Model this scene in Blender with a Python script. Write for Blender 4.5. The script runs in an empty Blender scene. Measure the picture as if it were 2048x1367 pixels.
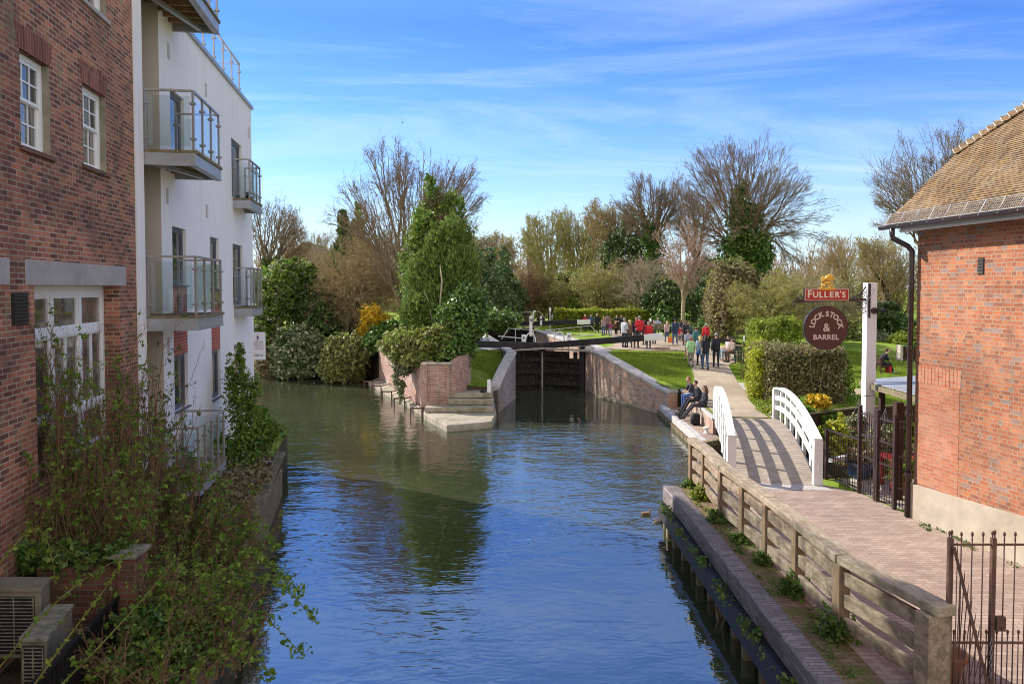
import bpy, bmesh, math, random
import numpy as np
from mathutils import Vector, Matrix
from mathutils.geometry import delaunay_2d_cdt
rad = math.radians
S = bpy.context.scene
COL = S.collection

# ------------------------------------------------------------------ camera, sky, sun, exposure
F, U0, V0, HZ, CAMZ, PITCH = 1480.0, 1024.0, 627.0, 575.0, 4.9, 0.0351
cd = bpy.data.cameras.new('camera'); cam = bpy.data.objects.new('camera', cd); COL.objects.link(cam)
cd.sensor_fit = 'HORIZONTAL'; cd.sensor_width = 36.0; cd.lens = 36.0*F/2048.0
cd.shift_y = -(683.5-V0)/2048.0
cd.clip_start = 0.1; cd.clip_end = 3000
cam.location = (0, 0, CAMZ); cam.rotation_euler = (math.pi/2-PITCH, 0, 0)
S.camera = cam

SUN_AZ, SUN_EL = rad(-57), rad(36)          # azimuth from +Y towards +X
sunv = Vector((math.sin(SUN_AZ)*math.cos(SUN_EL), math.cos(SUN_AZ)*math.cos(SUN_EL), math.sin(SUN_EL)))
sl = bpy.data.lights.new('sun', 'SUN'); sun = bpy.data.objects.new('sun', sl); COL.objects.link(sun)
sl.energy = 4.9; sl.angle = rad(0.53); sl.color = (1.0, 0.93, 0.83)
sun.rotation_euler = (-sunv).to_track_quat('-Z', 'Y').to_euler()
sun.location = (-30, 20, 40)

W = bpy.data.worlds.new('World'); S.world = W; W.use_nodes = True
wn, wl = W.node_tree.nodes, W.node_tree.links; wn.clear()
sky = wn.new('ShaderNodeTexSky'); sky.sky_type = 'NISHITA'; sky.sun_disc = False
sky.sun_elevation = SUN_EL; sky.sun_rotation = SUN_AZ % (2*math.pi)
sky.air_density = 1.0; sky.dust_density = 0.0; sky.ozone_density = 2.0; sky.altitude = 50
# thin cirrus streaks on the sky direction, blue deepening upwards, unseen white fill added behind the viewer
tc = wn.new('ShaderNodeTexCoord'); sep = wn.new('ShaderNodeSeparateXYZ'); wl.new(tc.outputs['Generated'], sep.inputs[0])
def wmath(op, a, b=None, c=None):
    n = wn.new('ShaderNodeMath'); n.operation = op
    for i, x in enumerate((a, b, c)):
        if x is None: continue
        if isinstance(x, (int, float)): n.inputs[i].default_value = x
        else: wl.new(x, n.inputs[i])
    return n.outputs[0]
def wramp(fac, stops):
    r = wn.new('ShaderNodeValToRGB'); wl.new(fac, r.inputs[0]); e = r.color_ramp.elements
    while len(e) > 1: e.remove(e[-1])
    for i, (p, c) in enumerate(stops):
        x = e[0] if i == 0 else e.new(p); x.position = p; x.color = (*(c if isinstance(c, tuple) else (c, c, c)), 1)
    return r.outputs[0]
def wmix(f, a, b, mode='MIX'):
    n = wn.new('ShaderNodeMix'); n.data_type = 'RGBA'; n.blend_type = mode
    for s, x in ((n.inputs[0], f), (n.inputs[6], a), (n.inputs[7], b)):
        if isinstance(x, (int, float)): s.default_value = x
        elif isinstance(x, tuple): s.default_value = (*x, 1)
        else: wl.new(x, s)
    return n.outputs[2]
zz = wmath('MAXIMUM', sep.outputs[2], 0.0)
def streaks(scale, rot, loc, ns, lo, hi, dist):
    d = wmath('ADD', zz, 0.13); cb = wn.new('ShaderNodeCombineXYZ'); wl.new(wmath('DIVIDE', sep.outputs[0], d), cb.inputs[0]); wl.new(wmath('DIVIDE', sep.outputs[1], d), cb.inputs[1])
    mp = wn.new('ShaderNodeMapping'); mp.inputs['Rotation'].default_value = (0, 0, rad(rot)); mp.inputs['Scale'].default_value = (*scale, 1); mp.inputs['Location'].default_value = loc; wl.new(cb.outputs[0], mp.inputs['Vector'])
    nz = wn.new('ShaderNodeTexNoise'); nz.inputs['Scale'].default_value = ns; nz.inputs['Detail'].default_value = 9; nz.inputs['Roughness'].default_value = 0.6; nz.inputs['Distortion'].default_value = dist; wl.new(mp.outputs[0], nz.inputs['Vector'])
    return wramp(nz.outputs['Fac'], [(lo, 0.0), (hi, 1.0)])
tint = wramp(zz, [(0.0, (.60, .66, .74)), (0.08, (.55, .65, .80)), (0.18, (.37, .55, .88)), (0.33, (.27, .45, .84)), (0.42, (.50, .66, .97)), (0.55, (.40, .56, .90)), (0.72, (.24, .38, .76)), (0.95, (.6, .75, 1.0))])
blue = wmix(1.0, sky.outputs[0], tint, 'MULTIPLY')
s1 = streaks((0.34, 1.15), 40, (1.3, 0.55, 0), 0.9, 0.48, 0.80, 2.6); s2 = streaks((0.5, 1.9), 14, (4.1, 2.2, 0), 0.7, 0.53, 0.84, 1.8)
f1 = wmath('MULTIPLY', s1, wramp(zz, [(0.0, .42), (0.16, .46), (0.24, .42), (0.40, .42)])); f2 = wmath('MULTIPLY', s2, wramp(zz, [(0.0, .5), (0.18, .45), (0.26, .22), (0.40, .12)]))
cl = wmix(wmath('MAXIMUM', f1, f2), blue, (3.6, 4.3, 5.0))
haze = wramp(zz, [(0.0, .85), (0.05, .62), (0.12, .20), (0.22, .03), (0.3, 0.0)])
cl = wmix(haze, cl, (2.9, 3.5, 4.1))
back = wmath('MULTIPLY', wramp(wmath('MULTIPLY_ADD', sep.outputs[1], -1.0, 0.15), [(0.0, 0.0), (0.55, 1.0)]), wramp(zz, [(0.0, .6), (0.15, 1.0)]))  # mask of the bright fill added behind the camera to lift the shade
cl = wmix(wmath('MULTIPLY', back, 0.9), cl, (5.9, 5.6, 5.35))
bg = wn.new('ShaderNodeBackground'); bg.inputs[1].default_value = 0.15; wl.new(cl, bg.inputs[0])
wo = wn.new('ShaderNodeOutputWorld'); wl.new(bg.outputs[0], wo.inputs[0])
S.view_settings.view_transform = 'Standard'; S.view_settings.look = 'None'
S.view_settings.exposure = 0.8; S.view_settings.gamma = 1.0
S.render.engine = 'CYCLES'
S.cycles.max_bounces = 8; S.cycles.transparent_max_bounces = 16; S.cycles.use_denoising = True
S.cycles.sample_clamp_indirect = 6.0; S.cycles.filter_width = 1.0

# ------------------------------------------------------------------ helpers
FWD = Vector((0, math.cos(PITCH), -math.sin(PITCH))); UPV = Vector((0, math.sin(PITCH), math.cos(PITCH)))
CAM = Vector((0, 0, CAMZ))
def ray(u, v): return Vector((1, 0, 0))*((u-U0)/F) + FWD - UPV*((v-V0)/F)
def at(u, v, z=0.0):
    d = ray(u, v); return CAM + d*((z-CAMZ)/d.z)
def atY(u, v, Y):
    d = ray(u, v); return CAM + d*(Y/d.y)
def onp(u, v, p, n):
    d = ray(u, v); return CAM + d*((Vector(p)-CAM).dot(n)/d.dot(n))

def tag(o, label=None, cat=None, group=None, kind=None):
    if label: o['label'] = label
    if cat: o['category'] = cat
    if group: o['group'] = group
    if kind: o['kind'] = kind
    return o
def empty(name, loc=(0, 0, 0), label=None, cat=None, group=None, rz=0.0):
    o = bpy.data.objects.new(name, None); COL.objects.link(o); o.location = loc; o.rotation_euler = (0, 0, rz)
    o.empty_display_size = 0.2
    return tag(o, label, cat, group)
def world_mat(p):
    m = Matrix.Identity(4)
    while p is not None:
        m = p.matrix_parent_inverse @ Matrix.LocRotScale(p.location, p.rotation_euler, p.scale) @ m if p.parent else Matrix.LocRotScale(p.location, p.rotation_euler, p.scale) @ m
        p = p.parent
    return m
def auto_uv(me):
    n = len(me.polygons)
    if not n: return
    uv = me.uv_layers.new(name='uv')
    nl = len(me.loops)
    co = np.empty(len(me.vertices)*3, 'f'); me.vertices.foreach_get('co', co); co = co.reshape(-1, 3)
    vi = np.empty(nl, 'i'); me.loops.foreach_get('vertex_index', vi)
    nr = np.empty(n*3, 'f'); me.polygons.foreach_get('normal', nr); nr = nr.reshape(-1, 3)
    lt = np.empty(n, 'i'); me.polygons.foreach_get('loop_total', lt)
    fi = np.repeat(np.arange(n), lt)
    N = nr[fi]; P = co[vi]
    flat = np.abs(N[:, 2]) > 0.72
    h = np.sqrt(N[:, 0]**2+N[:, 1]**2)+1e-6
    t = np.stack([-N[:, 1]/h, N[:, 0]/h], 1)
    u = np.where(flat, P[:, 0], P[:, 0]*t[:, 0]+P[:, 1]*t[:, 1]); v = np.where(flat, P[:, 1], P[:, 2])
    uv.data.foreach_set('uv', np.stack([u, v], 1).astype('f').ravel())

def mesh_np(name, verts, faces, mats, parent=None, smooth=False, midx=None, uv=False):
    """verts (N,3), faces (M,k) arrays -> one linked mesh object"""
    verts = np.asarray(verts, 'f'); faces = np.asarray(faces, 'i')
    me = bpy.data.meshes.new(name)
    M, k = faces.shape
    me.vertices.add(len(verts)); me.vertices.foreach_set('co', verts.ravel())
    me.loops.add(M*k); me.loops.foreach_set('vertex_index', faces.ravel())
    me.polygons.add(M); me.polygons.foreach_set('loop_start', np.arange(0, M*k, k, dtype='i'))
    if midx is not None: me.polygons.foreach_set('material_index', np.asarray(midx, 'i'))
    me.polygons.foreach_set('use_smooth', np.full(M, smooth))
    me.update(calc_edges=True)
    for m in (mats if isinstance(mats, (list, tuple)) else [mats]): me.materials.append(m)
    if uv: auto_uv(me)
    o = bpy.data.objects.new(name, me); COL.objects.link(o)
    if parent is not None: local_to(o, parent)
    return o
def local_to(o, parent):
    """parent o (whose mesh is in world space) to parent, keeping its place"""
    o.parent = parent
    o.matrix_parent_inverse = world_mat(parent).inverted()

class MB:
    def __init__(s): s.v = []; s.f = []; s.m = []; s.mi = 0
    def face(s, pts):
        i = len(s.v); s.v += [tuple(p) for p in pts]; s.f.append(tuple(range(i, i+len(pts)))); s.m.append(s.mi)
    def hexa(s, b, t):
        """b, t: four bottom and four top corners, both counter-clockwise from above"""
        i = len(s.v); s.v += [tuple(p) for p in list(b)+list(t)]
        for q in ((3, 2, 1, 0), (4, 5, 6, 7), (0, 1, 5, 4), (1, 2, 6, 5), (2, 3, 7, 6), (3, 0, 4, 7)):
            s.f.append(tuple(i+k for k in q)); s.m.append(s.mi)
        return s
    def box(s, c, size, rz=0.0, rot=None):
        R = rot if rot is not None else Matrix.Rotation(rz, 3, 'Z')
        c = Vector(c); hx, hy, hz = size[0]/2, size[1]/2, size[2]/2
        P = lambda x, y, z: c + R @ Vector((x, y, z))
        return s.hexa([P(-hx, -hy, -hz), P(hx, -hy, -hz), P(hx, hy, -hz), P(-hx, hy, -hz)], [P(-hx, -hy, hz), P(hx, -hy, hz), P(hx, hy, hz), P(-hx, hy, hz)])
    def bar(s, p0, p1, w, h, up=(0, 0, 1)):
        """rectangular bar from p0 to p1; w sideways, h along up"""
        p0, p1, up = Vector(p0), Vector(p1), Vector(up); d = (p1-p0)
        if d.length < 1e-6: return s
        d.normalize(); x = d.cross(up)
        if x.length < 1e-4: x = d.cross(Vector((1, 0, 0)))
        x.normalize(); z = x.cross(d); x *= w/2; z *= h/2
        return s.hexa([p0-x-z, p0+x-z, p1+x-z, p1-x-z], [p0-x+z, p0+x+z, p1+x+z, p1-x+z])
    def tube(s, pts, r, n=8, cap=True):
        pts = [Vector(p) for p in pts]; R = r if isinstance(r, (list, tuple)) else [r]*len(pts)
        i0 = len(s.v); prev = None
        for k, p in enumerate(pts):
            d = (pts[min(k+1, len(pts)-1)]-pts[max(k-1, 0)]).normalized()
            x = d.cross(Vector((0, 0, 1))) if prev is None else prev - d*prev.dot(d)
            if x.length < 1e-4: x = d.cross(Vector((1, 0, 0)))
            x.normalize(); prev = x; y = d.cross(x)
            for j in range(n):
                a = 2*math.pi*j/n; s.v.append(tuple(p+(x*math.cos(a)+y*math.sin(a))*R[k]))
        for k in range(len(pts)-1):
            for j in range(n):
                a, b = i0+k*n+j, i0+k*n+(j+1) % n
                s.f.append((a, b, b+n, a+n)); s.m.append(s.mi)
        if cap:
            s.f.append(tuple(i0+j for j in reversed(range(n)))); s.m.append(s.mi)
            e = i0+(len(pts)-1)*n; s.f.append(tuple(e+j for j in range(n))); s.m.append(s.mi)
        return s
    def prism(s, poly, z0, z1):
        """poly: (x,y) counter-clockwise; z0,z1 numbers or lists"""
        n = len(poly); a = z0 if isinstance(z0, (list, tuple)) else [z0]*n; b = z1 if isinstance(z1, (list, tuple)) else [z1]*n
        i = len(s.v)
        s.v += [(p[0], p[1], a[k]) for k, p in enumerate(poly)] + [(p[0], p[1], b[k]) for k, p in enumerate(poly)]
        s.f.append(tuple(i+k for k in reversed(range(n)))); s.m.append(s.mi)
        s.f.append(tuple(i+n+k for k in range(n))); s.m.append(s.mi)
        for k in range(n):
            j = (k+1) % n; s.f.append((i+k, i+j, i+n+j, i+n+k)); s.m.append(s.mi)
        return s
    def ell(s, c, r, nu=12, nv=8, rot=None):
        c = Vector(c); i0 = len(s.v); R = rot if rot is not None else Matrix.Identity(3)
        for a in range(1, nv):
            th = math.pi*a/nv
            for b in range(nu):
                ph = 2*math.pi*b/nu
                s.v.append(tuple(c+R@Vector((r[0]*math.sin(th)*math.cos(ph), r[1]*math.sin(th)*math.sin(ph), r[2]*math.cos(th)))))
        t = len(s.v); s.v.append(tuple(c+R@Vector((0, 0, r[2])))); s.v.append(tuple(c-R@Vector((0, 0, r[2]))))
        for b in range(nu):
            b2 = (b+1) % nu
            s.f.append((t, i0+b, i0+b2)); s.m.append(s.mi)
            for a in range(nv-2):
                s.f.append((i0+a*nu+b, i0+(a+1)*nu+b, i0+(a+1)*nu+b2, i0+a*nu+b2)); s.m.append(s.mi)
            s.f.append((t+1, i0+(nv-2)*nu+b2, i0+(nv-2)*nu+b)); s.m.append(s.mi)
        return s
    def lathe(s, c, prof, n=20):
        """prof: (radius, z) upwards"""
        i0 = len(s.v); c = Vector(c)
        for r, z in prof:
            for j in range(n):
                a = 2*math.pi*j/n; s.v.append((c.x+r*math.cos(a), c.y+r*math.sin(a), c.z+z))
        for k in range(len(prof)-1):
            for j in range(n):
                a, b = i0+k*n+j, i0+k*n+(j+1) % n
                s.f.append((a, b, b+n, a+n)); s.m.append(s.mi)
        s.f.append(tuple(i0+j for j in reversed(range(n)))); s.m.append(s.mi)
        e = i0+(len(prof)-1)*n; s.f.append(tuple(e+j for j in range(n))); s.m.append(s.mi)
        return s
    def build(s, name, mats, parent=None, smooth=False, bevel=0.0, seg=2):
        me = bpy.data.meshes.new(name); me.from_pydata(s.v, [], s.f)
        ml = mats if isinstance(mats, (list, tuple)) else [mats]
        for m in ml: me.materials.append(m)
        if len(ml) > 1: me.polygons.foreach_set('material_index', s.m)
        if bevel > 0:
            bm = bmesh.new(); bm.from_mesh(me); bmesh.ops.remove_doubles(bm, verts=bm.verts, dist=1e-5)
            ed = [e for e in bm.edges if len(e.link_faces) == 2 and e.calc_face_angle(0) > 0.5]
            bmesh.ops.bevel(bm, geom=ed, offset=bevel, segments=seg, affect='EDGES', profile=0.6, clamp_overlap=True)
            bm.to_mesh(me); bm.free()
        me.polygons.foreach_set('use_smooth', [smooth]*len(me.polygons))
        me.update(); auto_uv(me)
        o = bpy.data.objects.new(name, me); COL.objects.link(o)
        if parent is not None: local_to(o, parent)
        return o

def copy_tree(o, parent=None):
    c = o.copy(); COL.objects.link(c)
    if parent is not None: c.parent = parent
    for ch in list(o.children): copy_tree(ch, c)
    return c
def grid_wall(P, s0, s1, z0, z1, holes, depth, mb=None):
    """P(s,z,off) -> point; wall face at off=0 with rectangular holes, reveals of the given depth (off negative = inwards)"""
    mb = mb or MB()
    ss = sorted({s0, s1, *[h[0] for h in holes], *[h[1] for h in holes]}); zs = sorted({z0, z1, *[h[2] for h in holes], *[h[3] for h in holes]})
    ss = [x for x in ss if s0-1e-6 <= x <= s1+1e-6]; zs = [x for x in zs if z0-1e-6 <= x <= z1+1e-6]
    for a, b in zip(ss, ss[1:]):
        for c, d in zip(zs, zs[1:]):
            ms, mz = (a+b)/2, (c+d)/2
            if any(h[0] < ms < h[1] and h[2] < mz < h[3] for h in holes): continue
            mb.face([P(a, c, 0), P(b, c, 0), P(b, d, 0), P(a, d, 0)])
    for h in holes:
        a, b, c, d = h[:4]; q = -(h[4] if len(h) > 4 else depth)
        mb.face([P(a, c, 0), P(a, d, 0), P(a, d, q), P(a, c, q)]); mb.face([P(b, c, 0), P(b, c, q), P(b, d, q), P(b, d, 0)])
        mb.face([P(a, d, 0), P(b, d, 0), P(b, d, q), P(a, d, q)]); mb.face([P(a, c, 0), P(a, c, q), P(b, c, q), P(b, c, 0)])
    return mb
# ------------------------------------------------------------------ materials
class NT:
    def __init__(s, name):
        s.m = bpy.data.materials.new(name); s.m.use_nodes = True
        s.t = s.m.node_tree; s.n = s.t.nodes; s.l = s.t.links; s.n.clear()
        s.out = s.n.new('ShaderNodeOutputMaterial'); s.b = s.n.new('ShaderNodeBsdfPrincipled'); s.l.new(s.b.outputs[0], s.out.inputs[0])
    def set(s, inp, x):
        if isinstance(x, (int, float)): inp.default_value = x
        elif isinstance(x, tuple): inp.default_value = x if len(x) == len(inp.default_value) else (*x, 1)
        else: s.l.new(x, inp)
    def co(s, kind='Object', scale=(1, 1, 1), rot=(0, 0, 0), loc=(0, 0, 0)):
        tc = s.n.new('ShaderNodeTexCoord'); mp = s.n.new('ShaderNodeMapping')
        s.l.new(tc.outputs[kind], mp.inputs[0]); mp.inputs['Scale'].default_value = scale; mp.inputs['Rotation'].default_value = rot; mp.inputs['Location'].default_value = loc
        return mp.outputs[0]
    def noise(s, vec, scale, detail=4, rough=0.55, dist=0.0):
        n = s.n.new('ShaderNodeTexNoise'); s.l.new(vec, n.inputs['Vector'])
        n.inputs['Scale'].default_value = scale; n.inputs['Detail'].default_value = detail; n.inputs['Roughness'].default_value = rough; n.inputs['Distortion'].default_value = dist
        return n.outputs['Fac']
    def ramp(s, fac, stops):
        r = s.n.new('ShaderNodeValToRGB'); s.l.new(fac, r.inputs[0]); e = r.color_ramp.elements
        while len(e) > 1: e.remove(e[-1])
        for i, (p, c) in enumerate(stops):
            c = (c, c, c) if isinstance(c, (int, float)) else c
            if i == 0: e[0].position = p; e[0].color = (*c, 1)
            else: x = e.new(p); x.color = (*c, 1)
        return r.outputs[0]
    def mix(s, fac, a, b, mode='MIX'):
        n = s.n.new('ShaderNodeMix'); n.data_type = 'RGBA'; n.blend_type = mode
        s.set(n.inputs[0], fac); s.set(n.inputs[6], a); s.set(n.inputs[7], b); return n.outputs[2]
    def math(s, op, a, b=0.0):
        n = s.n.new('ShaderNodeMath'); n.operation = op; s.set(n.inputs[0], a); s.set(n.inputs[1], b); return n.outputs[0]
    def bump(s, h, strength=0.3, dist=0.01, normal=None):
        b = s.n.new('ShaderNodeBump'); s.l.new(h, b.inputs['Height']); b.inputs['Strength'].default_value = strength; b.inputs['Distance'].default_value = dist
        if normal is not None: s.l.new(normal, b.inputs['Normal'])
        s.l.new(b.outputs[0], s.b.inputs['Normal']); return b.outputs[0]
    def fin(s, col=None, rough=0.8, metal=0.0, spec=None):
        if col is not None: s.set(s.b.inputs['Base Color'], col)
        s.set(s.b.inputs['Roughness'], rough); s.set(s.b.inputs['Metallic'], metal)
        if spec is not None: s.set(s.b.inputs['Specular IOR Level'], spec)
        return s.m

def dull(name, c, rough=0.8, var=0.25, scale=6.0, metal=0.0, bump=0.15, spec=0.4, dirt=None, dirt_amt=0.5, bd=0.01):
    """plain surface with mottling, optional dirt patches and fine bump"""
    t = NT(name); v = t.co(); n = t.noise(v, scale, 5, 0.6); n2 = t.noise(v, scale*7, 3, 0.6)
    k = t.ramp(n, [(0.3, tuple(x*(1-var) for x in c)), (0.7, tuple(min(1, x*(1+var)) for x in c))])
    if dirt:
        k = t.mix(t.math('MULTIPLY', t.ramp(t.noise(v, scale*0.45, 6, 0.65), [(0.48, 0.0), (0.68, 1.0)]), dirt_amt), k, dirt)
    if bump: t.bump(n2, bump, bd)
    return t.fin(k, rough, metal, spec)

def brick(name, cols, mortar, bw=0.225, bh=0.075, ms=0.007, stain=None, stain2=None, bump=0.5, rough=0.9, patch=None, off=0.5, squash=None, soot=0.45):
    t = NT(name); uv = t.co('UV')
    # slight waviness so courses are not ruler-straight
    wob = t.n.new('ShaderNodeTexNoise'); t.l.new(uv, wob.inputs['Vector']); wob.inputs['Scale'].default_value = 1.3; wob.inputs['Detail'].default_value = 2
    va = t.n.new('ShaderNodeVectorMath'); va.operation = 'MULTIPLY_ADD'; t.l.new(wob.outputs['Color'], va.inputs[0]); va.inputs[1].default_value = (0.02, 0.02, 0); t.l.new(uv, va.inputs[2])
    b = t.n.new('ShaderNodeTexBrick'); t.l.new(va.outputs[0], b.inputs['Vector'])
    b.offset = off
    if squash: b.squash = squash; b.squash_frequency = 2
    b.inputs['Color1'].default_value = (0, 0, 0, 1); b.inputs['Color2'].default_value = (1, 1, 1, 1); b.inputs['Mortar'].default_value = (0.5, 0.5, 0.5, 1)
    b.inputs['Scale'].default_value = 1.0; b.inputs['Mortar Size'].default_value = ms; b.inputs['Mortar Smooth'].default_value = 0.15; b.inputs['Bias'].default_value = 0
    b.inputs['Brick Width'].default_value = bw; b.inputs['Row Height'].default_value = bh
    n = len(cols); k = t.ramp(b.outputs['Color'], [((i+0.5)/n if i else 0.0, c) for i, c in enumerate(cols)])
    fine = t.noise(uv, 60, 4, 0.65); mid = t.noise(uv, 9, 4, 0.6); big = t.noise(uv, 0.7, 5, 0.6)
    k = t.mix(0.45, k, t.ramp(mid, [(0.25, 0.35), (0.75, 0.75)]), 'OVERLAY')
    k = t.mix(0.30, k, t.ramp(fine, [(0.3, 0.3), (0.7, 0.7)]), 'OVERLAY')
    mo = t.mix(t.ramp(mid, [(0.35, 0.0), (0.7, 0.7)]), mortar, tuple(x*0.6 for x in mortar))
    k = t.mix(b.outputs['Fac'], k, mo)
    if soot: k = t.mix(soot, k, t.ramp(t.noise(uv, 0.55, 7, 0.68, 0.6), [(0.30, 0.24), (0.5, 0.5), (0.70, 0.74)]), 'OVERLAY')
    if patch: k = t.mix(t.math('MULTIPLY', t.ramp(big, [(0.46, 0.0), (0.6, 1.0)]), patch[1]), k, patch[0])
    if stain: k = t.mix(t.math('MULTIPLY', t.ramp(t.noise(uv, 0.9, 7, 0.7, 0.4), [(0.5, 0.0), (0.68, 1.0)]), stain[1]), k, stain[0])
    if stain2: k = t.mix(t.math('MULTIPLY', t.ramp(t.noise(t.co('UV', (2.2, 0.6, 1), loc=(3, 7, 0)), 1.4, 7, 0.72), [(0.54, 0.0), (0.66, 1.0)]), stain2[1]), k, stain2[0])
    h = t.math('ADD', t.math('MULTIPLY', b.outputs['Fac'], -1.0), t.math('MULTIPLY', fine, 0.35))
    t.bump(h, bump, 0.012)
    return t.fin(k, rough, 0, 0.25)

def wood(name, c0, c1, rough=0.85, axis=(1.2, 1.2, 14), stain=None, amt=0.5, bump=0.35):
    """grain runs along the axis with the small scale (UV space: u along wall, v up)"""
    t = NT(name); v = t.co('Object', axis); g = t.noise(v, 2.2, 7, 0.65, 0.5); o = t.co(); n = t.noise(o, 3.1, 5, 0.6)
    k = t.ramp(g, [(0.3, c0), (0.68, c1)])
    k = t.mix(0.35, k, t.ramp(n, [(0.3, 0.3), (0.7, 0.72)]), 'OVERLAY')
    if stain: k = t.mix(t.math('MULTIPLY', t.ramp(t.noise(o, 4.4, 6, 0.7), [(0.46, 0.0), (0.62, 1.0)]), amt), k, stain)
    t.bump(g, bump, 0.01); return t.fin(k, rough, 0, 0.2)

def leaf(name, a, b, c=None, trans=0.35, rough=0.55):
    """leaves: a colour of its own per leaf, some light through"""
    t = NT(name); g = t.n.new('ShaderNodeNewGeometry'); r = g.outputs['Random Per Island']
    k = t.ramp(r, [(0.0, a), (0.6, b), (1.0, c or b)])
    big = t.noise(t.co(), 0.9, 3, 0.5)
    k = t.mix(0.35, k, t.ramp(big, [(0.3, 0.3), (0.7, 0.7)]), 'OVERLAY')
    t.set(t.b.inputs['Base Color'], k); t.b.inputs['Roughness'].default_value = rough; t.b.inputs['Specular IOR Level'].default_value = 0.35
    tr = t.n.new('ShaderNodeBsdfTranslucent'); t.l.new(k, tr.inputs[0]); mx = t.n.new('ShaderNodeMixShader'); mx.inputs[0].default_value = trans
    t.l.new(t.b.outputs[0], mx.inputs[1]); t.l.new(tr.outputs[0], mx.inputs[2]); t.l.new(mx.outputs[0], t.out.inputs[0])
    return t.m
def bark(name, a, b, rough=0.9):
    t = NT(name); v = t.co('Object', (3, 3, 0.8)); n = t.noise(v, 2.5, 6, 0.65)
    t.bump(n, 0.4, 0.02); return t.fin(t.ramp(n, [(0.3, a), (0.7, b)]), rough, 0, 0.15)
def glass_pane(name, tint=(0.85, 0.92, 0.9), mixf=0.82):
    t = NT(name); tr = t.n.new('ShaderNodeBsdfTransparent'); tr.inputs[0].default_value = (*tint, 1)
    gl = t.n.new('ShaderNodeBsdfGlossy'); gl.inputs['Roughness'].default_value = 0.02; gl.inputs[0].default_value = (0.9, 0.95, 1, 1)
    fr = t.n.new('ShaderNodeFresnel'); fr.inputs[0].default_value = 1.5
    mx = t.n.new('ShaderNodeMixShader'); t.l.new(t.math('ADD', fr.outputs[0], 1-mixf-0.1), mx.inputs[0]); t.l.new(tr.outputs[0], mx.inputs[1]); t.l.new(gl.outputs[0], mx.inputs[2]); t.l.new(mx.outputs[0], t.out.inputs[0])
    return t.m
def window_glass(name, c=(0.05, 0.055, 0.06)):
    t = NT(name); v = t.co(); n = t.noise(v, 1.3, 2, 0.5); t.bump(n, 0.03, 0.05)
    t.b.inputs['IOR'].default_value = 1.7
    return t.fin(t.ramp(t.noise(v, 2.5, 3, 0.5), [(0.35, tuple(x*0.5 for x in c)), (0.7, tuple(x*1.6 for x in c))]), 0.04, 0, 0.9)

M = {}
M['brick_left'] = brick('brick_dark_red', [(0.118, 0.052, 0.040), (0.183, 0.071, 0.048), (0.236, 0.089, 0.055), (0.277, 0.105, 0.064), (0.319, 0.131, 0.080), (0.389, 0.148, 0.085)], (0.425, 0.331, 0.249),
                        ms=0.009, stain=((0.088, 0.057, 0.048), 0.75), stain2=((0.236, 0.211, 0.117), 0.75), soot=0.75)
M['brick_right'] = brick('brick_orange_red', [(0.20, 0.085, 0.055), (0.25, 0.085, 0.046), (0.30, 0.098, 0.048), (0.345, 0.115, 0.054), (0.37, 0.13, 0.06), (0.40, 0.16, 0.078), (0.32, 0.105, 0.052), (0.27, 0.088, 0.048), (0.36, 0.122, 0.058), (0.215, 0.15, 0.135)], (0.33, 0.25, 0.175),
                         ms=0.009, bw=0.22, bh=0.08, squash=0.5, stain=((0.36, 0.20, 0.135), 0.45), stain2=((0.17, 0.10, 0.075), 0.5), soot=0.7)
M['brick_patch'] = brick('brick_salmon', [(0.320, 0.108, 0.060), (0.369, 0.131, 0.072), (0.398, 0.160, 0.090)], (0.349, 0.285, 0.210), stain=((0.407, 0.274, 0.204), 0.4), stain2=((0.233, 0.125, 0.084), 0.4))
M['brick_arch'] = brick('brick_soldier', [(0.13, 0.045, 0.03), (0.2, 0.07, 0.045), (0.24, 0.09, 0.06)], (0.25, 0.2, 0.15), bw=0.075, bh=0.4, off=0.0)
M['brick_panel'] = brick('brick_panel_red', [(0.32, 0.06, 0.035), (0.42, 0.085, 0.045), (0.36, 0.075, 0.05)], (0.42, 0.36, 0.32))
M['brick_lock'] = brick('brick_lock', [(0.20, 0.15, 0.12), (0.30, 0.23, 0.18), (0.38, 0.22, 0.15), (0.40, 0.32, 0.26), (0.26, 0.2, 0.17)], (0.40, 0.35, 0.29), bw=0.3, bh=0.09, ms=0.01,
                        patch=((0.50, 0.29, 0.19), 0.75), stain=((0.34, 0.31, 0.28), 0.7), stain2=((0.10, 0.085, 0.065), 0.75))
M['brick_lock_grey'] = brick('brick_lock_grey', [(0.17, 0.15, 0.15), (0.23, 0.2, 0.195), (0.28, 0.25, 0.24)], (0.32, 0.3, 0.28), bw=0.3, bh=0.09, ms=0.01, stain=((0.30, 0.2, 0.09), 0.55), stain2=((0.1, 0.09, 0.08), 0.6))
M['brick_island'] = brick('brick_island', [(0.20, 0.09, 0.07), (0.32, 0.15, 0.105), (0.38, 0.2, 0.15), (0.28, 0.13, 0.10)], (0.44, 0.38, 0.32), ms=0.011, stain=((0.46, 0.40, 0.36), 0.7), stain2=((0.12, 0.085, 0.06), 0.6))
M['brick_near'] = brick('brick_near', [(0.10, 0.045, 0.03), (0.16, 0.065, 0.042), (0.2, 0.085, 0.055)], (0.19, 0.16, 0.12), stain=((0.05, 0.05, 0.035), 0.6), stain2=((0.1, 0.11, 0.06), 0.5))
M['brick_wharf'] = brick('brick_wharf', [(0.13, 0.115, 0.115), (0.18, 0.155, 0.15), (0.22, 0.19, 0.185)], (0.10, 0.09, 0.08), bw=0.24, bh=0.075, ms=0.006, stain=((0.1, 0.09, 0.09), 0.5), bump=0.35)
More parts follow.
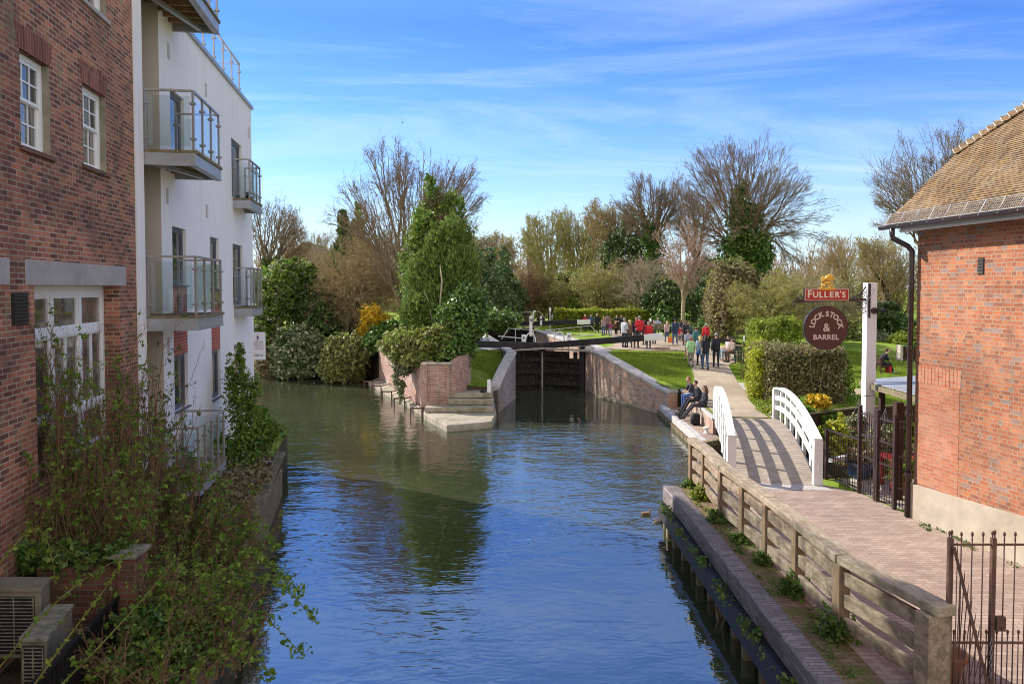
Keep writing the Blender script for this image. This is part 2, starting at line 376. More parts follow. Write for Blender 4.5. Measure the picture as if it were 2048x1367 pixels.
def pavers():
    t = NT('red_pavers'); uv = t.co('UV', rot=(0, 0, rad(0)))
    b = t.n.new('ShaderNodeTexBrick'); t.l.new(uv, b.inputs['Vector']); b.inputs['Color1'].default_value = (0, 0, 0, 1); b.inputs['Color2'].default_value = (1, 1, 1, 1)
    b.inputs['Scale'].default_value = 1; b.inputs['Brick Width'].default_value = 0.215; b.inputs['Row Height'].default_value = 0.1; b.inputs['Mortar Size'].default_value = 0.005; b.inputs['Mortar Smooth'].default_value = 0.2
    k = t.ramp(b.outputs['Color'], [(0.0, (0.255, 0.185, 0.15)), (0.4, (0.29, 0.212, 0.172)), (0.7, (0.315, 0.237, 0.193)), (1.0, (0.35, 0.266, 0.217))])
    k = t.mix(0.5, k, t.ramp(t.noise(uv, 0.9, 6, 0.65), [(0.3, 0.36), (0.7, 0.68)]), 'OVERLAY')
    k = t.mix(0.3, k, t.ramp(t.noise(uv, 40, 3, 0.6), [(0.3, 0.35), (0.7, 0.68)]), 'OVERLAY')
    k = t.mix(t.math('MULTIPLY', t.ramp(t.noise(uv, 1.7, 7, 0.72), [(0.5, 0.0), (0.66, 1.0)]), 0.55), k, (0.24, 0.185, 0.145))
    k = t.mix(b.outputs['Fac'], k, (0.15, 0.115, 0.085))
    t.bump(t.math('ADD', t.math('MULTIPLY', b.outputs['Fac'], -1.0), t.math('MULTIPLY', t.noise(uv, 25, 3), 0.4)), 0.35, 0.008)
    return t.fin(k, 0.85, 0, 0.3)
M['pavers'] = pavers()
def mossy():
    t = NT('mossy_pavers'); uv = t.co('UV')
    b = t.n.new('ShaderNodeTexBrick'); t.l.new(uv, b.inputs['Vector']); b.inputs['Color1'].default_value = (0.17, 0.105, 0.075, 1); b.inputs['Color2'].default_value = (0.25, 0.16, 0.11, 1); b.inputs['Mortar'].default_value = (0.08, 0.065, 0.03, 1)
    b.inputs['Scale'].default_value = 1; b.inputs['Brick Width'].default_value = 0.215; b.inputs['Row Height'].default_value = 0.1; b.inputs['Mortar Size'].default_value = 0.006
    k = t.mix(t.ramp(t.noise(uv, 2.6, 7, 0.7), [(0.44, 0.0), (0.58, 0.9)]), b.outputs['Color'], t.ramp(t.noise(uv, 30, 3), [(0.35, (0.06, 0.075, 0.02)), (0.65, (0.15, 0.16, 0.04))]))
    k = t.mix(t.math('MULTIPLY', t.ramp(t.noise(uv, 5, 6, 0.7), [(0.6, 0.0), (0.7, 1.0)]), 0.6), k, (0.30, 0.24, 0.17))
    t.bump(t.noise(uv, 18, 5, 0.7), 0.7, 0.02); return t.fin(k, 0.95, 0, 0.1)
M['mossy'] = mossy()
def ground(name, a, b, c, s=1.0, bump=0.5, bd=0.05, worn=None):
    t = NT(name); v = t.co(); n1 = t.noise(v, 0.35*s, 5, 0.6); n2 = t.noise(v, 3.0*s, 6, 0.7); n3 = t.noise(v, 22*s, 4, 0.7)
    k = t.ramp(n2, [(0.3, a), (0.55, b), (0.75, c)])
    k = t.mix(0.6, k, t.ramp(n1, [(0.35, 0.33), (0.65, 0.64)]), 'OVERLAY')
    if worn: k = t.mix(t.math('MULTIPLY', t.ramp(t.noise(v, 0.55, 7, 0.7), [(0.50, 0.0), (0.68, 1.0)]), 0.7), k, worn)
    k = t.mix(0.45, k, t.ramp(n3, [(0.3, 0.28), (0.7, 0.72)]), 'OVERLAY')
    t.bump(t.math('ADD', n3, n2), bump, bd); return t.fin(k, 0.95, 0, 0.15)
M['grass'] = ground('lawn', (0.14, 0.205, 0.018), (0.205, 0.30, 0.03), (0.26, 0.345, 0.055), 1.0, 0.7, 0.06, worn=(0.21, 0.20, 0.075))
M['earth'] = ground('earth', (0.05, 0.04, 0.025), (0.085, 0.07, 0.04), (0.12, 0.10, 0.06), 1.0)
M['gravel'] = ground('gravel_path', (0.30, 0.24, 0.175), (0.35, 0.285, 0.21), (0.40, 0.33, 0.25), 1.0, 0.3, 0.02)
M['concrete'] = dull('concrete', (0.42, 0.38, 0.32), 0.9, 0.18, 2.5, dirt=(0.25, 0.21, 0.15), dirt_amt=0.5)
M['plinth'] = dull('cement_render', (0.40, 0.345, 0.275), 0.9, 0.16, 2.2, dirt=(0.29, 0.225, 0.155), dirt_amt=0.7, bump=0.3)
M['stone'] = dull('grey_stone', (0.40, 0.38, 0.36), 0.9, 0.2, 5, dirt=(0.22, 0.2, 0.18), dirt_amt=0.5, bump=0.4)
M['stone_mossy'] = dull('mossy_stone', (0.30, 0.265, 0.2), 0.92, 0.25, 3, dirt=(0.12, 0.115, 0.05), dirt_amt=0.8, bump=0.5)
M['lintel'] = dull('lintel_stone', (0.37, 0.335, 0.315), 0.9, 0.12, 3, dirt=(0.24, 0.22, 0.20), dirt_amt=0.5)
def streaked(name, c, d, amt):
    t = NT(name); v = t.co('UV', (5, 0.22, 1)); n = t.noise(v, 1.5, 6, 0.7); b = t.noise(t.co('UV'), 0.5, 4, 0.6); f = t.noise(t.co(), 40, 3)
    k = t.mix(t.math('MULTIPLY', t.math('MULTIPLY', t.ramp(n, [(0.45, 0.0), (0.72, 1.0)]), t.ramp(b, [(0.35, 0.15), (0.65, 1.0)])), amt), c, d)
    t.bump(f, 0.12, 0.006); return t.fin(k, 0.85, 0, 0.2)
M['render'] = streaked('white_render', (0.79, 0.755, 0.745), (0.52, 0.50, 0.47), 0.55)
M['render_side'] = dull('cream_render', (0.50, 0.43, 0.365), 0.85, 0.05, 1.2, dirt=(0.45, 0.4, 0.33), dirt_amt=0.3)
M['white'] = dull('white_paint', (0.76, 0.76, 0.745), 0.5, 0.05, 4, dirt=(0.58, 0.56, 0.5), dirt_amt=0.35, bump=0.12)
M['white_clean'] = dull('white_gloss', (0.78, 0.78, 0.78), 0.35, 0.03, 3, bump=0.05)
M['white_sign_post'] = dull('white_post_paint', (0.70, 0.655, 0.665), 0.45, 0.04, 2, bump=0.05)
M['steel'] = dull('galvanised_steel', (0.36, 0.37, 0.39), 0.45, 0.15, 5, 0.35, 0.08, dirt=(0.28, 0.25, 0.22), dirt_amt=0.4)
M['rail'] = dull('brushed_rail', (0.36, 0.335, 0.325), 0.4, 0.1, 6, 0.45, 0.05)
M['grey_frame'] = dull('grey_frame', (0.105, 0.105, 0.13), 0.45, 0.1, 6, 0, 0.05)
M['soffit'] = wood('balcony_boards', (0.24, 0.145, 0.075), (0.38, 0.25, 0.14), axis=(9, 1.2, 1.2), stain=(0.16, 0.1, 0.055), amt=0.5)
M['glass_rail'] = glass_pane('balcony_glass', (0.80, 0.90, 0.88), 0.80)
M['win'] = window_glass('window_glass'); M['win_warm'] = window_glass('window_glass_curtain', (0.16, 0.14, 0.11))
M['fence'] = wood('weathered_timber', (0.170, 0.118, 0.079), (0.399, 0.313, 0.232), axis=(6.982, 1.518, 6.496), stain=(0.110, 0.090, 0.060), amt=0.7)
M['fence_top'] = wood('weathered_timber_top', (0.198, 0.157, 0.108), (0.435, 0.351, 0.266), axis=(8.899, 1.045, 8.415), stain=(0.148, 0.133, 0.079), amt=0.6)
M['fence_post'] = wood('post_timber', (0.155, 0.095, 0.056), (0.300, 0.214, 0.141), axis=(8.694, 8.550, 0.842), stain=(0.126, 0.095, 0.056), amt=0.4)
M['pile'] = wood('pile_timber', (0.08, 0.06, 0.04), (0.24, 0.19, 0.125), axis=(8, 8, 0.9), stain=(0.1, 0.11, 0.04), amt=0.5)
M['bank_timber'] = wood('bank_timber', (0.10, 0.075, 0.045), (0.28, 0.225, 0.14), axis=(7, 0.9, 7), stain=(0.1, 0.11, 0.045), amt=0.7)
M['deck'] = wood('deck_boards', (0.24, 0.195, 0.155), (0.37, 0.315, 0.26), axis=(1.0, 8, 8), stain=(0.2, 0.16, 0.12), amt=0.3)
M['gate_black'] = wood('black_oak', (0.010, 0.009, 0.008), (0.028, 0.024, 0.021), axis=(1, 6, 6), stain=(0.09, 0.075, 0.06), amt=0.35)
M['beam_black'] = dull('black_paint', (0.016, 0.014, 0.014), 0.55, 0.3, 3, dirt=(0.055, 0.045, 0.04), dirt_amt=0.5)
M['walkboard'] = wood('walkway_plank', (0.22, 0.19, 0.15), (0.42, 0.38, 0.31), axis=(1, 9, 9), stain=(0.14, 0.12, 0.09), amt=0.4)
M['iron'] = dull('black_iron', (0.022, 0.02, 0.02), 0.5, 0.3, 8, 0.2, 0.1)
M['pipe'] = dull('dark_brown_pipe', (0.035, 0.02, 0.02), 0.3, 0.2, 4, 0, 0.05, spec=0.6)
M['rust'] = dull('rusty_iron', (0.10, 0.052, 0.04), 0.7, 0.3, 9, 0.1, 0.25, dirt=(0.19, 0.095, 0.06), dirt_amt=0.6)
M['dark_wood'] = wood('dark_brown_timber', (0.035, 0.018, 0.014), (0.075, 0.042, 0.03), axis=(6, 6, 0.8))
M['fascia'] = dull('fascia_white', (0.52, 0.49, 0.49), 0.6, 0.08, 3, dirt=(0.35, 0.31, 0.28), dirt_amt=0.5)
M['zinc'] = dull('pale_mesh', (0.22, 0.22, 0.22), 0.4, 0.05, 6, 0.4, 0)
M['ac'] = dull('old_cream_casing', (0.225, 0.203, 0.144), 0.7, 0.18, 4, dirt=(0.075, 0.075, 0.043), dirt_amt=0.85)
M['ac_top'] = dull('lichen_casing', (0.23, 0.22, 0.16), 0.95, 0.4, 14, dirt=(0.06, 0.065, 0.035), dirt_amt=0.8, bump=0.4)
M['dark'] = dull('dark_interior', (0.012, 0.012, 0.013), 0.8, 0.1, 3, bump=0)
M['soil_dark'] = dull('dark_silt', (0.03, 0.026, 0.018), 0.95, 0.3, 3)
M['terracotta'] = dull('terracotta', (0.35, 0.14, 0.075), 0.8, 0.2, 6)
def tiles():
    t = NT('clay_roof_tiles'); uv = t.co('UV')
    b = t.n.new('ShaderNodeTexBrick'); t.l.new(uv, b.inputs['Vector']); b.inputs['Color1'].default_value = (0, 0, 0, 1); b.inputs['Color2'].default_value = (1, 1, 1, 1)
    b.inputs['Scale'].default_value = 1; b.inputs['Brick Width'].default_value = 0.165; b.inputs['Row Height'].default_value = 0.10; b.inputs['Mortar Size'].default_value = 0.004; b.inputs['Mortar Smooth'].default_value = 0
    k = t.ramp(b.outputs['Color'], [(0.0, (0.18, 0.115, 0.066)), (0.35, (0.245, 0.16, 0.09)), (0.7, (0.29, 0.20, 0.112)), (1.0, (0.25, 0.19, 0.125))])
    k = t.mix(0.5, k, t.ramp(t.noise(uv, 0.8, 6, 0.65), [(0.3, 0.32), (0.7, 0.66)]), 'OVERLAY')
    k = t.mix(t.math('MULTIPLY', t.ramp(t.noise(uv, 4.2, 7, 0.75), [(0.56, 0.0), (0.66, 1.0)]), 0.85), k, (0.36, 0.21, 0.035))
    k = t.mix(t.math('MULTIPLY', t.ramp(t.noise(t.co('UV', loc=(5, 2, 0)), 3.1, 7, 0.75), [(0.52, 0.0), (0.66, 1.0)]), 0.6), k, (0.17, 0.16, 0.12))
    k = t.mix(b.outputs['Fac'], k, (0.06, 0.045, 0.03))
    t.bump(t.noise(uv, 30, 4, 0.6), 0.4, 0.01); return t.fin(k, 0.9, 0, 0.15)
M['tiles'] = tiles()
def water():
    t = NT('canal_water')
    a = t.noise(t.co('Object', (0.7, 1.35, 1), rot=(0, 0, rad(9))), 0.95, 1.5, 0.4, 1.1)
    b = t.noise(t.co('Object', (1.0, 2.1, 1), rot=(0, 0, rad(-16))), 2.1, 1.5, 0.45, 1.4)
    c = t.noise(t.co('Object', (1.0, 1.1, 1), rot=(0, 0, rad(35))), 0.4, 2, 0.5)
    calm = t.ramp(t.noise(t.co('Object', (0.45, 0.3, 1), loc=(2.2, 0, 0)), 0.36, 3, 0.6), [(0.40, 0.22), (0.60, 1.0)])
    h = t.math('ADD', t.math('MULTIPLY', a, 1.0), t.math('MULTIPLY', b, 0.42)); h = t.math('MULTIPLY', h, calm); h = t.math('ADD', h, t.math('MULTIPLY', c, 0.5))
    t.bump(h, 0.55, 0.06)
    mur = t.noise(t.co('Object', (0.3, 0.3, 1)), 0.6, 4, 0.6)
    t.b.inputs['IOR'].default_value = 3.9
    return t.fin(t.ramp(mur, [(0.3, (0.024, 0.030, 0.015)), (0.7, (0.044, 0.050, 0.026))]), 0.012, 0, 0.5)
M['water'] = water()
M['bark'] = bark('bark_grey_brown', (0.055, 0.042, 0.028), (0.15, 0.118, 0.08)); M['bark_dark'] = bark('bark_dark', (0.042, 0.031, 0.022), (0.119, 0.087, 0.059))
M['twig'] = bark('twig_brown', (0.235, 0.171, 0.094), (0.445, 0.331, 0.186)); M['twig_dark'] = bark('twig_dark', (0.131, 0.095, 0.060), (0.263, 0.194, 0.118))
M['twig_pink'] = bark('twig_pink', (0.288, 0.186, 0.138), (0.480, 0.336, 0.252)); M['twig_olive'] = bark('twig_olive', (0.245, 0.216, 0.089), (0.416, 0.374, 0.158)); M['twig_pale'] = bark('twig_pale', (0.250, 0.206, 0.138), (0.425, 0.362, 0.250))
M['twig_red'] = bark('stem_red_brown', (0.128, 0.070, 0.040), (0.254, 0.156, 0.089)); M['twig_green'] = bark('stem_green', (0.11, 0.105, 0.03), (0.2, 0.19, 0.06))
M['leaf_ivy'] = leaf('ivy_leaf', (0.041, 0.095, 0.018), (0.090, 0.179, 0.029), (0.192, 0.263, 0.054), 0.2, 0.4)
M['leaf_ivy_pale'] = leaf('bright_ivy_leaf', (0.074, 0.144, 0.019), (0.150, 0.237, 0.031), (0.256, 0.309, 0.062), 0.35, 0.4)  # paler, yellower green ivy leaf
M['leaf_conifer'] = leaf('conifer_spray', (0.068, 0.116, 0.023), (0.132, 0.213, 0.035), (0.240, 0.302, 0.050), 0.25, 0.6)
M['leaf_conifer_dark'] = leaf('dark_conifer_spray', (0.040, 0.081, 0.025), (0.075, 0.125, 0.036), (0.125, 0.169, 0.046), 0.2, 0.6)
M['leaf_dark'] = leaf('dark_evergreen_leaf', (0.035, 0.074, 0.022), (0.074, 0.132, 0.031), (0.147, 0.210, 0.048), 0.15, 0.4)
M['leaf_olive'] = leaf('olive_leaf', (0.104, 0.127, 0.032), (0.199, 0.221, 0.057), (0.347, 0.338, 0.106), 0.3, 0.45)
M['leaf_variegated'] = leaf('variegated_leaf', (0.086, 0.115, 0.048), (0.201, 0.223, 0.103), (0.446, 0.431, 0.261), 0.25, 0.4)
M['leaf_lime'] = leaf('lime_leaf', (0.13, 0.19, 0.02), (0.23, 0.29, 0.03), (0.34, 0.38, 0.05), 0.4, 0.5)
M['leaf_privet'] = leaf('yellow_privet_leaf', (0.24, 0.27, 0.02), (0.38, 0.40, 0.03), (0.50, 0.48, 0.05), 0.4, 0.5)
M['leaf_yellow'] = leaf('yellow_flower', (0.42, 0.26, 0.01), (0.62, 0.40, 0.015), (0.70, 0.50, 0.03), 0.3, 0.6)
M['leaf_brown'] = leaf('brown_hedge_leaf', (0.132, 0.101, 0.052), (0.248, 0.194, 0.105), (0.342, 0.310, 0.149), 0.25, 0.6)
M['leaf_spring'] = leaf('spring_leaf', (0.099, 0.176, 0.023), (0.171, 0.277, 0.033), (0.270, 0.362, 0.053), 0.4, 0.5)
M['leaf_bud'] = leaf('budding_haze', (0.203, 0.196, 0.060), (0.312, 0.296, 0.090), (0.421, 0.398, 0.128), 0.35, 0.6)
M['leaf_pink'] = leaf('pink_bud', (0.27, 0.19, 0.14), (0.36, 0.27, 0.21), (0.46, 0.37, 0.30), 0.35, 0.7)
M['leaf_white'] = leaf('white_flower', (0.55, 0.53, 0.48), (0.72, 0.70, 0.66), (0.8, 0.78, 0.74), 0.3, 0.6)
M['leaf_weed'] = leaf('weed_leaf', (0.06, 0.11, 0.02), (0.10, 0.17, 0.03), (0.16, 0.21, 0.04), 0.35, 0.5)
M['blade'] = leaf('grass_blade', (0.15, 0.225, 0.016), (0.235, 0.335, 0.03), (0.32, 0.39, 0.06), 0.4, 0.6)
_flat = {}
def cloth(c, rough=0.85, var=0.12):
    k = (tuple(round(x, 3) for x in c), rough)
    if k not in _flat: _flat[k] = dull('cloth', c, rough, var, 12, bump=0.2)
    return _flat[k]
# ------------------------------------------------------------------ ground, water, paths
WZ = -1.0
def lerp_tab(x, tab):
    if x <= tab[0][0]: return tab[0][1]
    for (a, za), (b, zb) in zip(tab, tab[1:]):
        if x <= b: return za+(zb-za)*(x-a)/(b-a)
    return tab[-1][1]
def sst(a, b, x):
    t = min(1, max(0, (x-a)/(b-a))); return t*t*(3-2*t)
RAMP = [(27.5, 0.03), (31, 0.07), (34, 0.17), (36.5, 0.46), (38.7, 0.76), (42, 1.15), (45, 1.30), (60, 1.38), (120, 1.8)]
LAWN = [(26, 0.0), (34, 0.12), (45, 0.35), (60, 0.9), (80, 1.5), (140, 2.5)]
def hz(x, y):
    if x > 3.9 or y > 62:                                   # towpath side
        if y < 27: return 0.0
        w = sst(14, 19, x); z = lerp_tab(y, RAMP)*(1-w)+lerp_tab(y, LAWN)*w
        if x > 14: z += 0.55*math.exp(-((x-24)/5.0)**2-((y-50)/7.0)**2)
        if y > 62 and x < 3.9: z = 1.38+0.01*(y-62)
        return z
    if y < 27: return 0.12                                  # left bank below the buildings
    if y > 49 and x < -9.0: return 0.0+1.3*sst(49, 57, y)     # far bank of the side arm
    if y > 42.6 and x > -3.0: return 1.38
    lawn = lerp_tab(y, [(35.0, 0.02), (39.5, 0.75), (42.0, 1.33), (44, 1.38)])
    w = sst(-2.7, -1.9, x)
    return lawn*w+1.18*(1-w)
def atg(u, v, dz=0.0):
    d = ray(u, v); t0, t1 = 5.0, 5.0
    while t1 < 400:
        p = CAM+d*t1
        if p.z < hz(p.x, p.y)+dz: break
        t0 = t1; t1 *= 1.02
    for _ in range(30):
        t = (t0+t1)/2; p = CAM+d*t
        if p.z < hz(p.x, p.y)+dz: t1 = t
        else: t0 = t
    return CAM+d*t1
def XY(p): return (p.x, p.y)

def inside(poly, x, y):
    c = False; j = len(poly)-1
    for i in range(len(poly)):
        xi, yi = poly[i]; xj, yj = poly[j]
        if (yi > y) != (yj > y) and x < (xj-xi)*(y-yi)/(yj-yi)+xi: c = not c
        j = i
    return c
def densify(poly, step):
    out = []
    for i, p in enumerate(poly):
        q = poly[(i+1) % len(poly)]; n = max(1, int(math.hypot(q[0]-p[0], q[1]-p[1])/step))
        n = min(n, 60)
        out += [(p[0]+(q[0]-p[0])*k/n, p[1]+(q[1]-p[1])*k/n) for k in range(n)]
    return out
def sheet(name, poly, mat, dz=0.0, step=1.0, zf=None, kind='structure', extra=(), skirt=None, smooth=True):
    zf = zf or hz
    poly = densify(poly, step*1.5)
    xs = [p[0] for p in poly]; ys = [p[1] for p in poly]
    pts = [Vector(p) for p in poly]; n = len(pts)
    rng = random.Random(5)
    if len(extra) == 0:
        x = min(xs)+step/2
        while x < max(xs):
            y = min(ys)+step/2
            while y < max(ys):
                if inside(poly, x, y): pts.append(Vector((x+rng.uniform(-.1, .1)*step, y+rng.uniform(-.1, .1)*step)))
                y += step
            x += step
    else:
        pts += [Vector(p) for p in extra if inside(poly, *p)]
    r = delaunay_2d_cdt(pts, [], [list(range(n))], 1, 1e-4)
    sk = 0; V = [(p.x, p.y, zf(p.x, p.y)+dz) for p in r[0]]; Fc = [tuple(f) for f in r[2]]
    if skirt is not None:
        m = len(poly); base = len(V)
        for k in range(m):
            a, b = poly[k], poly[(k+1) % m]
            if max(abs(a[0]), abs(b[0])) > 100 or max(a[1], b[1]) > 200 or min(a[1], b[1]) < -30: continue
            i = len(V); V += [(a[0], a[1], zf(*a)+dz), (b[0], b[1], zf(*b)+dz), (b[0], b[1], skirt), (a[0], a[1], skirt)]
            Fc.append((i, i+3, i+2, i+1)); sk += 1
    me = bpy.data.meshes.new(name); me.from_pydata(V, [], Fc); me.materials.append(mat); me.materials.append(M['earth'])
    if sk: me.polygons.foreach_set('material_index', [0]*(len(Fc)-sk)+[1]*sk)
    me.polygons.foreach_set('use_smooth', [smooth]*len(me.polygons)); me.update(); auto_uv(me)
    o = bpy.data.objects.new(name, me); COL.objects.link(o)
    return tag(o, kind=kind)

WR = [at(1170, 779, WZ), at(1184, 785, WZ), at(1197, 792, WZ), at(1249, 806.5, WZ), at(1290, 817, WZ), at(1313, 823, WZ), at(1335, 831, WZ)]   # right wing wall at the waterline
WRT = [700, 700, 705, 734, 758, 772, 781]
LOCKDIR = Vector((-0.14, 0.99, 0)).normalized()
RG = Vector((WR[0].x, 42.7, 0)); LG = Vector((RG.x-4.5, 42.9, 0))
RGF = RG+LOCKDIR*17.5; LGF = LG+LOCKDIR*17.5
canal = [(4.02, -60), (4.02, 17.85), (6.2, 18.35), (9.5, 19.2), (12.5, 20.2), (13.0, 26.8), (9.9, 27.2), (7.75, 27.75), (7.85, 34.3), (WR[6].x+0.25, WR[6].y+0.2)]
canal += [(p.x+0.2, p.y+0.25) for p in WR[5::-1]]
canal += [(RG.x, RG.y), (RGF.x, RGF.y+3), (LGF.x, LGF.y+3), (LG.x, LG.y), (0.0, 39.4), (-0.72, 35.4), (-2.1, 35.3), (-3.0, 34.7), (-3.75, 34.75), (-8.0, 46.1), (-9.2, 48.2), (-12.5, 49.6), (-17, 50.2), (-60, 52), (-60, 26.5), (-9.4, 26.0), (-7.4, 24.2), (-6.85, 21.2), (-3.75, 7.0), (-2.6, 0), (-2.6, -60)]
gpoly = [(400, -60), (400, 700), (-400, 700), (-400, -60)] + canal[::-1]
rng = random.Random(3)
ex = []
for i in range(-36, 46):
    for j in range(0, 96):
        ex.append((i*1.0+rng.uniform(-.2, .2), j*1.0+rng.uniform(-.2, .2)))
for i in range(-19, 20):
    for j in range(-3, 34):
        x, y = i*20+rng.uniform(-3, 3), j*20+rng.uniform(-3, 3)
        if not (-38 < x < 47 and -2 < y < 97): ex.append((x, y))
sheet('ground', gpoly, M['grass'], 0.0, 400, extra=ex, skirt=-1.9)
# water and the silt below it
wmb = MB(); wmb.face([(-70, -60, WZ), (16, -60, WZ), (16, 66, WZ), (-70, 66, WZ)])
tag(wmb.build('water', M['water']), kind='structure')
smb = MB(); smb.face([(-70, -60, -1.85), (16, -60, -1.85), (16, 66, -1.85), (-70, 66, -1.85)])
tag(smb.build('canal_bed', M['soil_dark']), kind='structure')

# red paving between the wharf and the brick house, mossy strip, brick edge
PW0 = at(1825, 1035); PW1 = at(2048, 1131)                       # foot of the brick house
wd = (PW1-PW0).normalized(); wnr = Vector((wd.y, -wd.x, 0)); wnr = wnr if wnr.x < 0 else -wnr
PWN = PW0+wd*13
FX = [(4.45, 18.1), (4.5, 17.1), (4.42, 15.4), (4.5, 14.2), (4.56, 13.05), (4.58, 11.7), (4.6, 10.2), (5.0, 8.65)]    # fence posts
pav = [(4.62, -8), (PWN.x, PWN.y), (PW0.x+0.02, PW0.y), (8.5, 16.3), (8.3, 17.5), (7.75, 18.25), (5.55, 18.05), (4.62, 17.9)]
sheet('brick_paving', pav, M['pavers'], 0.008, 1.2, zf=lambda x, y: 0.0)
sheet('mossy_strip', [(4.11, -8), (4.62, -8), (4.62, 17.95), (4.11, 17.95)], M['mossy'], 0.012, 0.6, zf=lambda x, y: 0.0)
# gravel towpath
gp = [(1205, 698), (1300, 702), (1371, 702), (1386, 745), (1393, 775), (1404, 800), (1441, 838), (1534, 838), (1513, 806), (1473, 760), (1456, 731), (1475, 722), (1500, 716), (1496, 706), (1465, 702), (1436, 690), (1400, 682), (1330, 673), (1290, 669), (1262, 656), (1190, 646), (1120, 645.5), (1120, 649), (1180, 654), (1222, 672), (1228, 690)]
gpw = [XY(atg(u, v)) for u, v in gp]
gpw[6] = (7.8, 27.7); gpw[5] = (7.95, 30.5); gpw[7] = (10.1, 27.4)
sheet('gravel_path', gpw[::-1], M['gravel'], 0.03, 0.7)
# paved strip on the seat wall side and the lawn path on the right
lp = [(1672, 784), (1740, 776), (1830, 758), (1900, 750), (1900, 757), (1830, 766), (1740, 786), (1672, 796)]
sheet('lawn_path', [XY(atg(u, v)) for u, v in lp][::-1], M['gravel'], 0.03, 0.8)
sheet('dirt_patch', [XY(atg(u, v)) for u, v in [(1795, 728), (1830, 720), (1880, 720), (1880, 735), (1830, 738)]][::-1], M['earth'], 0.03, 0.8)
sheet('gravel_patch', [XY(atg(u, v)) for u, v in [(1476, 766), (1512, 766), (1518, 800), (1511, 801)]][::-1], M['stone'], 0.035, 0.8)
# pub garden floor, soil under the left-hand shrubs
sheet('garden_floor', [(8.6, 16.2), (14, 16.2), (14, 19.9), (12.4, 20.1), (9.6, 19.1), (8.2, 18.7), (8.35, 17.5)], M['concrete'], 0.012, 0.8)
sheet('bank_soil', [(-3.5, 5), (-6.35, 20.8), (-8.2, 21.0), (-5.7, 5)], M['earth'], 0.02, 0.6)
sheet('lockside_paving', [(RG.x+0.45, 40.9), (RG.x+1.3, 41.2), (RG.x+1.6, 43.0), (RGF.x+1.3, RGF.y), (RGF.x+0.4, RGF.y), (RG.x+0.4, 42.7)], M['stone'], 0.03, 0.7)
sheet('lockside_paving', [(LG.x-0.42, 42.3), (LG.x-0.42, 42.9), (LGF.x-0.4, LGF.y), (LGF.x-1.3, LGF.y), (LG.x-1.5, 42.9), (LG.x-2.0, 42.3)][::-1], M['stone'], 0.03, 0.7)

def scatter_poly(rng, poly, n):
    xs = [p[0] for p in poly]; ys = [p[1] for p in poly]; out = []
    while len(out) < n:
        x, y = rng.uniform(min(xs), max(xs)), rng.uniform(min(ys), max(ys))
        if inside(poly, x, y): out.append((x, y))
    return out
def blades(name, poly, n, h, w, seed, mat='blade'):
    r = random.Random(seed); P = scatter_poly(r, poly, n); V = np.zeros((n*3, 3), 'f')
    for i, (x, y) in enumerate(P):
        z = hz(x, y); a = r.uniform(0, 6.28); hh = h*r.uniform(.5, 1.3); lx, ly = r.gauss(0, .5)*hh, r.gauss(0, .5)*hh
        V[3*i] = (x-math.cos(a)*w, y-math.sin(a)*w, z-.01); V[3*i+1] = (x+math.cos(a)*w, y+math.sin(a)*w, z-.01); V[3*i+2] = (x+lx, y+ly, z+hh)
    o = mesh_np(name, V, np.arange(n*3).reshape(-1, 3), M[mat]); tag(o, kind='stuff')
    o['label'] = {'lawn_grass': 'short green grass of the lockside lawns'}.get(name, 'short green grass'); o['category'] = 'grass'
    return o
lawnR = [(WR[i].x+0.75, WR[i].y+0.1) for i in range(2, 7)]+[XY(atg(1389, 778)), XY(atg(1383, 745)), XY(atg(1370, 706)), XY(atg(1210, 704))]
blades('lawn_grass', lawnR, 26000, 0.09, 0.012, 1)
blades('lawn_grass', [(-2.0, 35.6), (-0.9, 35.7), (-0.1, 39.5), (-0.5, 42.0), (-2.2, 42.0)], 6000, 0.09, 0.012, 2)
blades('lawn_grass', [XY(atg(1673, 782)), XY(atg(1690, 700)), XY(atg(1830, 725)), XY(atg(1830, 755))], 26000, 0.10, 0.016, 4)
blades('lawn_grass', [XY(atg(1675, 830)), XY(atg(1672, 798)), XY(atg(1740, 790)), XY(atg(1830, 768)), XY(atg(1830, 815))], 14000, 0.09, 0.013, 5)
blades('lawn_grass', [XY(atg(1531, 828)), XY(atg(1516, 806)), XY(atg(1498, 800)), XY(atg(1540, 838))], 3500, 0.11, 0.012, 6)
blades('lawn_grass', [XY(atg(1474, 758)), XY(atg(1459, 732)), XY(atg(1500, 724)), XY(atg(1512, 764))], 6000, 0.09, 0.012, 7)
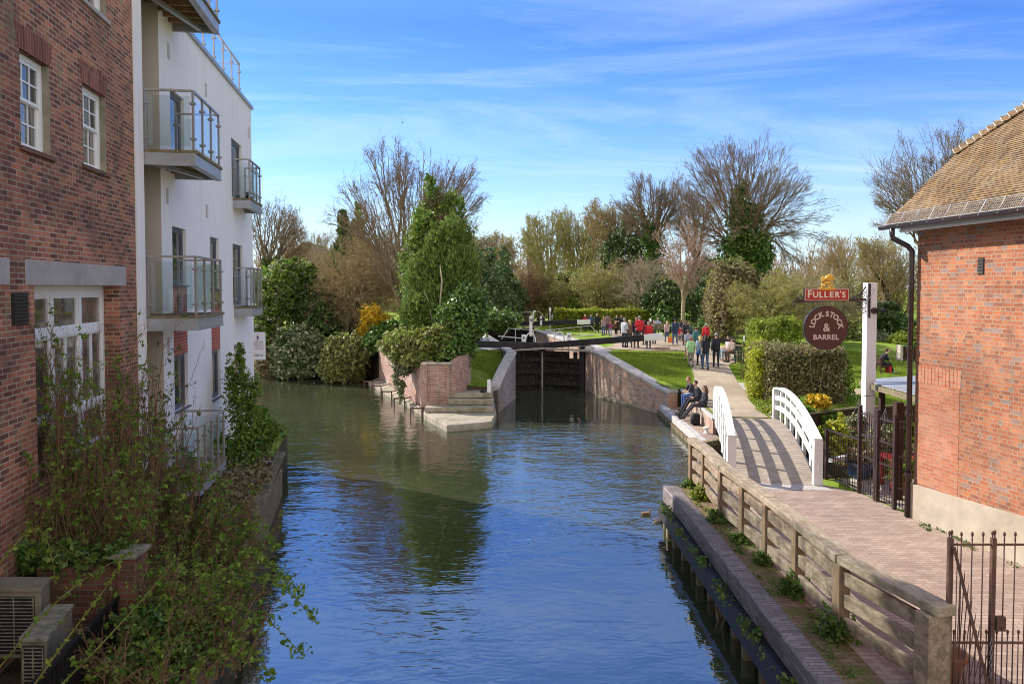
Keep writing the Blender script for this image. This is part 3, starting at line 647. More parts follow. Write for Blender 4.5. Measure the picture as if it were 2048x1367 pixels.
# ------------------------------------------------------------------ lock walls, island, steps, gates
def wall_strip(name, plan, tops, bottom, thick, mats, side=1, coping=None, label=None, cat='wall', parent=None, cap_over=0.05, cap_h=0.14):
    """wall along plan points; side=+1 puts the thickness to the left of the direction of travel"""
    root = parent or empty(name, (*plan[0][:2], bottom), label, cat)
    n = len(plan); off = []
    for i in range(n):
        a = Vector(plan[max(i-1, 0)][:2]); b = Vector(plan[min(i+1, n-1)][:2]); d = (b-a).normalized(); off.append(Vector((-d.y, d.x))*side)
    mb = MB(); cp = MB()
    for i in range(n-1):
        p, q = Vector(plan[i][:2]), Vector(plan[i+1][:2]); pi, qi = p+off[i]*thick, q+off[i+1]*thick
        b0 = [(p.x, p.y, bottom), (q.x, q.y, bottom), (qi.x, qi.y, bottom), (pi.x, pi.y, bottom)]
        t0 = [(p.x, p.y, tops[i]), (q.x, q.y, tops[i+1]), (qi.x, qi.y, tops[i+1]), (pi.x, pi.y, tops[i])]
        if side < 0: b0.reverse(); t0.reverse()
        mb.hexa(b0, t0)
        if coping:
            pa, qa = p-off[i]*cap_over, q-off[i+1]*cap_over; pb, qb = pi+off[i]*cap_over, qi+off[i+1]*cap_over
            e = 0.002
            b0 = [(pa.x, pa.y, tops[i]+e), (qa.x, qa.y, tops[i+1]+e), (qb.x, qb.y, tops[i+1]+e), (pb.x, pb.y, tops[i]+e)]
            t0 = [(x, y, z+cap_h) for x, y, z in b0]
            if side < 0: b0.reverse(); t0.reverse()
            cp.hexa(b0, t0)
    mb.build('wall_face', mats, root)
    if coping: cp.build('coping', coping, root, bevel=0.03)
    return root
def ztop(p, v): return at_z(p.y, v)
def at_z(Y, v):
    return atY(1024, v, Y).z
# right wing wall
plan = [(p.x, p.y) for p in WR]; tops = [at_z(p.y, v)-0.13 for p, v in zip(WR, WRT)]
sm, st = [], []
for i in range(len(plan)-1):
    for k in range(4):
        t = k/4; sm.append((plan[i][0]+(plan[i+1][0]-plan[i][0])*t, plan[i][1]+(plan[i+1][1]-plan[i][1])*t)); st.append(tops[i]+(tops[i+1]-tops[i])*t)
sm.append(plan[-1]); st.append(tops[-1])
rw = wall_strip('lock_wing_wall', sm, st, -1.8, 0.5, M['brick_lock'], side=1, coping=M['stone'], label='sunlit curving brick wing wall that steps down from the lock gate to the seated people')
g = MB(); g.bar((WR[1].x+0.03, WR[1].y-0.09, -1.4), (WR[1].x+0.03, WR[1].y-0.09, st[4]), 0.05, 0.06, up=(0, 1, 0)); g.build('stop_groove', M['dark'], rw)
g = MB()
for i in range(2, 6):
    p, q = WR[i], WR[i+1]; g.bar((p.x-0.08, p.y-0.1, WZ+0.06), (q.x-0.08, q.y-0.1, WZ+0.06), 0.16, 0.12)
g.build('footing_ledge', M['stone_mossy'], rw)
# right chamber wall (upstream of the gate)
wall_strip('chamber_wall', [(RG.x, RG.y+0.25), (RGF.x, RGF.y)], [1.36, 1.36], -1.8, 0.4, M['brick_lock'], side=-1, coping=M['stone'], label='straight brick chamber wall upstream of the lower gate on the path side')
wall_strip('chamber_wall', [(LG.x, LG.y+0.25), (LGF.x, LGF.y)], [1.36, 1.36], -1.8, 0.4, M['brick_lock'], side=1, coping=M['stone'], label='straight brick chamber wall behind the ivy on the island side')
wall_strip('gate_quoin', [(WR[0].x, WR[0].y), (RG.x, RG.y+0.2)], [1.3, 1.34], -1.8, 0.5, M['stone'], side=-1, coping=M['stone'], label='pale stone quoin holding the hinge end of the white tipped gate')
# left wing wall
LW = [at(1031, 797, WZ), at(1020, 806, WZ), at(1008, 816, WZ), at(997, 825, WZ)]
pl = [(LG.x, LG.y), (0.0, 40.6)]+[(p.x, p.y) for p in LW]+[(LW[3].x-0.28, LW[3].y+0.15)]
wall_strip('lock_wing_wall', pl, [1.36, 1.40, 1.36, 1.0, 0.55, 0.12, -0.02], -1.8, 0.42, M['brick_lock_grey'], side=-1, coping=M['stone'], label='shaded grey brick wing wall beside the sloping island lawn')
# island: pier, front wall, curved wall, long side wall
isl = empty('island_wall', (-4.0, 34.0, -1.0), 'old brick retaining wall of the island with pier and curved return above the steps', 'wall')
PX0, PX1 = atY(843, 700, 34.0).x, atY(897, 700, 34.0).x
mb = MB(); mb.box(((PX0+PX1)/2+0.12, 34.25, 0.38), (PX1-PX0-0.24, 0.5, 1.92)); mb.build('front_wall', M['brick_island'], isl)
mb = MB(); mb.box((PX0+0.12, 34.18, 0.42), (0.30, 0.55, 2.0)); mb.build('pier', M['brick_island'], isl, bevel=0.05)
mb = MB(); mb.box(((PX0+PX1)/2, 34.12, -0.68), (PX1-PX0+0.04, 0.5, 0.62)); mb.build('plinth', M['brick_island'], isl, bevel=0.02)
mb = MB(); mb.box(((PX0+PX1)/2+0.1, 34.25, 1.385), (PX1-PX0+0.1, 0.58, 0.09)); mb.build('coping', M['stone_mossy'], isl, bevel=0.03)
cv = []; ct = []
for k in range(9):
    t = k/8; cv.append((PX1-0.03+(0.98)*math.sin(t*1.35), 34.28+2.3*(1-math.cos(t*1.35)))); ct.append(1.34+0.55*t)
wall_strip('curved_wall', cv, ct, -0.6, 0.4, M['brick_island'], side=1, parent=isl)
side0, side1 = Vector((PX0+0.05, 34.45)), Vector(XY(at(742, 766, WZ)))+Vector((0.45, 0.25))
wall_strip('side_wall', [(side0.x, side0.y), *[tuple(side0.lerp(side1, t)) for t in (0.35, 0.7)], (side1.x, side1.y)], [1.32, 1.22, 1.15, 1.05], -1.8, 0.45, M['brick_island'], side=-1, parent=isl, coping=M['stone_mossy'])
# mooring ledge along the side wall
l0, l1 = at(848, 833, WZ), at(737, 770, WZ)
mb = MB(); mb.hexa([(l0.x, l0.y, -1.8), (side0.x-0.05, side0.y-0.2, -1.8), (side1.x, side1.y, -1.8), (l1.x, l1.y, -1.8)], [(l0.x, l0.y, -0.78), (side0.x-0.05, side0.y-0.2, -0.70), (side1.x, side1.y, -0.70), (l1.x, l1.y, -0.78)])
tag(mb.build('mooring_ledge', M['stone_mossy'], bevel=0.02), 'low stone mooring ledge at the water along the island side wall', 'ledge')
mbr = [(730, 748, 774), (748, 769, 785), (771, 792, 795), (794, 817, 808), (820, 847, 822)]
brk_lab = ['rusty mooring frame farthest along the ledge beside the big olive bush', 'rusty mooring frame second from the olive bush on the ledge', 'rusty mooring frame in the middle of the row on the ledge', 'rusty mooring frame just under the trailing ivy', 'tallest rusty mooring frame at the corner of the stone landing']
for (u0, u1, v), lb in zip(mbr, brk_lab):
    t = (u1-737)/(848-737); base = l1.lerp(l0, min(1, max(0.02, t)))
    b = Vector((base.x, base.y, -0.62)); a = b-Vector(((u1-u0)/F*b.y, 0, 0))
    e = empty('mooring_stage', (b.x, b.y, -0.8), lb, 'mooring', 'rusty mooring stages along the ledge')
    m = MB(); m.bar(a, b, 0.07, 0.07); m.build('cross_bar', M['rust'], e)
    m = MB(); m.bar(a+Vector((0.03, 0, 0)), a+Vector((0.03, 0, -0.9)), 0.05, 0.05, up=(0, 1, 0)); m.build('leg', M['rust'], e)
    m = MB(); m.bar(b-Vector((0.03, 0, -0.01)), b+Vector((-0.03, 0, -0.9)), 0.05, 0.05, up=(0, 1, 0)); m.build('leg', M['rust'], e)
    m = MB(); m.bar(b+Vector((0, 0.02, 0.0)), b+Vector((0.35, 0.75, 0.02)), 0.05, 0.05); m.build('brace', M['rust'], e)
# stone landing and steps
lan = [at(848, 826, -0.72), at(894, 850, -0.72), at(984, 842, -0.72), at(993, 824, -0.72)]
mb = MB(); poly = [XY(p) for p in lan]; poly.append((poly[3][0]-0.1, 35.3)); poly.append((PX0, 34.5)); mb.prism(poly, -1.8, -0.72)
stp = empty('stone_steps', (-2.5, 34.0, -0.72), 'worn stone landing stage with three broad steps below the island lawn', 'steps')
mb.build('landing', M['stone_mossy'], stp, bevel=0.07, seg=3)
for (ua, ub, v, zt, zb) in ((849, 988, 814.5, -0.48, -0.7), (896, 987, 799.5, -0.24, -0.46), (896, 985, 786, 0.0, -0.22)):
    a, b = at(ua, v, zt), at(ub, v, zt); mb = MB()
    mb.hexa([(a.x, a.y, zb), (b.x, b.y, zb), (b.x, 36.0, zb), (a.x, 36.0, zb)] if ua > 860 else [(a.x, a.y, zb), (b.x, b.y, zb), (b.x, 34.6, zb), (a.x, 34.6, zb)], [(a.x, a.y, zt), (b.x, b.y, zt), (b.x, 36.0, zt), (a.x, 36.0, zt)] if ua > 860 else [(a.x, a.y, zt), (b.x, b.y, zt), (b.x, 34.6, zt), (a.x, 34.6, zt)])
    mb.build('step', M['stone_mossy'], stp, bevel=0.03)
p = at(978, 784, 0.0)
mb = MB(); mb.prism([(p.x-.085, p.y-.085), (p.x+.085, p.y-.085), (p.x+.085, p.y+.085), (p.x-.085, p.y+.085)], -0.05, 0.60)
tag(mb.build('bollard', M['white'], bevel=0.03), 'short white square bollard on the top step by the shaded wing wall', 'bollard')
mb = MB(); mb.ell((p.x-0.28, p.y-0.05, 0.06), (0.14, 0.12, 0.08)); mb.tube([(p.x-0.4, p.y-.02, 0.03), (p.x-0.28, p.y+0.05, 0.10), (p.x-0.12, p.y, 0.03)], 0.03, 6)
tag(mb.build('mooring_ring', M['iron'], smooth=True), 'black iron mooring ring lying beside the short white bollard', 'ring')

# lower lock gates
MIT = Vector((atY(1084, 690, 43.9).x, 43.9, 0))
def lock_gate(heel, mitre, beam_end, sgn, label, zt, scale=1.0, front=True):
    root = empty('lock_gate', (heel.x, heel.y, -1.8), label, 'lock gate')
    d = (mitre-heel); d.z = 0; L = d.length; d.normalize(); nrm = Vector((d.y, -d.x, 0)); nrm = nrm if nrm.y < 0 else -nrm    # towards the camera side
    P = lambda s, o, z: Vector((heel.x, heel.y, 0))+d*s+nrm*o+Vector((0, 0, z))
    m = MB(); nb = 11
    for k in range(nb):
        a, b = L*k/nb+0.008, L*(k+1)/nb-0.008
        if sgn > 0 and front and k in (1, 3): top = zt-0.72             # boards missing: light shows through
        else: top = zt-0.12
        m.hexa([P(a, -0.02, -1.8), P(b, -0.02, -1.8), P(b, -0.1, -1.8), P(a, -0.1, -1.8)], [P(a, -0.02, top), P(b, -0.02, top), P(b, -0.1, top), P(a, -0.1, top)])
    m.build('planking', M['gate_black'], root)
    for z, h in ((zt-0.62, 0.24), (zt-1.30, 0.26), (zt-1.98, 0.26), (zt-2.6, 0.22)):
        m = MB(); m.hexa([P(0.02, 0.14, z-h/2), P(L-.02, 0.14, z-h/2), P(L-.02, -0.018, z-h/2), P(0.02, -0.018, z-h/2)], [P(0.02, 0.14, z+h/2), P(L-.02, 0.14, z+h/2), P(L-.02, -0.018, z+h/2), P(0.02, -0.018, z+h/2)])
        m.build('rail_beam', M['gate_black'], root, bevel=0.02)
    for s, nm, w in ((0.0, 'heel_post', 0.3), (L-0.24, 'mitre_post', 0.24)):
        top = zt+0.22 if nm == 'heel_post' else zt+0.05
        m = MB(); m.hexa([P(s, 0.17, -1.8), P(s+w, 0.17, -1.8), P(s+w, -0.14, -1.8), P(s, -0.14, -1.8)], [P(s, 0.17, top), P(s+w, 0.17, top), P(s+w, -0.14, top), P(s, -0.14, top)])
        m.build(nm, M['beam_black'], root, bevel=0.02)
    b0 = P(L+0.1, 0.0, zt+0.16); b1 = beam_end; dd = (b1-b0).normalized(); bl = (b1-b0).length
    m = MB(); m.bar(b0, b1-dd*1.06, 0.34, 0.36); bb = m.build('balance_beam', M['beam_black'], root, bevel=0.03)
    m = MB(); m.bar(b1-dd*1.055, b1, 0.345, 0.37); m.build('painted_end', M['white'], bb, bevel=0.02)
    m = MB(); m.hexa([P(-0.7, 0.62, zt-0.03), P(L+.02, 0.62, zt+.02), P(L+.02, 0.19, zt+.02), P(-0.7, 0.19, zt-0.03)], [P(-0.7, 0.62, zt+0.05), P(L+.02, 0.62, zt+0.10), P(L+.02, 0.19, zt+0.10), P(-0.7, 0.19, zt+0.05)])
    m.build('walkway', M['walkboard'], root)
    bp = lambda t, z: b0.lerp(b1, t)+Vector((0, 0.0, z))
    r = 0.016
    m = MB(); hr = [bp(0.04, 0.9), bp(0.42, 0.95), bp(0.50, 0.3)]; m.tube(hr, r, 6)
    m.tube([bp(0.12, 0.2), bp(0.12, 0.9)], r, 6); m.tube([bp(0.34, 0.2), bp(0.34, 0.94)], r, 6); m.build('handrail', M['white'], root)
    if not front: return root
    g0 = bp(0.24, 0.2)
    m = MB(); m.box(g0+Vector((0, -0.05, 0.22)), (0.26, 0.22, 0.42)); pb = m.build('paddle_gear', M['white'], root, bevel=0.02)
    m = MB(); m.tube([g0+Vector((0, -0.15, 0.26)), g0+Vector((0, -0.19, 0.26))], 0.05, 8); m.build('spindle', M['iron'], pb)
    m = MB(); m.bar(g0+Vector((0, 0.02, 0.1)), g0+Vector((0, 0.02, -0.25))+Vector((0, 0, -0.9)), 0.05, 0.05, up=(0, 1, 0)); m.build('rack_rod', M['iron'], pb)
    q = bp(0.16, 0.2); hoop = [q+Vector((0.30*math.cos(a)*sgn, 0, 0.55*math.sin(a))) for a in np.linspace(0, math.pi, 9)]
    m = MB(); m.tube(hoop, 0.045, 6); m.build('rack_hoop', M['white'], root)
    m = MB(); m.tube([g0+Vector((0.13*sgn, -.05, 0.22)), g0+Vector((1.5*sgn, -0.05, 0.34))], 0.03, 6); m.build('gear_shaft', M['white'], root)
    return root
g1 = lock_gate(RG, MIT, atY(1326, 672, 42.0), 1, 'black lower lock gate whose long balance beam ends in a white block by the crowd', 1.28)
g2 = lock_gate(LG, MIT, atY(912, 686, 40.6), -1, 'black lower lock gate with its balance beam running into the ivy', 1.28)
m = MB(); m.bar((MIT.x+0.01, MIT.y-0.26, -1.6), (MIT.x+0.01, MIT.y-0.26, 1.15), 0.09, 0.06, up=(0, 1, 0)); m.build('mitre_strip', M['walkboard'], g1)
# upper gates
RU, LU = RGF.copy(), LGF.copy(); MU = (RU+LU)/2+LOCKDIR*1.0
def lower_zt(): return 1.55
ug = lock_gate(RU, MU, atY(1181, 643, 58.5), 1, 'far black upper lock gate whose white tipped beam points at the man in dark red', 1.72, front=False)
ug2 = lock_gate(LU, MU, atY(962, 648, 58.5), -1, 'far black upper lock gate beyond the ivy end of the lock', 1.72, front=False)
for u, v0, v1, Y, lb in ((1062, 632, 672, 50.5, 'tall white paddle post standing beside the chamber on the island side'), (1082, 632, 650, 58.0, 'short white paddle post beside the two people dressed in black at the far gate')):
    a, b = atY(u, v0, Y), atY(u, v1, Y)
    e = empty('paddle_post', (a.x, Y, b.z), lb, 'post')
    m = MB(); m.box((a.x, Y, (a.z+b.z)/2), (0.19 if u == 1062 else 0.17, 0.2, a.z-b.z)); m.build('post_body', M['white'], e, bevel=0.02)
    m = MB(); m.box((a.x, Y-0.15, a.z-0.25), (0.12, 0.06, 0.12)); m.tube([(a.x+0.15, Y, a.z-0.15), (a.x+0.55, Y, a.z-0.15)], 0.03, 6); m.build('windlass_gear', M['iron'], e)
a = atY(1067, 646, 60); m = MB(); m.tube([(a.x, 60, a.z), (a.x, 60, a.z+0.75), (a.x+0.06, 60, a.z+0.95), (a.x+0.2, 60, a.z+1.0)], 0.05, 8)
tag(m.build('vent_pipe', M['white'], smooth=True), 'white crook topped pipe standing behind the far gate', 'pipe')
# ------------------------------------------------------------------ left-hand buildings
FD = Vector((-0.1493, 0.9888, 0)); FN = Vector((0.9888, 0.1493, 0)); F0 = Vector((-5.0, 0, 0))
def LP(s, z, o=0.0): return F0+FD*s+FN*o+Vector((0, 0, z))
def fac_(u, v, o=0.0):
    p = onp(u, v, F0+FN*o, FN); return (p-F0).dot(FD), p.z
def lbox(mb, s0, s1, z0, z1, o0, o1):
    return mb.hexa([LP(s0, z0, o1), LP(s1, z0, o1), LP(s1, z0, o0), LP(s0, z0, o0)], [LP(s0, z1, o1), LP(s1, z1, o1), LP(s1, z1, o0), LP(s0, z1, o0)])
# --- old brick house
SE = fac_(268, 300)[0]
house = empty('brick_house', LP(SE-4, 0.1, -3), 'tall dark weathered brick house with white sash windows beside the white block', 'house')
def win_px(u0, u1, vt, vb, uref):
    s0, s1 = fac_(u0, vt)[0], fac_(u1, vt)[0]; zt = fac_(uref, vt)[1]; zb = fac_(uref, vb)[1]; return [s0, s1, zb, zt]
w1 = win_px(38, 97, 97, 290, 40); w2 = win_px(164, 210, 165, 328, 165)
w3 = [w2[0]-0.02, w2[1]+0.12, w2[2]+2.62, w2[3]+2.65]
cs = win_px(68, 238, 570, 790, 70); cs[2] = 2.2
cs0 = [cs[0]-4.2, cs[0]-1.75, 2.2, cs[3]]
w0 = [w1[0]-1.95, w1[0]-1.0, w1[2], w1[3]]
cs[3] = 4.93
holes = [w+[0.22] for w in (w1, w2, w3, w0)]+[cs+[0.36], cs0+[0.36]]
mb = grid_wall(LP, 2.0, SE, -1.2, 11.6, holes, 0.22)
mb.face([LP(SE, -1.2, 0), LP(SE, -1.2, -8), LP(SE, 11.6, -8), LP(SE, 11.6, 0)])
mb.face([LP(2, 11.6, 0), LP(SE, 11.6, 0), LP(SE, 11.6, -8), LP(2, 11.6, -8)])
mb.build('wall', M['brick_left'], house)
def sash(w, open_=0.0):
    s0, s1, z0, z1 = w; o = -0.10; t = 0.055
    fr = MB()
    lbox(fr, s0, s0+t, z0, z1, o-0.06, o); lbox(fr, s1-t, s1, z0, z1, o-0.06, o); lbox(fr, s0+t, s1-t, z1-t*1.2, z1, o-0.06, o); lbox(fr, s0+t, s1-t, z0, z0+t, o-0.06, o)
    zm = (z0+z1)/2+0.02
    root = fr.build('sash_window', M['white_clean'], house)
    for nm, a, b, oo in (('upper_sash', zm, z1-t*1.2, o-0.015), ('lower_sash', z0+t, zm+0.03, o-0.045)):
        m = MB(); b0 = 0.045
        lbox(m, s0+t, s0+t+b0, a, b, oo-0.025, oo); lbox(m, s1-t-b0, s1-t, a, b, oo-0.025, oo); lbox(m, s0+t+b0, s1-t-b0, a, a+b0, oo-0.025, oo); lbox(m, s0+t+b0, s1-t-b0, b-b0, b, oo-0.025, oo)
        A, B, Cc, D = s0+t+b0, s1-t-b0, a+b0, b-b0
        for k in (1, 2): x = A+(B-A)*k/3; lbox(m, x-0.012, x+0.012, Cc, D, oo-0.02, oo-0.004)
        y = (Cc+D)/2; lbox(m, A, B, y-0.012, y+0.012, oo-0.021, oo-0.005)
        m.build(nm, M['white_clean'], root)
        g = MB(); g.face([LP(A, Cc, oo-0.022), LP(B, Cc, oo-0.022), LP(B, D, oo-0.022), LP(A, D, oo-0.022)]); g.build('pane', M['win_warm'] if nm == 'lower_sash' else M['win'], root)
    return root
for w in (w1, w2, w3, w0):
    sash(w)
    m = MB(); lbox(m, w[0]-0.05, w[1]+0.07, w[2]-0.07, w[2]-0.001, -0.18, 0.05); m.build('sill', M['lintel'] if w is w3 else M['brick_near'], house, bevel=0.01)
    m = MB(); a, b, zt = w[0]-0.07, w[1]+0.07, w[3]
    m.hexa([LP(w[0]-0.01, zt, 0.006), LP(w[1]+0.01, zt, 0.006), LP(w[1]+0.01, zt, -0.02), LP(w[0]-0.01, zt, -0.02)], [LP(a-0.06, zt+0.34, 0.006), LP(b+0.06, zt+0.34, 0.006), LP(b+0.06, zt+0.34, -0.02), LP(a-0.06, zt+0.34, -0.02)])
    m.build('brick_arch', M['brick_arch'], house)
    m = MB(); m.face([LP(w[1]-0.002, w[2], -0.001), LP(w[1]-0.002, w[2], -0.1), LP(w[1]-0.002, w[3], -0.1), LP(w[1]-0.002, w[3], -0.001)]); m.build('reveal', M['stone_mossy'], house)
def casement(w):
    s0, s1, z0, z1 = w; o = -0.26; t = 0.07
    m = MB(); L = s1-s0
    cuts = [s0, s0+L*0.36, s0+L*0.68, s1]
    lbox(m, s0, s0+t, z0, z1, o-0.08, o); lbox(m, s1-t, s1, z0, z1, o-0.08, o)
    lbox(m, s0+t, s1-t, z1-0.16, z1, o-0.08, o); lbox(m, s0+t, s1-t, z0, z0+t, o-0.08, o)
    for x in cuts[1:3]: lbox(m, x-0.05, x+0.05, z0+t, z1-0.16, o-0.08, o+0.005)
    tz = z1-0.72; lbox(m, s0+t, s1-t, tz-0.06, tz+0.06, o-0.08, o+0.01)
    tz2 = z1-2.0; lbox(m, s0+t, s1-t, tz2-0.05, tz2+0.05, o-0.08, o+0.01)
    root = m.build('casement_window', M['white_clean'], house)
    m = MB()
    for a, b in ((cuts[0]+t, cuts[1]-.05), (cuts[1]+.05, cuts[2]-.05), (cuts[2]+.05, cuts[3]-t)):
        for c, d in ((z0+t, tz2-.05), (tz2+.05, tz-.06), (tz+.06, z1-.16)):
            f = 0.035
            lbox(m, a, a+f, c, d, o-0.07, o-.02); lbox(m, b-f, b, c, d, o-.07, o-.02); lbox(m, a+f, b-f, c, c+f, o-.07, o-.02); lbox(m, a+f, b-f, d-f, d, o-.07, o-.02)
            if d-c < 1.5 and c > tz2 and c < tz: x = (a+b)/2; lbox(m, x-.025, x+.025, c+f, d-f, o-.07, o-.02)
    m.build('casement', M['white_clean'], root)
    g = MB(); g.face([LP(s0+t, z0+t, o-0.05), LP(s1-t, z0+t, o-0.05), LP(s1-t, z1-.16, o-0.05), LP(s0+t, z1-.16, o-.05)]); g.build('pane', M['win_warm'], root)
casement(cs); casement(cs0)
la, lb_ = fac_(50, 540)[0], fac_(251, 540)[0]
m = MB(); lbox(m, la, lb_, 4.935, 5.28, -0.30, 0.012); m.build('lintel', M['lintel'], house, bevel=0.008)
m = MB(); lbox(m, la-4.6, fac_(18, 540)[0], 4.935, 5.28, -0.30, 0.012); m.build('lintel', M['lintel'], house, bevel=0.008)
va, vb = fac_(22, 600)[0], fac_(55, 600)[0]; vz0, vz1 = fac_(38, 650)[1], fac_(38, 585)[1]
m = MB(); lbox(m, va, vb, vz0, vz1, -0.02, 0.01); vg = m.build('vent_grille', M['iron'], house)
m = MB()
for k in range(9): z = vz0+0.03+(vz1-vz0-0.06)*k/8; lbox(m, va+0.02, vb-0.02, z-0.012, z+0.008, 0.011, 0.035)
m.build('louvre', M['pipe'], vg)
# --- white apartment block
S0 = fac_(285, 300)[0]; S1 = fac_(322, 400)[0]; S2 = fac_(502, 216)[0]; SN = SE+0.02; RT = 10.9
flat = empty('apartment_block', LP((S1+S2)/2, 0.1, -4), 'white rendered apartment block with glass balconies along the left bank', 'apartment block')
def wrect(u0, u1, vt, vb):
    s0, s1 = fac_(u0, (vt+vb)/2)[0], fac_(u1, (vt+vb)/2)[0]; return [s0, s1, fac_(u0, vb)[1], fac_(u0, vt)[1]]
c1 = wrect(345, 372, 452, 570); c1[1] = fac_(372, 500)[0]; c2 = wrect(421, 438, 473, 577); c3 = wrect(466, 486, 487, 617)
floors = [1.1, 4.35, 7.6, 10.85]
W_ = []
W_.append(('door', [c1[0], c1[1], 7.62, fac_(345, 180)[1]]))
W_.append(('window', c1)); W_.append(('window', [c1[0], c1[1], fac_(348, 825)[1], fac_(348, 712)[1]]))
W_.append(('window', c2)); W_.append(('window', [c2[0], c2[1], fac_(421, 802)[1], fac_(421, 704)[1]]))
W_.append(('door', [c3[0], c3[1], 7.62, fac_(466, 278)[1]])); W_.append(('door', [c3[0], c3[1], 4.37, c3[3]])); W_.append(('window', [c3[0], c3[1], fac_(467, 765)[1], fac_(467, 690)[1]]))
mb = grid_wall(LP, S1, S2, -1.2, RT, [w+[0.16] for _, w in W_], 0.16)
mb.face([LP(S2, -1.2, 0), LP(S2, -1.2, -9), LP(S2, RT, -9), LP(S2, RT, 0)])
mb.face([LP(SN, RT, -1.6), LP(S1, RT, -1.6), LP(S1, RT, 0), LP(S2, RT, 0), LP(S2, RT, -9), LP(SN, RT, -9)])
mb.build('wall', M['render'], flat)
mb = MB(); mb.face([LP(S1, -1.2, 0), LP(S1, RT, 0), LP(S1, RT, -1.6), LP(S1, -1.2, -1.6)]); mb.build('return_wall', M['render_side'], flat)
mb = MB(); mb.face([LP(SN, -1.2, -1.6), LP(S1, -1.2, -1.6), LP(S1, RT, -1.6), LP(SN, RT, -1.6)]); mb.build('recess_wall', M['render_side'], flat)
mb = MB(); lbox(mb, SN, S0, -1.2, 11.5, -1.6, 0.02); mb.build('end_pier', M['render'], flat)
mb = MB()
for z in floors[:3]: lbox(mb, S0+0.15, S1-0.3, z, z+2.15, -1.6, -1.55)
mb.build('recess_door', M['dark'], flat)
for kind, w in W_:
    s0, s1, z0, z1 = w; o = -0.07; t = 0.07
    m = MB(); lbox(m, s0, s0+t, z0, z1, o-.06, o); lbox(m, s1-t, s1, z0, z1, o-.06, o); lbox(m, s0+t, s1-t, z1-t, z1, o-.06, o); lbox(m, s0+t, s1-t, z0, z0+t, o-.06, o)
    f = m.build('window' if kind == 'window' else 'balcony_door', M['grey_frame'], flat)
    m = MB(); a, b, c, d = s0+t, s1-t, z0+t, z1-t; q = 0.045
    lbox(m, a, a+q, c, d, o-.05, o-.012); lbox(m, b-q, b, c, d, o-.05, o-.012); lbox(m, a+q, b-q, c, c+q, o-.05, o-.012); lbox(m, a+q, b-q, d-q, d, o-.05, o-.012); m.build('casement', M['grey_frame'], f)
    m = MB(); m.face([LP(s0+t, z0+t, o-.035), LP(s1-t, z0+t, o-.035), LP(s1-t, z1-t, o-.035), LP(s0+t, z1-t, o-.035)]); m.build('pane', M['win'], f)
    if kind == 'window':
        m = MB(); lbox(m, s0-.03, s1+.03, z0-.03, z0-.001, -0.15, 0.07); m.build('sill', M['grey_frame'], f)
for (s0, s1), zt, zb in (((c1[0], c1[1]), c1[2]-.035, W_[2][1][3]+.002), ((c2[0], c2[1]), c2[2]-.035, W_[4][1][3]+.002)):
    m = MB(); lbox(m, s0, s1, zb, zt, -.05, 0.004); m.build('brick_panel', M['brick_panel'], flat)
for (u, v) in ((336, 102), (334, 392), (411, 180), (413, 422), (497, 265), (336, 690)):
    s, z = fac_(u, v); m = MB(); e = 0.012
    lbox(m, s-.07, s+.07, z-.17, z+.17, 0, .015); lbox(m, s-.05, s+.05, z-.15, z+.15, .015, .03); m.build('wall_vent', M['fascia'], flat, bevel=0.005)
m = MB(); lbox(m, S1-0.05, S2+0.06, RT-0.002, RT+0.10, -0.2, 0.07); lbox(m, S2-0.1, S2+0.06, RT-0.002, RT+0.10, -9, -0.201); m.build('parapet_trim', M['steel'], flat)
def rail_panels(root, pts, z, h, posts_between, rn='railing'):
    """glass railing along points [(s,off)...]"""
    rt = MB()
    for (a, b) in zip(pts, pts[1:]): rt.bar(LP(a[0], z+h, a[1]), LP(b[0], z+h, b[1]), 0.055, 0.04)
    hand = rt.build('handrail', M['rail'], root)
    seen = set(); cnt = [0]
    for (a, b), n in zip(zip(pts, pts[1:]), posts_between):
        for k in range(n+1):
            s, o = a[0]+(b[0]-a[0])*k/n, a[1]+(b[1]-a[1])*k/n
            if (round(s, 3), round(o, 3)) not in seen:
                seen.add((round(s, 3), round(o, 3))); p = LP(s, z, o); ps = MB(); ps.bar(p, p+Vector((0, 0, h)), 0.04, 0.04, up=(0, 1, 0))
                for zz_ in (z+.22, z+h-.25): ps.box((p.x, p.y, zz_), (.11, .07, .045), rz=math.atan2((b[1]-a[1]), (b[0]-a[0])) if False else 0.0)
                ps.build('post', M['rail'], root)
            if k < n:
                s2, o2 = a[0]+(b[0]-a[0])*(k+1)/n, a[1]+(b[1]-a[1])*(k+1)/n
                A, B = LP(s, 0, o), LP(s2, 0, o2); d = (B-A).normalized(); A = A+d*.06; B = B-d*.06; gl = MB()
                gl.face([A+Vector((0, 0, z+.08)), B+Vector((0, 0, z+.08)), B+Vector((0, 0, z+h-.1)), A+Vector((0, 0, z+h-.1))]); gl.build('glass_panel', M['glass_rail'], root)
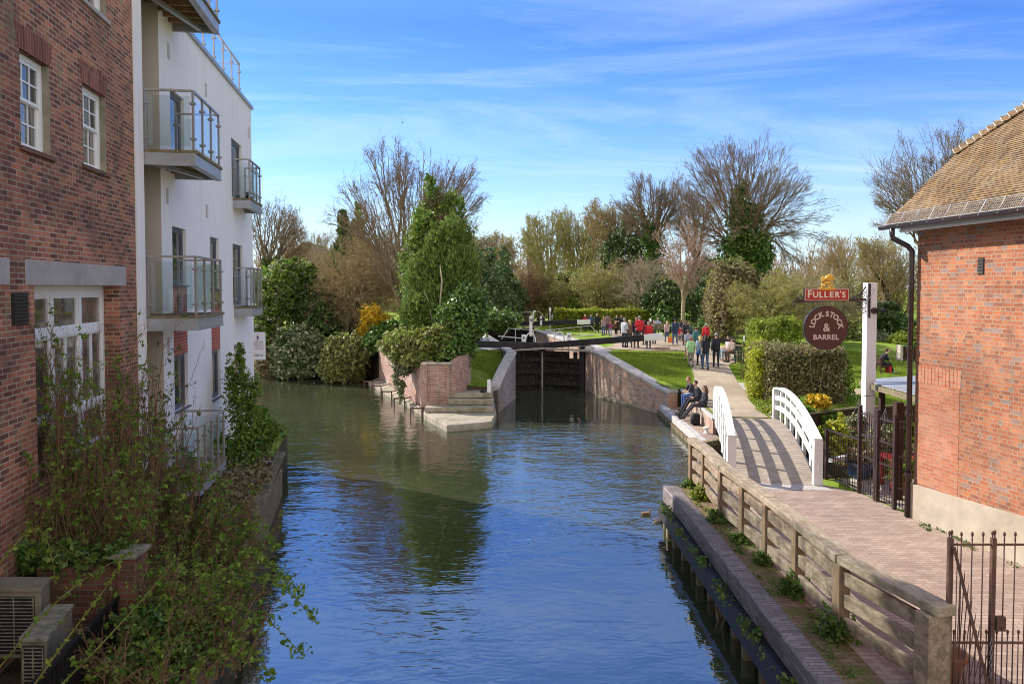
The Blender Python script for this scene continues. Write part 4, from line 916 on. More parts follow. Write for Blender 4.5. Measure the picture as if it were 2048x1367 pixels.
def balcony(s0, s1, do, z, h=1.16, name='balcony', inner=False, nn=3, roof=False):
    b = MB()
    lbox(b, s0, s1, z-0.06, z, 0.002 if s0 > S1 else -1.55, do+0.03)
    root = b.build(name, M['bank_timber'], flat)
    o0 = 0.004
    m = MB(); t = 0.07; zb = z-0.29
    lbox(m, s0, s0+t, zb, z-.061, o0, do); lbox(m, s1-t, s1, zb, z-.061, o0, do); lbox(m, s0+t, s1-t, zb, z-.061, do-t, do)
    lbox(m, s0-.02, s0+t+.05, zb-.012, zb-.001, o0, do+.02); lbox(m, s0+t+.051, s1, zb-.012, zb-.001, do-t-.05, do+.02)
    m.build('edge_beam', M['steel'], root)
    m = MB(); nj = max(3, int((s1-s0)/0.32))
    for k in range(1, nj): s = s0+(s1-s0)*k/nj; lbox(m, s-.025, s+.025, z-.2, z-.061, o0, do-t-.002)
    m.build('joist', M['soffit'], root)
    if do > 0.7:
        m = MB(); m.bar(LP(s0+.1, z-.24, .1), LP(s1-.1, z-.24, do*.62), .09, .08); m.build('brace', M['steel'], root)
    pts = [(s0+.03, o0+.03), (s0+.03, do-.04), (s1-.03, do-.04), (s1-.03, o0+.03)]
    rail_panels(root, pts, z, h, [1, nn, 1])
    return root
sb0, sb1 = S0+0.03, S0+2.15
DO = 0.97
for z in (floors[1], floors[2], floors[3]): balcony(sb0, sb1, DO, z)
balcony(sb0, sb1+0.1, DO, floors[0]-0.05, h=1.05, nn=4)
f0, f1 = fac_(465, 380)[0], fac_(465, 380)[0]+1.75
for z in floors[1:3]: balcony(f0, f1, 0.52, z-0.02, h=1.16, nn=3)
# roof terrace rail
r0, r1 = S1-0.3, fac_(486, 195)[0]
rr = MB(); lbox(rr, r0, r1, RT+0.101, RT+0.13, -.16, -.06); rroot = rr.build('roof_railing', M['steel'], flat)
rail_panels(rroot, [(r0, -.11), (r1, -.11), (r1, -5)], RT+0.13, 1.0, [8, 4])
# plant pot on the upper far balcony
p = LP(f0+0.95, floors[2]-.02, 0.3)
pp = empty('potted_plant', p, 'small potted plant on the far upper balcony of the white block', 'plant')
m = MB(); m.lathe(p, [(0.09, 0.001), (0.12, 0.25), (0.125, 0.28), (0.10, 0.28)], 12); m.build('pot', M['iron'], pp, smooth=False)
# banner on the end of the block
e0 = atY(505, 664, 25.2); e1 = atY(531, 719, 25.2)
sg = empty('hanging_sign', (e0.x, 25.2, e1.z), 'small white notice board on the far corner of the white block, purple emblem on top', 'sign')
m = MB(); m.box(((e0.x+e1.x)/2, 25.2, (e0.z+e1.z)/2), (e1.x-e0.x, 0.04, e0.z-e1.z)); m.build('board', M['white_clean'], sg)
Wd, Hh = e1.x-e0.x, e0.z-e1.z
def sgp(fx, fz, o=0.022): return (e0.x+Wd*fx, 25.2-o, e0.z-Hh*fz)
m = MB(); m.face([sgp(.30, .155), sgp(.38, .225), sgp(.38, .255), sgp(.34, .285), sgp(.50, .285), sgp(.46, .255), sgp(.46, .225), sgp(.56, .155)]); m.build('emblem', cloth((0.16, 0.02, 0.2)), sg)
m = MB(); m.face([sgp(.30, .13), sgp(.56, .13), sgp(.52, .07), sgp(.43, .05), sgp(.34, .07)]); m.build('emblem_top', cloth((0.72, 0.55, 0.48)), sg)
def text_mesh(name, body, size, mat, parent, M4, extrude=0.004, spacing=1.0, align='CENTER', bold=0.0):
    cu = bpy.data.curves.new(name, 'FONT'); cu.body = body; cu.size = size; cu.extrude = extrude; cu.align_x = align; cu.align_y = 'CENTER'; cu.space_character = spacing; cu.offset = bold; cu.resolution_u = 3
    t = bpy.data.objects.new(name, cu); COL.objects.link(t)
    dg = bpy.context.evaluated_depsgraph_get(); me = bpy.data.meshes.new_from_object(t.evaluated_get(dg))
    bpy.data.objects.remove(t); bpy.data.curves.remove(cu)
    me.transform(M4); me.materials.clear(); me.materials.append(mat); me.name = name
    o = bpy.data.objects.new(name, me); COL.objects.link(o)
    if parent: local_to(o, parent)
    return o
FACE = Matrix.Rotation(math.pi/2, 4, 'X')                       # text standing up, readable from -Y
m = MB(); rr_ = random.Random(4)
for fz in (.35, .435, .51, .59):
    x = .06
    while x < .84:
        w_ = rr_.uniform(.05, .16); m.face([sgp(x, fz+.016), sgp(min(.88, x+w_), fz+.016), sgp(min(.88, x+w_), fz-.016), sgp(x, fz-.016)]); x += w_+.03
m.build('small_lettering', cloth((0.30, 0.17, 0.26)), sg)
text_mesh('lettering', 'Bistro', Hh*0.17, M['dark'], sg, Matrix.Translation(sgp(.38, .82, .024)) @ FACE, 0.001)

# --- bank edge in front of the block: timber sheeting
b0, b1, b2 = at(562, 903, 0.22), at(507, 1042, 0.22), at(455, 1150, 0.22)
bk = empty('timber_bank', (b1.x, b1.y, -1), 'mossy timber sheeting along the left bank below the shrubs', 'bank edging')
ext = b2+(b2-b1).normalized()*8
m = MB(); m.bar(b0+Vector((0, 0, -.09)), ext+Vector((0, 0, -.09)), 0.24, 0.18); m.build('capping', M['bank_timber'], bk, bevel=0.02)
m = MB(); d_ = (ext-b0); n_ = 60
for k in range(n_):
    a, b = b0+d_*(k/n_), b0+d_*((k+0.93)/n_); m.hexa([(a.x+.03, a.y, -1.7), (b.x+.03, b.y, -1.7), (b.x-.03, b.y, -1.7), (a.x-.03, a.y, -1.7)][::-1], [(a.x+.03, a.y, .04), (b.x+.03, b.y, .04), (b.x-.03, b.y, .04), (a.x-.03, a.y, .04)][::-1])
m.build('sheet_boards', M['bank_timber'], bk)
m = MB()
for k in (0.06, 0.18, 0.3):
    a = b0+d_*k; m = MB(); m.bar(a+Vector((-.12, 0, -.06)), a+Vector((-1.6, .1, -.06)), .07, .07); m.build('tie_beam', M['steel'], bk)

# --- yard wall, railing and air conditioners at the bottom left
YW = 9.5
def yx(u, Y): return (u-U0)/F*Y
def yz(v, Y): return atY(U0, v, Y).z
yw = empty('yard_wall', (yx(170, YW), YW, 0), 'low old brick yard wall with a tall end pier behind the air conditioners', 'wall')
m = MB(); m.box(((yx(60, YW)+yx(240, YW))/2, YW+.12, yz(1135, YW)/2-.3), (yx(240, YW)-yx(60, YW), .22, yz(1135, YW)+.6)); m.build('wall_body', M['brick_near'], yw)
m = MB(); m.box((yx(250, YW), YW+.08, yz(1108, YW)/2-.5), (.24, .34, yz(1108, YW)+1.0)); m.build('pier', M['brick_near'], yw, bevel=0.015)
m = MB(); m.box((yx(243, YW), YW+.08, yz(1106, YW)), (.38, .44, .07)); m.build('coping', M['ac_top'], yw, bevel=.025)
ra, rb = Vector((yx(246, YW)-.1, YW-.05, yz(1188, YW))), Vector((yx(30, 6.9), 6.9, yz(1385, 6.9)))
rl = empty('yard_railing', (ra.x, ra.y, -.3), 'black bar railing sloping up to the brick pier beside the air conditioners', 'railing')
m = MB(); m.bar(ra, rb, .05, .05); m.build('top_rail', M['iron'], rl)
m = MB()
for k in range(26): p = ra.lerp(rb, k/25); m.bar(p, (p.x, p.y, p.z-1.3), .03, .03, up=(0, 1, 0))
m.build('bars', M['iron'], rl)
def ac_unit(u0, u1, ub, vt, Y, depth, h, label, top_mat):
    x0, x1, zt = yx(u0, Y), yx(u1, Y), yz(vt, Y); w = x1-x0; cx = (x0+x1)/2
    sh = Vector((yx(ub, Y+depth)-x1, 0, 0))
    e = empty('air_conditioner', (cx, Y+depth/2, zt-h), label, 'air conditioner', 'old outdoor air conditioners')
    B = [Vector((x0, Y, zt-h)), Vector((x1, Y, zt-h)), Vector((x1, Y+depth, zt-h))+sh, Vector((x0, Y+depth, zt-h))+sh]; T = [p+Vector((0, 0, h-.05)) for p in B]
    m = MB(); m.hexa(B, T); m.build('casing', M['ac'], e, bevel=0.015)
    T2 = [p+Vector((0, 0, .001)) for p in T]; ov = [Vector((-.012, -.012, 0)), Vector((.012, -.012, 0)), Vector((.012, .012, 0)), Vector((-.012, .012, 0))]
    m = MB(); m.hexa([a+b for a, b in zip(T2, ov)], [a+b+Vector((0, 0, .05)) for a, b in zip(T2, ov)]); m.build('lid', top_mat, e, bevel=0.012)
    m = MB(); m.box((cx, Y-.004, zt-h/2-.02), (w*.78, .01, h*.82)); gb = m.build('coil_panel', M['dark'], e)
    m = MB()
    for k in range(16): z = zt-.11-k*(h*.8/16); m.box((cx, Y-.013, z), (w*.78, .008, .011))
    for k in (0, 1, 2): m.box((cx+(k-1)*w*.37, Y-.0155, zt-h/2-.03), (.012, .006, h*.8))
    m.build('grille', M['ac_top'], gb)
    return e
ac_unit(24, 78, 132, 1274, 7.9, .85, .8, 'cream air conditioner with a lichen covered lid standing in front of the other one', M['ac_top'])
ac_unit(-40, 68, 88, 1176, 8.75, .35, .85, 'cream air conditioner half hidden behind the lichen topped one against the yard wall', M['ac'])
# ------------------------------------------------------------------ wharf, fence, footbridge, brick pub and its garden
wf = empty('wharf_edge', (3.9, 10, -1), 'long brick wharf edge on timber piles along the right of the canal', 'wharf')
m = MB(); m.prism([(3.77, -6), (4.11, -6), (4.11, 17.98), (3.72, 18.12), (3.70, 17.9), (3.77, 16.4)], -0.34, 0.045); m.build('brick_edge', M['brick_wharf'], wf, bevel=0.05, seg=3)
m = MB(); m.prism([(4.111, 17.7), (5.3, 17.7), (5.3, 18.05), (4.111, 18.0)], -0.34, 0.006); m.build('end_edge', M['brick_wharf'], wf)
m = MB(); m.hexa([(3.62, -6, -.66), (3.95, -6, -.66), (3.95, 17.9, -.66), (3.56, 18.0, -.66)], [(3.70, -6, -.345), (3.95, -6, -.345), (3.95, 17.9, -.345), (3.64, 18.0, -.345)]); m.build('waling', M['iron'], wf, bevel=0.03)
y = 18.0; rp_ = random.Random(8)
while y > 5:
    m = MB(); w = rp_.uniform(.14, .2); m.box((3.78+rp_.uniform(-.03, .03), y, -1.2), (w, w, 1.08)); m.build('pile', M['pile'], wf, bevel=0.015); y -= rp_.uniform(.62, .84)
m = MB(); m.box((3.98, 5.9, -1.3), (.06, 23.8, 1.27)); m.build('back_boards', M['soil_dark'], wf)
ch = [(3.66, 13.2-.75*k/12, -.62-.42*math.sin(math.pi*k/12)) for k in range(13)]
m = MB(); m.tube(ch, .018, 6); tag(m.build('mooring_rope', M['pile'], smooth=True), 'slack rope hanging between two piles under the wharf edge', 'rope')
# wooden fence
TOPZ = 1.13
fn = empty('timber_fence', (4.5, 13, 0), 'weathered three rail timber fence with a broad flat top rail along the wharf', 'fence')
dirs = []
for i, (x, y) in enumerate(FX):
    a = Vector(FX[max(0, i-1)]); b = Vector(FX[min(len(FX)-1, i+1)]); d = (a-b).normalized(); ang = math.atan2(d.x, d.y)
    big = i == len(FX)-1
    m = MB(); m.box((x, y, TOPZ/2-.06), (.34 if big else .17, .22 if big else .17, TOPZ-.12+.1), rz=-ang); m.build('post', M['fence_post'] if not big else M['fence'], fn, bevel=0.012)
FXr = FX
tops_ = [Vector((x+.04, y, TOPZ-.005)) for x, y in FX]
tops_[-1] = tops_[-1]+(tops_[-1]-tops_[-2]).normalized()*.16; tops_[0] = tops_[0]+(tops_[0]-tops_[1]).normalized()*.2
for a, b in zip(tops_, tops_[1:]):
    d = (b-a).normalized(); m = MB(); m.bar(a+d*.004, b-d*.004, .27, .12); m.build('top_rail', M['fence_top'], fn, bevel=0.018)
for z in (.26, .58, .89):
    for (a, b) in zip(FX, FX[1:]):
        m = MB(); A, B = Vector((a[0]-.01, a[1], z)), Vector((b[0]-.01, b[1], z)); d = (B-A).normalized(); m.bar(A+d*.087, B-d*(.112 if b == FX[-1] else .087), .07, .19); m.build('rail', M['fence'], fn, bevel=0.012)
# white footbridge
BL0, BR0 = Vector((5.56, 18.55)), Vector((7.53, 18.12)); BL1, BR1 = Vector((7.72, 27.7)), Vector((9.80, 27.45))
bl = (BL1-BL0)
def arch(t): return 0.02+0.38*4*t*(1-t)
br = empty('footbridge', ((BL0.x+BR1.x)/2, 23, 0), 'low arched white railed footbridge with a grey plank deck over the side inlet', 'footbridge')
m = MB(); n_ = 64
for k in range(n_):
    t0, t1 = (k+.04)/n_, (k+.96)/n_
    a0, b0_, a1, b1_ = BL0.lerp(BL1, t0), BR0.lerp(BR1, t0), BL0.lerp(BL1, t1), BR0.lerp(BR1, t1); za, zb = arch(t0), arch(t1)
    m.hexa([(a0.x, a0.y, za-.07), (b0_.x, b0_.y, za-.07), (b1_.x, b1_.y, zb-.07), (a1.x, a1.y, zb-.07)], [(a0.x, a0.y, za), (b0_.x, b0_.y, za), (b1_.x, b1_.y, zb), (a1.x, a1.y, zb)])
m.build('deck', M['deck'], br)
for A, B in ((BL0, BL1), (BR0, BR1)):
    m = MB(); N = 12
    for k in range(N):
        t0, t1 = k/N, (k+1)/N; p, q = A.lerp(B, t0), A.lerp(B, t1); m.bar((p.x, p.y, arch(t0)-.22), (q.x, q.y, arch(t1)-.22), .16, .28)
    m.build('side_beam', M['steel'], br)
    side = -1 if A is BL0 else 1
    out = Vector((bl.y, -bl.x)).normalized()*side*0.02
    rt = MB(); N = 16
    for k in range(N):
        t0, t1 = k/N, (k+1)/N; p, q = A.lerp(B, t0)+out, A.lerp(B, t1)+out; rt.bar((p.x, p.y, arch(t0)+1.13), (q.x, q.y, arch(t1)+1.13), .19, .07)
    root = rt.build('parapet', M['white'], br)
    for h_, hh in ((0.78, .15), (0.42, .15)):
        m = MB()
        for k in range(N):
            t0, t1 = k/N, (k+1)/N; p, q = A.lerp(B, t0)+out, A.lerp(B, t1)+out; m.bar((p.x, p.y, arch(t0)+h_), (q.x, q.y, arch(t1)+h_), .06, hh)
        m.build('lower_rail', M['white'], root)
    for k in range(8):
        t = 0.008+0.984*k/7; p = A.lerp(B, t)+out*4.0; z = arch(t); w = .22 if k in (0, 7) else .10
        m = MB()
        if k in (0, 7): p = A.lerp(B, t)+out; m.box((p.x, p.y, z+.52), (.22, .14, 1.14))
        else:
            m.box((p.x, p.y, z+.45), (.09, .10, 1.28))
            if side > 0: m.bar((p.x+side*.05, p.y, z+.62), (p.x+side*.26, p.y, z-.2), .035, .045)
        m.build('post', M['white_sign_post'] if k in (0, 7) else M['white'], root, bevel=0.008)
m = MB(); m.prism([(5.3, 17.9), (7.75, 17.7), (7.7, 18.2), (5.4, 18.62)], -.6, 0.014); m.build('sill_beam', M['stone'], br)
# seat wall and landing on the far side of the inlet
PZ = -0.62
ed = [at(1320, 811, PZ), at(1402, 884, PZ)]
lw_ = empty('waiting_wharf', (7.2, 30, PZ), 'narrow brick paved waiting wharf with stone edge below the seat wall', 'wharf')
m = MB(); m.prism([XY(ed[1]), (7.65, 26.6), (7.9, 34.3), XY(ed[0])], -1.8, PZ-.002); m.build('deck_paving', M['pavers'], lw_)
m = MB(); a, b = ed[0], ed[1]; m.hexa([(b.x-.06, b.y, PZ-.2), (b.x+.24, b.y, PZ-.2), (a.x+.24, a.y, PZ-.2), (a.x-.06, a.y, PZ-.2)], [(b.x-.06, b.y, PZ+.07), (b.x+.24, b.y, PZ+.07), (a.x+.24, a.y, PZ+.07), (a.x-.06, a.y, PZ+.07)]); m.build('stone_edge', M['stone'], lw_, bevel=0.03)
m = MB()
for k in range(34):
    p = b.lerp(a, k/33); m.box((p.x-.06, p.y, -1.25), (.13, .17, .88))
m.build('sheet_piles', M['pile'], lw_)
sw = empty('seat_wall', (7.75, 31, PZ), 'low stone topped retaining wall that three people sit on', 'wall')
s0_, s1_ = Vector((7.62, 27.9)), Vector((7.80, 34.0))
m = MB(); m.hexa([(s0_.x, s0_.y, PZ), (s0_.x+.36, s0_.y, PZ), (s1_.x+.36, s1_.y, PZ), (s1_.x, s1_.y, PZ)], [(s0_.x, s0_.y, -.12), (s0_.x+.36, s0_.y, -.12), (s1_.x+.36, s1_.y, .14), (s1_.x, s1_.y, .14)]); m.build('wall_body', M['brick_lock'], sw)
m = MB(); m.hexa([(s0_.x-.04, s0_.y-.03, -.118), (s0_.x+.42, s0_.y-.03, -.118), (s1_.x+.42, s1_.y, .142), (s1_.x-.04, s1_.y, .142)], [(s0_.x-.04, s0_.y-.03, -.02), (s0_.x+.42, s0_.y-.03, -.02), (s1_.x+.42, s1_.y, .24), (s1_.x-.04, s1_.y, .24)]); m.build('coping', M['stone'], sw, bevel=0.02)
sp = empty('brick_steps', (7.5, 34.5, PZ), 'three small dark brick steps at the foot of the sunlit wing wall', 'steps')
for k in range(3):
    m = MB(); m.box((7.45+.08*k, 34.35+.16*k+.3, PZ+.14+.28*k), (.62-.02*k, .6, .275)); m.box((7.45+.08*k, 34.35+.16*k+.28, PZ+.30+.28*k-.012), (.66-.02*k, .64, .05)); m.build('step', M['brick_wharf'], sp)
p = at(1413, 866, PZ); bo = empty('mooring_bollard', (p.x, p.y, PZ), 'small white cast iron mooring bollard on the waiting wharf beside the seat wall end', 'bollard')
m = MB(); m.lathe(p, [(.12, 0), (.12, .02), (.07, .05), (.065, .17), (.12, .19), (.12, .23), (.09, .25)], 14); m.build('bollard_body', M['white'], bo, smooth=True)
ls = empty('timber_landing', (7.0, 26.2, -1), 'small timber landing frame at the near end of the waiting wharf', 'landing')
e_ = ed[1]; m = MB(); m.bar((e_.x+.05, e_.y-.15, PZ-.05), (8.0, e_.y+.1, PZ+.12), .22, .2); m.build('cross_beam', M['bank_timber'], ls, bevel=0.02)
for x in (7.55, 7.0):
    m = MB(); m.box((x, e_.y-.1, -1.2), (.24, .2, .95)); m.build('post', M['pile'], ls, bevel=0.02)
# --- right brick house
def RP(s, z, o=0.0): return PW0+wd*s+wnr*o+Vector((0, 0, z))
def rs(u, v, o=0.0):
    p = onp(u, v, PW0+wnr*o, wnr); return (p-PW0).dot(wd), p.z
pub = empty('brick_pub', RP(6, 0, -4), 'orange brick pub with a hipped mossy tile roof on the right', 'pub')
SEND = 13.0; EZ0 = rs(1834, 452)[1]; EZ1s, EZ1 = rs(2047, 425); slope = (EZ1-EZ0)/(EZ1s-0.05)
ez = lambda s: EZ0+slope*s*0.6
sc_ = rs(1832, 700)[0]
mb = MB(); zs_pl = rs(1830, 968)[1]; sq, zq = rs(2047, 1032); plz = lambda s: zs_pl+(zq-zs_pl)*(s-sc_)/(sq-sc_)
zq = max(zq, zs_pl*0.8)
st_ = [sc_, 0.5, 1.0, 1.5, 2.0, 2.5, 3.0, 4, 6, SEND]
for a, b in zip(st_, st_[1:]):
    mb.face([RP(a, plz(min(a, 4)), 0), RP(a, ez(a), 0), RP(b, ez(b), 0), RP(b, plz(min(b, 4)), 0)])
bk_ = [RP(sc_, 0, -9), RP(SEND, 0, -9)]
mb.face([RP(sc_, 0, 0), RP(sc_, 0, -9), RP(sc_, EZ0, -9), RP(sc_, EZ0, 0)]); 
mb.build('wall', M['brick_right'], pub)
mb = MB(); px0 = rs(1824, 1000)[0]
for a, b in zip([px0]+st_[1:], st_[1:]):
    za, zb = plz(min(max(a, sc_), 4)), plz(min(b, 4)); mb.hexa([RP(a, -.1, .05), RP(a, -.1, -.1), RP(b, -.1, -.1), RP(b, -.1, .05)][::-1], [RP(a, za, .05), RP(a, za, -.1), RP(b, zb, -.1), RP(b, zb, .05)][::-1])
mb.build('plinth', M['plinth'], pub)
# blocked-up opening: arch of standing bricks and salmon infill
ba, bb_ = rs(1838, 760)[0], rs(1920, 760)[0]; bz1, bz0, bz2 = rs(1838, 764)[1], rs(1838, 730)[1], plz(0.6)
m = MB(); m.face([RP(ba, bz2+.02, .004), RP(ba, bz1, .004), RP(bb_, bz1, .004), RP(bb_, bz2+.02, .004)]); m.build('infill', M['brick_patch'], pub)
m = MB(); N = 12
for k in range(N):
    a, b = ba-.03+(bb_-ba+.06)*(k+.06)/N, ba-.03+(bb_-ba+.06)*(k+.94)/N; m.hexa([RP(a, bz1, .007), RP(a, bz1, -.02), RP(b, bz1, -.02), RP(b, bz1, .007)][::-1], [RP(a, bz0, .007), RP(a, bz0, -.02), RP(b, bz0, -.02), RP(b, bz0, .007)][::-1])
m.build('brick_arch', M['brick_patch'], pub)
ga, gz0, gz1 = rs(1962, 540)[0], rs(1962, 548)[1], rs(1962, 515)[1]
m = MB(); c_ = RP(ga, (gz0+gz1)/2, .006); m.box(c_, (.02, .14, gz1-gz0), rz=math.atan2(wd.y, wd.x)-math.pi/2); gv = m.build('vent_grille', M['iron'], pub)
m = MB()
for k in range(5):
    for j in (-1, 1): m.box(RP(ga+j*.032, gz0+(gz1-gz0)*(k+.5)/5, .016), (.012, .04, .03), rz=math.atan2(wd.y, wd.x)-math.pi/2+.5)
m.build('grille_bars', M['ac'], gv)
# roof
OV = 0.42
eA = RP(sc_-0.62, 0, OV); eB = RP(SEND, 0, OV)
zA = onp(1758, 452, RP(0, 0, OV), wnr).z; zB = onp(2040, 414, RP(0, 0, OV), wnr).z
sA = (eA-PW0).dot(wd); sBv = (onp(2040, 414, RP(0, 0, OV), wnr)-PW0).dot(wd)
eA = Vector((*XY(onp(1768, 448, RP(0, 0, OV), wnr)), zA)); sl_ = (zB-zA)/(sBv-sA)
eB = Vector((eB.x, eB.y, zA+sl_*0.8*(SEND-sA)))
# hip line seen from (1768,448) to (2048,218): ridge point found on the roof plane
pitch = rad(47); rn = (wnr*math.sin(pitch)+Vector((0, 0, 1))*math.cos(pitch)).normalized()
edir = (eB-eA).normalized(); rn = (rn-edir*rn.dot(edir)).normalized()
H1 = onp(1914, 306, eA, rn); H2 = onp(2048, 218, eA, rn); H3 = H2+(H2-H1)*0.9
# courses of tiles as real steps
upd = rn.cross(edir); upd = upd if upd.z > 0 else -upd
def hip_s(h):   # distance along eave where the hip is, at slope distance h
    pts = [(0.0, 0.0)]+[((q-eA).dot(upd), (q-eA).dot(edir)) for q in (H1, H2, H3)]
    return lerp_tab(h, pts)
mb = MB(); nC = 62; gauge = (H3-eA).dot(upd)/nC; Le = (eB-eA).length; rr_ = random.Random(2)
for k in range(nC):
    h0, h1 = k*gauge, (k+1)*gauge+.02; a0, a1 = hip_s(h0), hip_s(h1); lift = 0.022; sag = lambda s: 0.012*math.sin(s*1.7+k*.35)
    N = 14
    for j in range(N):
        q0, q1 = a0+(Le-a0)*j/N, a0+(Le-a0)*(j+1)/N; r0, r1 = a1+(Le-a1)*j/N, a1+(Le-a1)*(j+1)/N
        P = lambda s, h, l: eA+edir*s+upd*h+rn*l
        mb.face([P(q0, h0, lift+sag(q0)), P(q1, h0, lift+sag(q1)), P(r1, h1, .002+sag(r1)), P(r0, h1, .002+sag(r0))])
        mb.face([P(q0, h0, -.005), P(q1, h0, -.005), P(q1, h0, lift+sag(q1)), P(q0, h0, lift+sag(q0))])
rf = mb.build('roof', M['tiles'], pub)
m = MB(); bdir = Vector((-wnr.x, -wnr.y, 0))                       # hidden back slope closes the hip
far = eA+bdir*9; m.face([eA, H3, far+Vector((0, 0, 0))]); m.build('hip_slope', M['tiles'], rf)
for k in range(13):
    t = k/12.0; p = H1.lerp(H2, t*1.25); d = (H2-H1).normalized()
    m = MB(); x = d.cross(Vector((0, 0, 1))).normalized(); z = x.cross(d)
    A, B = p-d*.02, p+d*.24
    m.hexa([A-x*.13-z*.02, A+x*.13-z*.02, B+x*.09-z*.05, B-x*.09-z*.05], [A-x*.05+z*.13, A+x*.05+z*.13, B+x*.03+z*.03, B-x*.03+z*.03]); m.mi = 1
    A2 = A-d*.012; m.hexa([A2-x*.11, A2+x*.11, A-x*.11-d*.001, A+x*.11-d*.001][:2]+[A+x*.11-d*.001, A-x*.11-d*.001], [A2-x*.04+z*.11, A2+x*.04+z*.11, A+x*.04+z*.11-d*.001, A-x*.04+z*.11-d*.001])
    m.build('bonnet_tile', [M['tiles'], M['white']], rf)
# fascia, gutter, mesh guard, downpipe
gd = edir
m = MB(); f0_, f1_ = eA-wnr*.06+Vector((0, 0, -.11))+gd*.45, eB-wnr*.06+Vector((0, 0, -.11)); m.bar(f0_, f1_, .03, .15); m.build('fascia', M['fascia'], pub)
m = MB(); m.hexa([RP(sc_-.15, EZ0-.02, 0), RP(SEND, ez(SEND)-.02, 0), eB-wnr*.02+Vector((0, 0, -.16)), eA-wnr*.02+gd*.45+Vector((0, 0, -.16))], [RP(sc_-.15, EZ0+.0, 0), RP(SEND, ez(SEND)+.0, 0), eB-wnr*.02+Vector((0, 0, -.14)), eA-wnr*.02+gd*.45+Vector((0, 0, -.14))]); m.build('soffit', M['fascia'], pub)
g0_, g1_ = eA+wnr*.05+Vector((0, 0, -.03))-gd*.05, eB+wnr*.05+Vector((0, 0, -.03))
m = MB(); rows = []
for i in range(7):
    a = math.pi+math.pi*i/6; rows.append(wnr*math.cos(a)*-.065+Vector((0, 0, math.sin(a)*.075)))
for i in range(6): m.face([g0_+rows[i], g1_+rows[i], g1_+rows[i+1], g0_+rows[i+1]])
m.face([g0_+r for r in rows]); gut = m.build('gutter', M['pipe'], pub, smooth=False)
m = MB(); up_ = upd*.02+Vector((0, 0, .0))
m.tube([g0_+Vector((0, 0, .02))+wnr*.05, g1_+Vector((0, 0, .02))+wnr*.05], .012, 5); m.tube([g0_+upd*.27+rn*.09, g1_+upd*.27+rn*.09], .009, 5)
n_ = int((g1_-g0_).length/.045)
for k in range(n_):
    p = g0_+gd*(k*.045); m.bar(p+Vector((0, 0, .02))+wnr*.05, p+upd*.27+rn*.09, .006, .006)
for k in range(int((g1_-g0_).length/.42)):
    p = g0_+gd*(.2+k*.42); m.bar(p+wnr*.065+Vector((0, 0, -.03)), p+upd*.28+rn*.1, .016, .01)
m.build('leaf_guard', M['zinc'], gut)
dp = RP(sc_-.06, 0, .09); g_ = eA+gd*.30+wnr*.03
m = MB(); m.tube([g_+Vector((0, 0, -.06)), g_+Vector((0, 0, -.2)), g_+Vector((0, 0, -.3))+gd*.03, g_.lerp(dp+Vector((0, 0, g_.z)), .8)+Vector((0, 0, -.47)), Vector((dp.x, dp.y, g_.z-.58)), Vector((dp.x, dp.y, g_.z-.75)), Vector((dp.x, dp.y, .02))], .055, 10); m.build('downpipe', M['pipe'], pub, smooth=True)
m = MB()
for z in (5.0, 3.6, 2.2, .9): m.lathe((dp.x, dp.y, z), [(.072, 0), (.072, .07)], 12)
m.build('pipe_collar', M['pipe'], pub)

# --- pub sign on its post
SY = 21.3; X_ = lambda u: yx(u, SY); Z_ = lambda v: atY(U0, v, SY).z
post = empty('pub_sign', (X_(1745), SY, 0), 'white square post carrying a red name board and a round brown pub sign', 'pub sign')
m = MB(); m.box((X_(1744.5), SY+.14, Z_(565)/2), (.285, .28, Z_(565))); m.build('post', M['white_sign_post'], post, bevel=0.01)
m = MB(); m.bar((X_(1592), SY+.1, Z_(602)), (X_(1737), SY+.1, Z_(599)), .06, .075); m.tube([(X_(1592), SY+.1, Z_(602)), (X_(1586), SY+.1, Z_(602.5))], [.045, .005], 8); m.build('bracket_arm', M['pipe'], post)
m = MB(); m.box((X_(1738), SY-.02, Z_(601)), (.05, .05, Z_(567)-Z_(635)))
def scroll(cx, cz, r, sgn, turns=1.4):
    return [(cx+sgn*r*(1-.75*t/turns)*math.cos(2*math.pi*t), SY+.1, cz+r*(1-.75*t/turns)*math.sin(2*math.pi*t)) for t in np.linspace(0, turns, 20)]
for cx, cz, r, sg_ in ((1728, 590, .12, 1), (1718, 594, .08, -1), (1709, 596, .06, 1), (1729, 611, .12, -1), (1721, 607, .08, 1), (1731, 622, .09, 1), (1604, 596, .07, 1), (1598, 598, .05, -1)):
    m.tube(scroll(X_(cx), Z_(cz), r, sg_), .012, 5)
m.bar((X_(1735), SY+.1, Z_(572)), (X_(1722), SY+.1, Z_(592)), .03, .03); m.build('scrollwork', M['iron'], post)
red = cloth((0.42, 0.028, 0.02), .5, .06); cream = cloth((0.72, 0.60, 0.48), .5, .04); brown = cloth((0.085, 0.028, 0.022), .5, .06); lett = cloth((0.62, 0.47, 0.42), .5, .04)
gold = dull('gold_leaf', (0.75, 0.42, 0.07), .35, .12, 9, .6, .1)
x0, x1, z0, z1 = X_(1611), X_(1699.5), Z_(601), Z_(577.5)
m = MB(); m.box(((x0+x1)/2, SY+.1, (z0+z1)/2), (x1-x0+.05, .07, z1-z0+.05)); nb = m.build('name_board', M['pipe'], post, bevel=0.008)
m = MB(); m.box(((x0+x1)/2, SY+.061, (z0+z1)/2), (x1-x0, .012, z1-z0)); m.build('border', cream, nb)
m = MB(); m.box(((x0+x1)/2, SY+.053, (z0+z1)/2), (x1-x0-.04, .012, z1-z0-.04)); m.build('red_panel', red, nb)
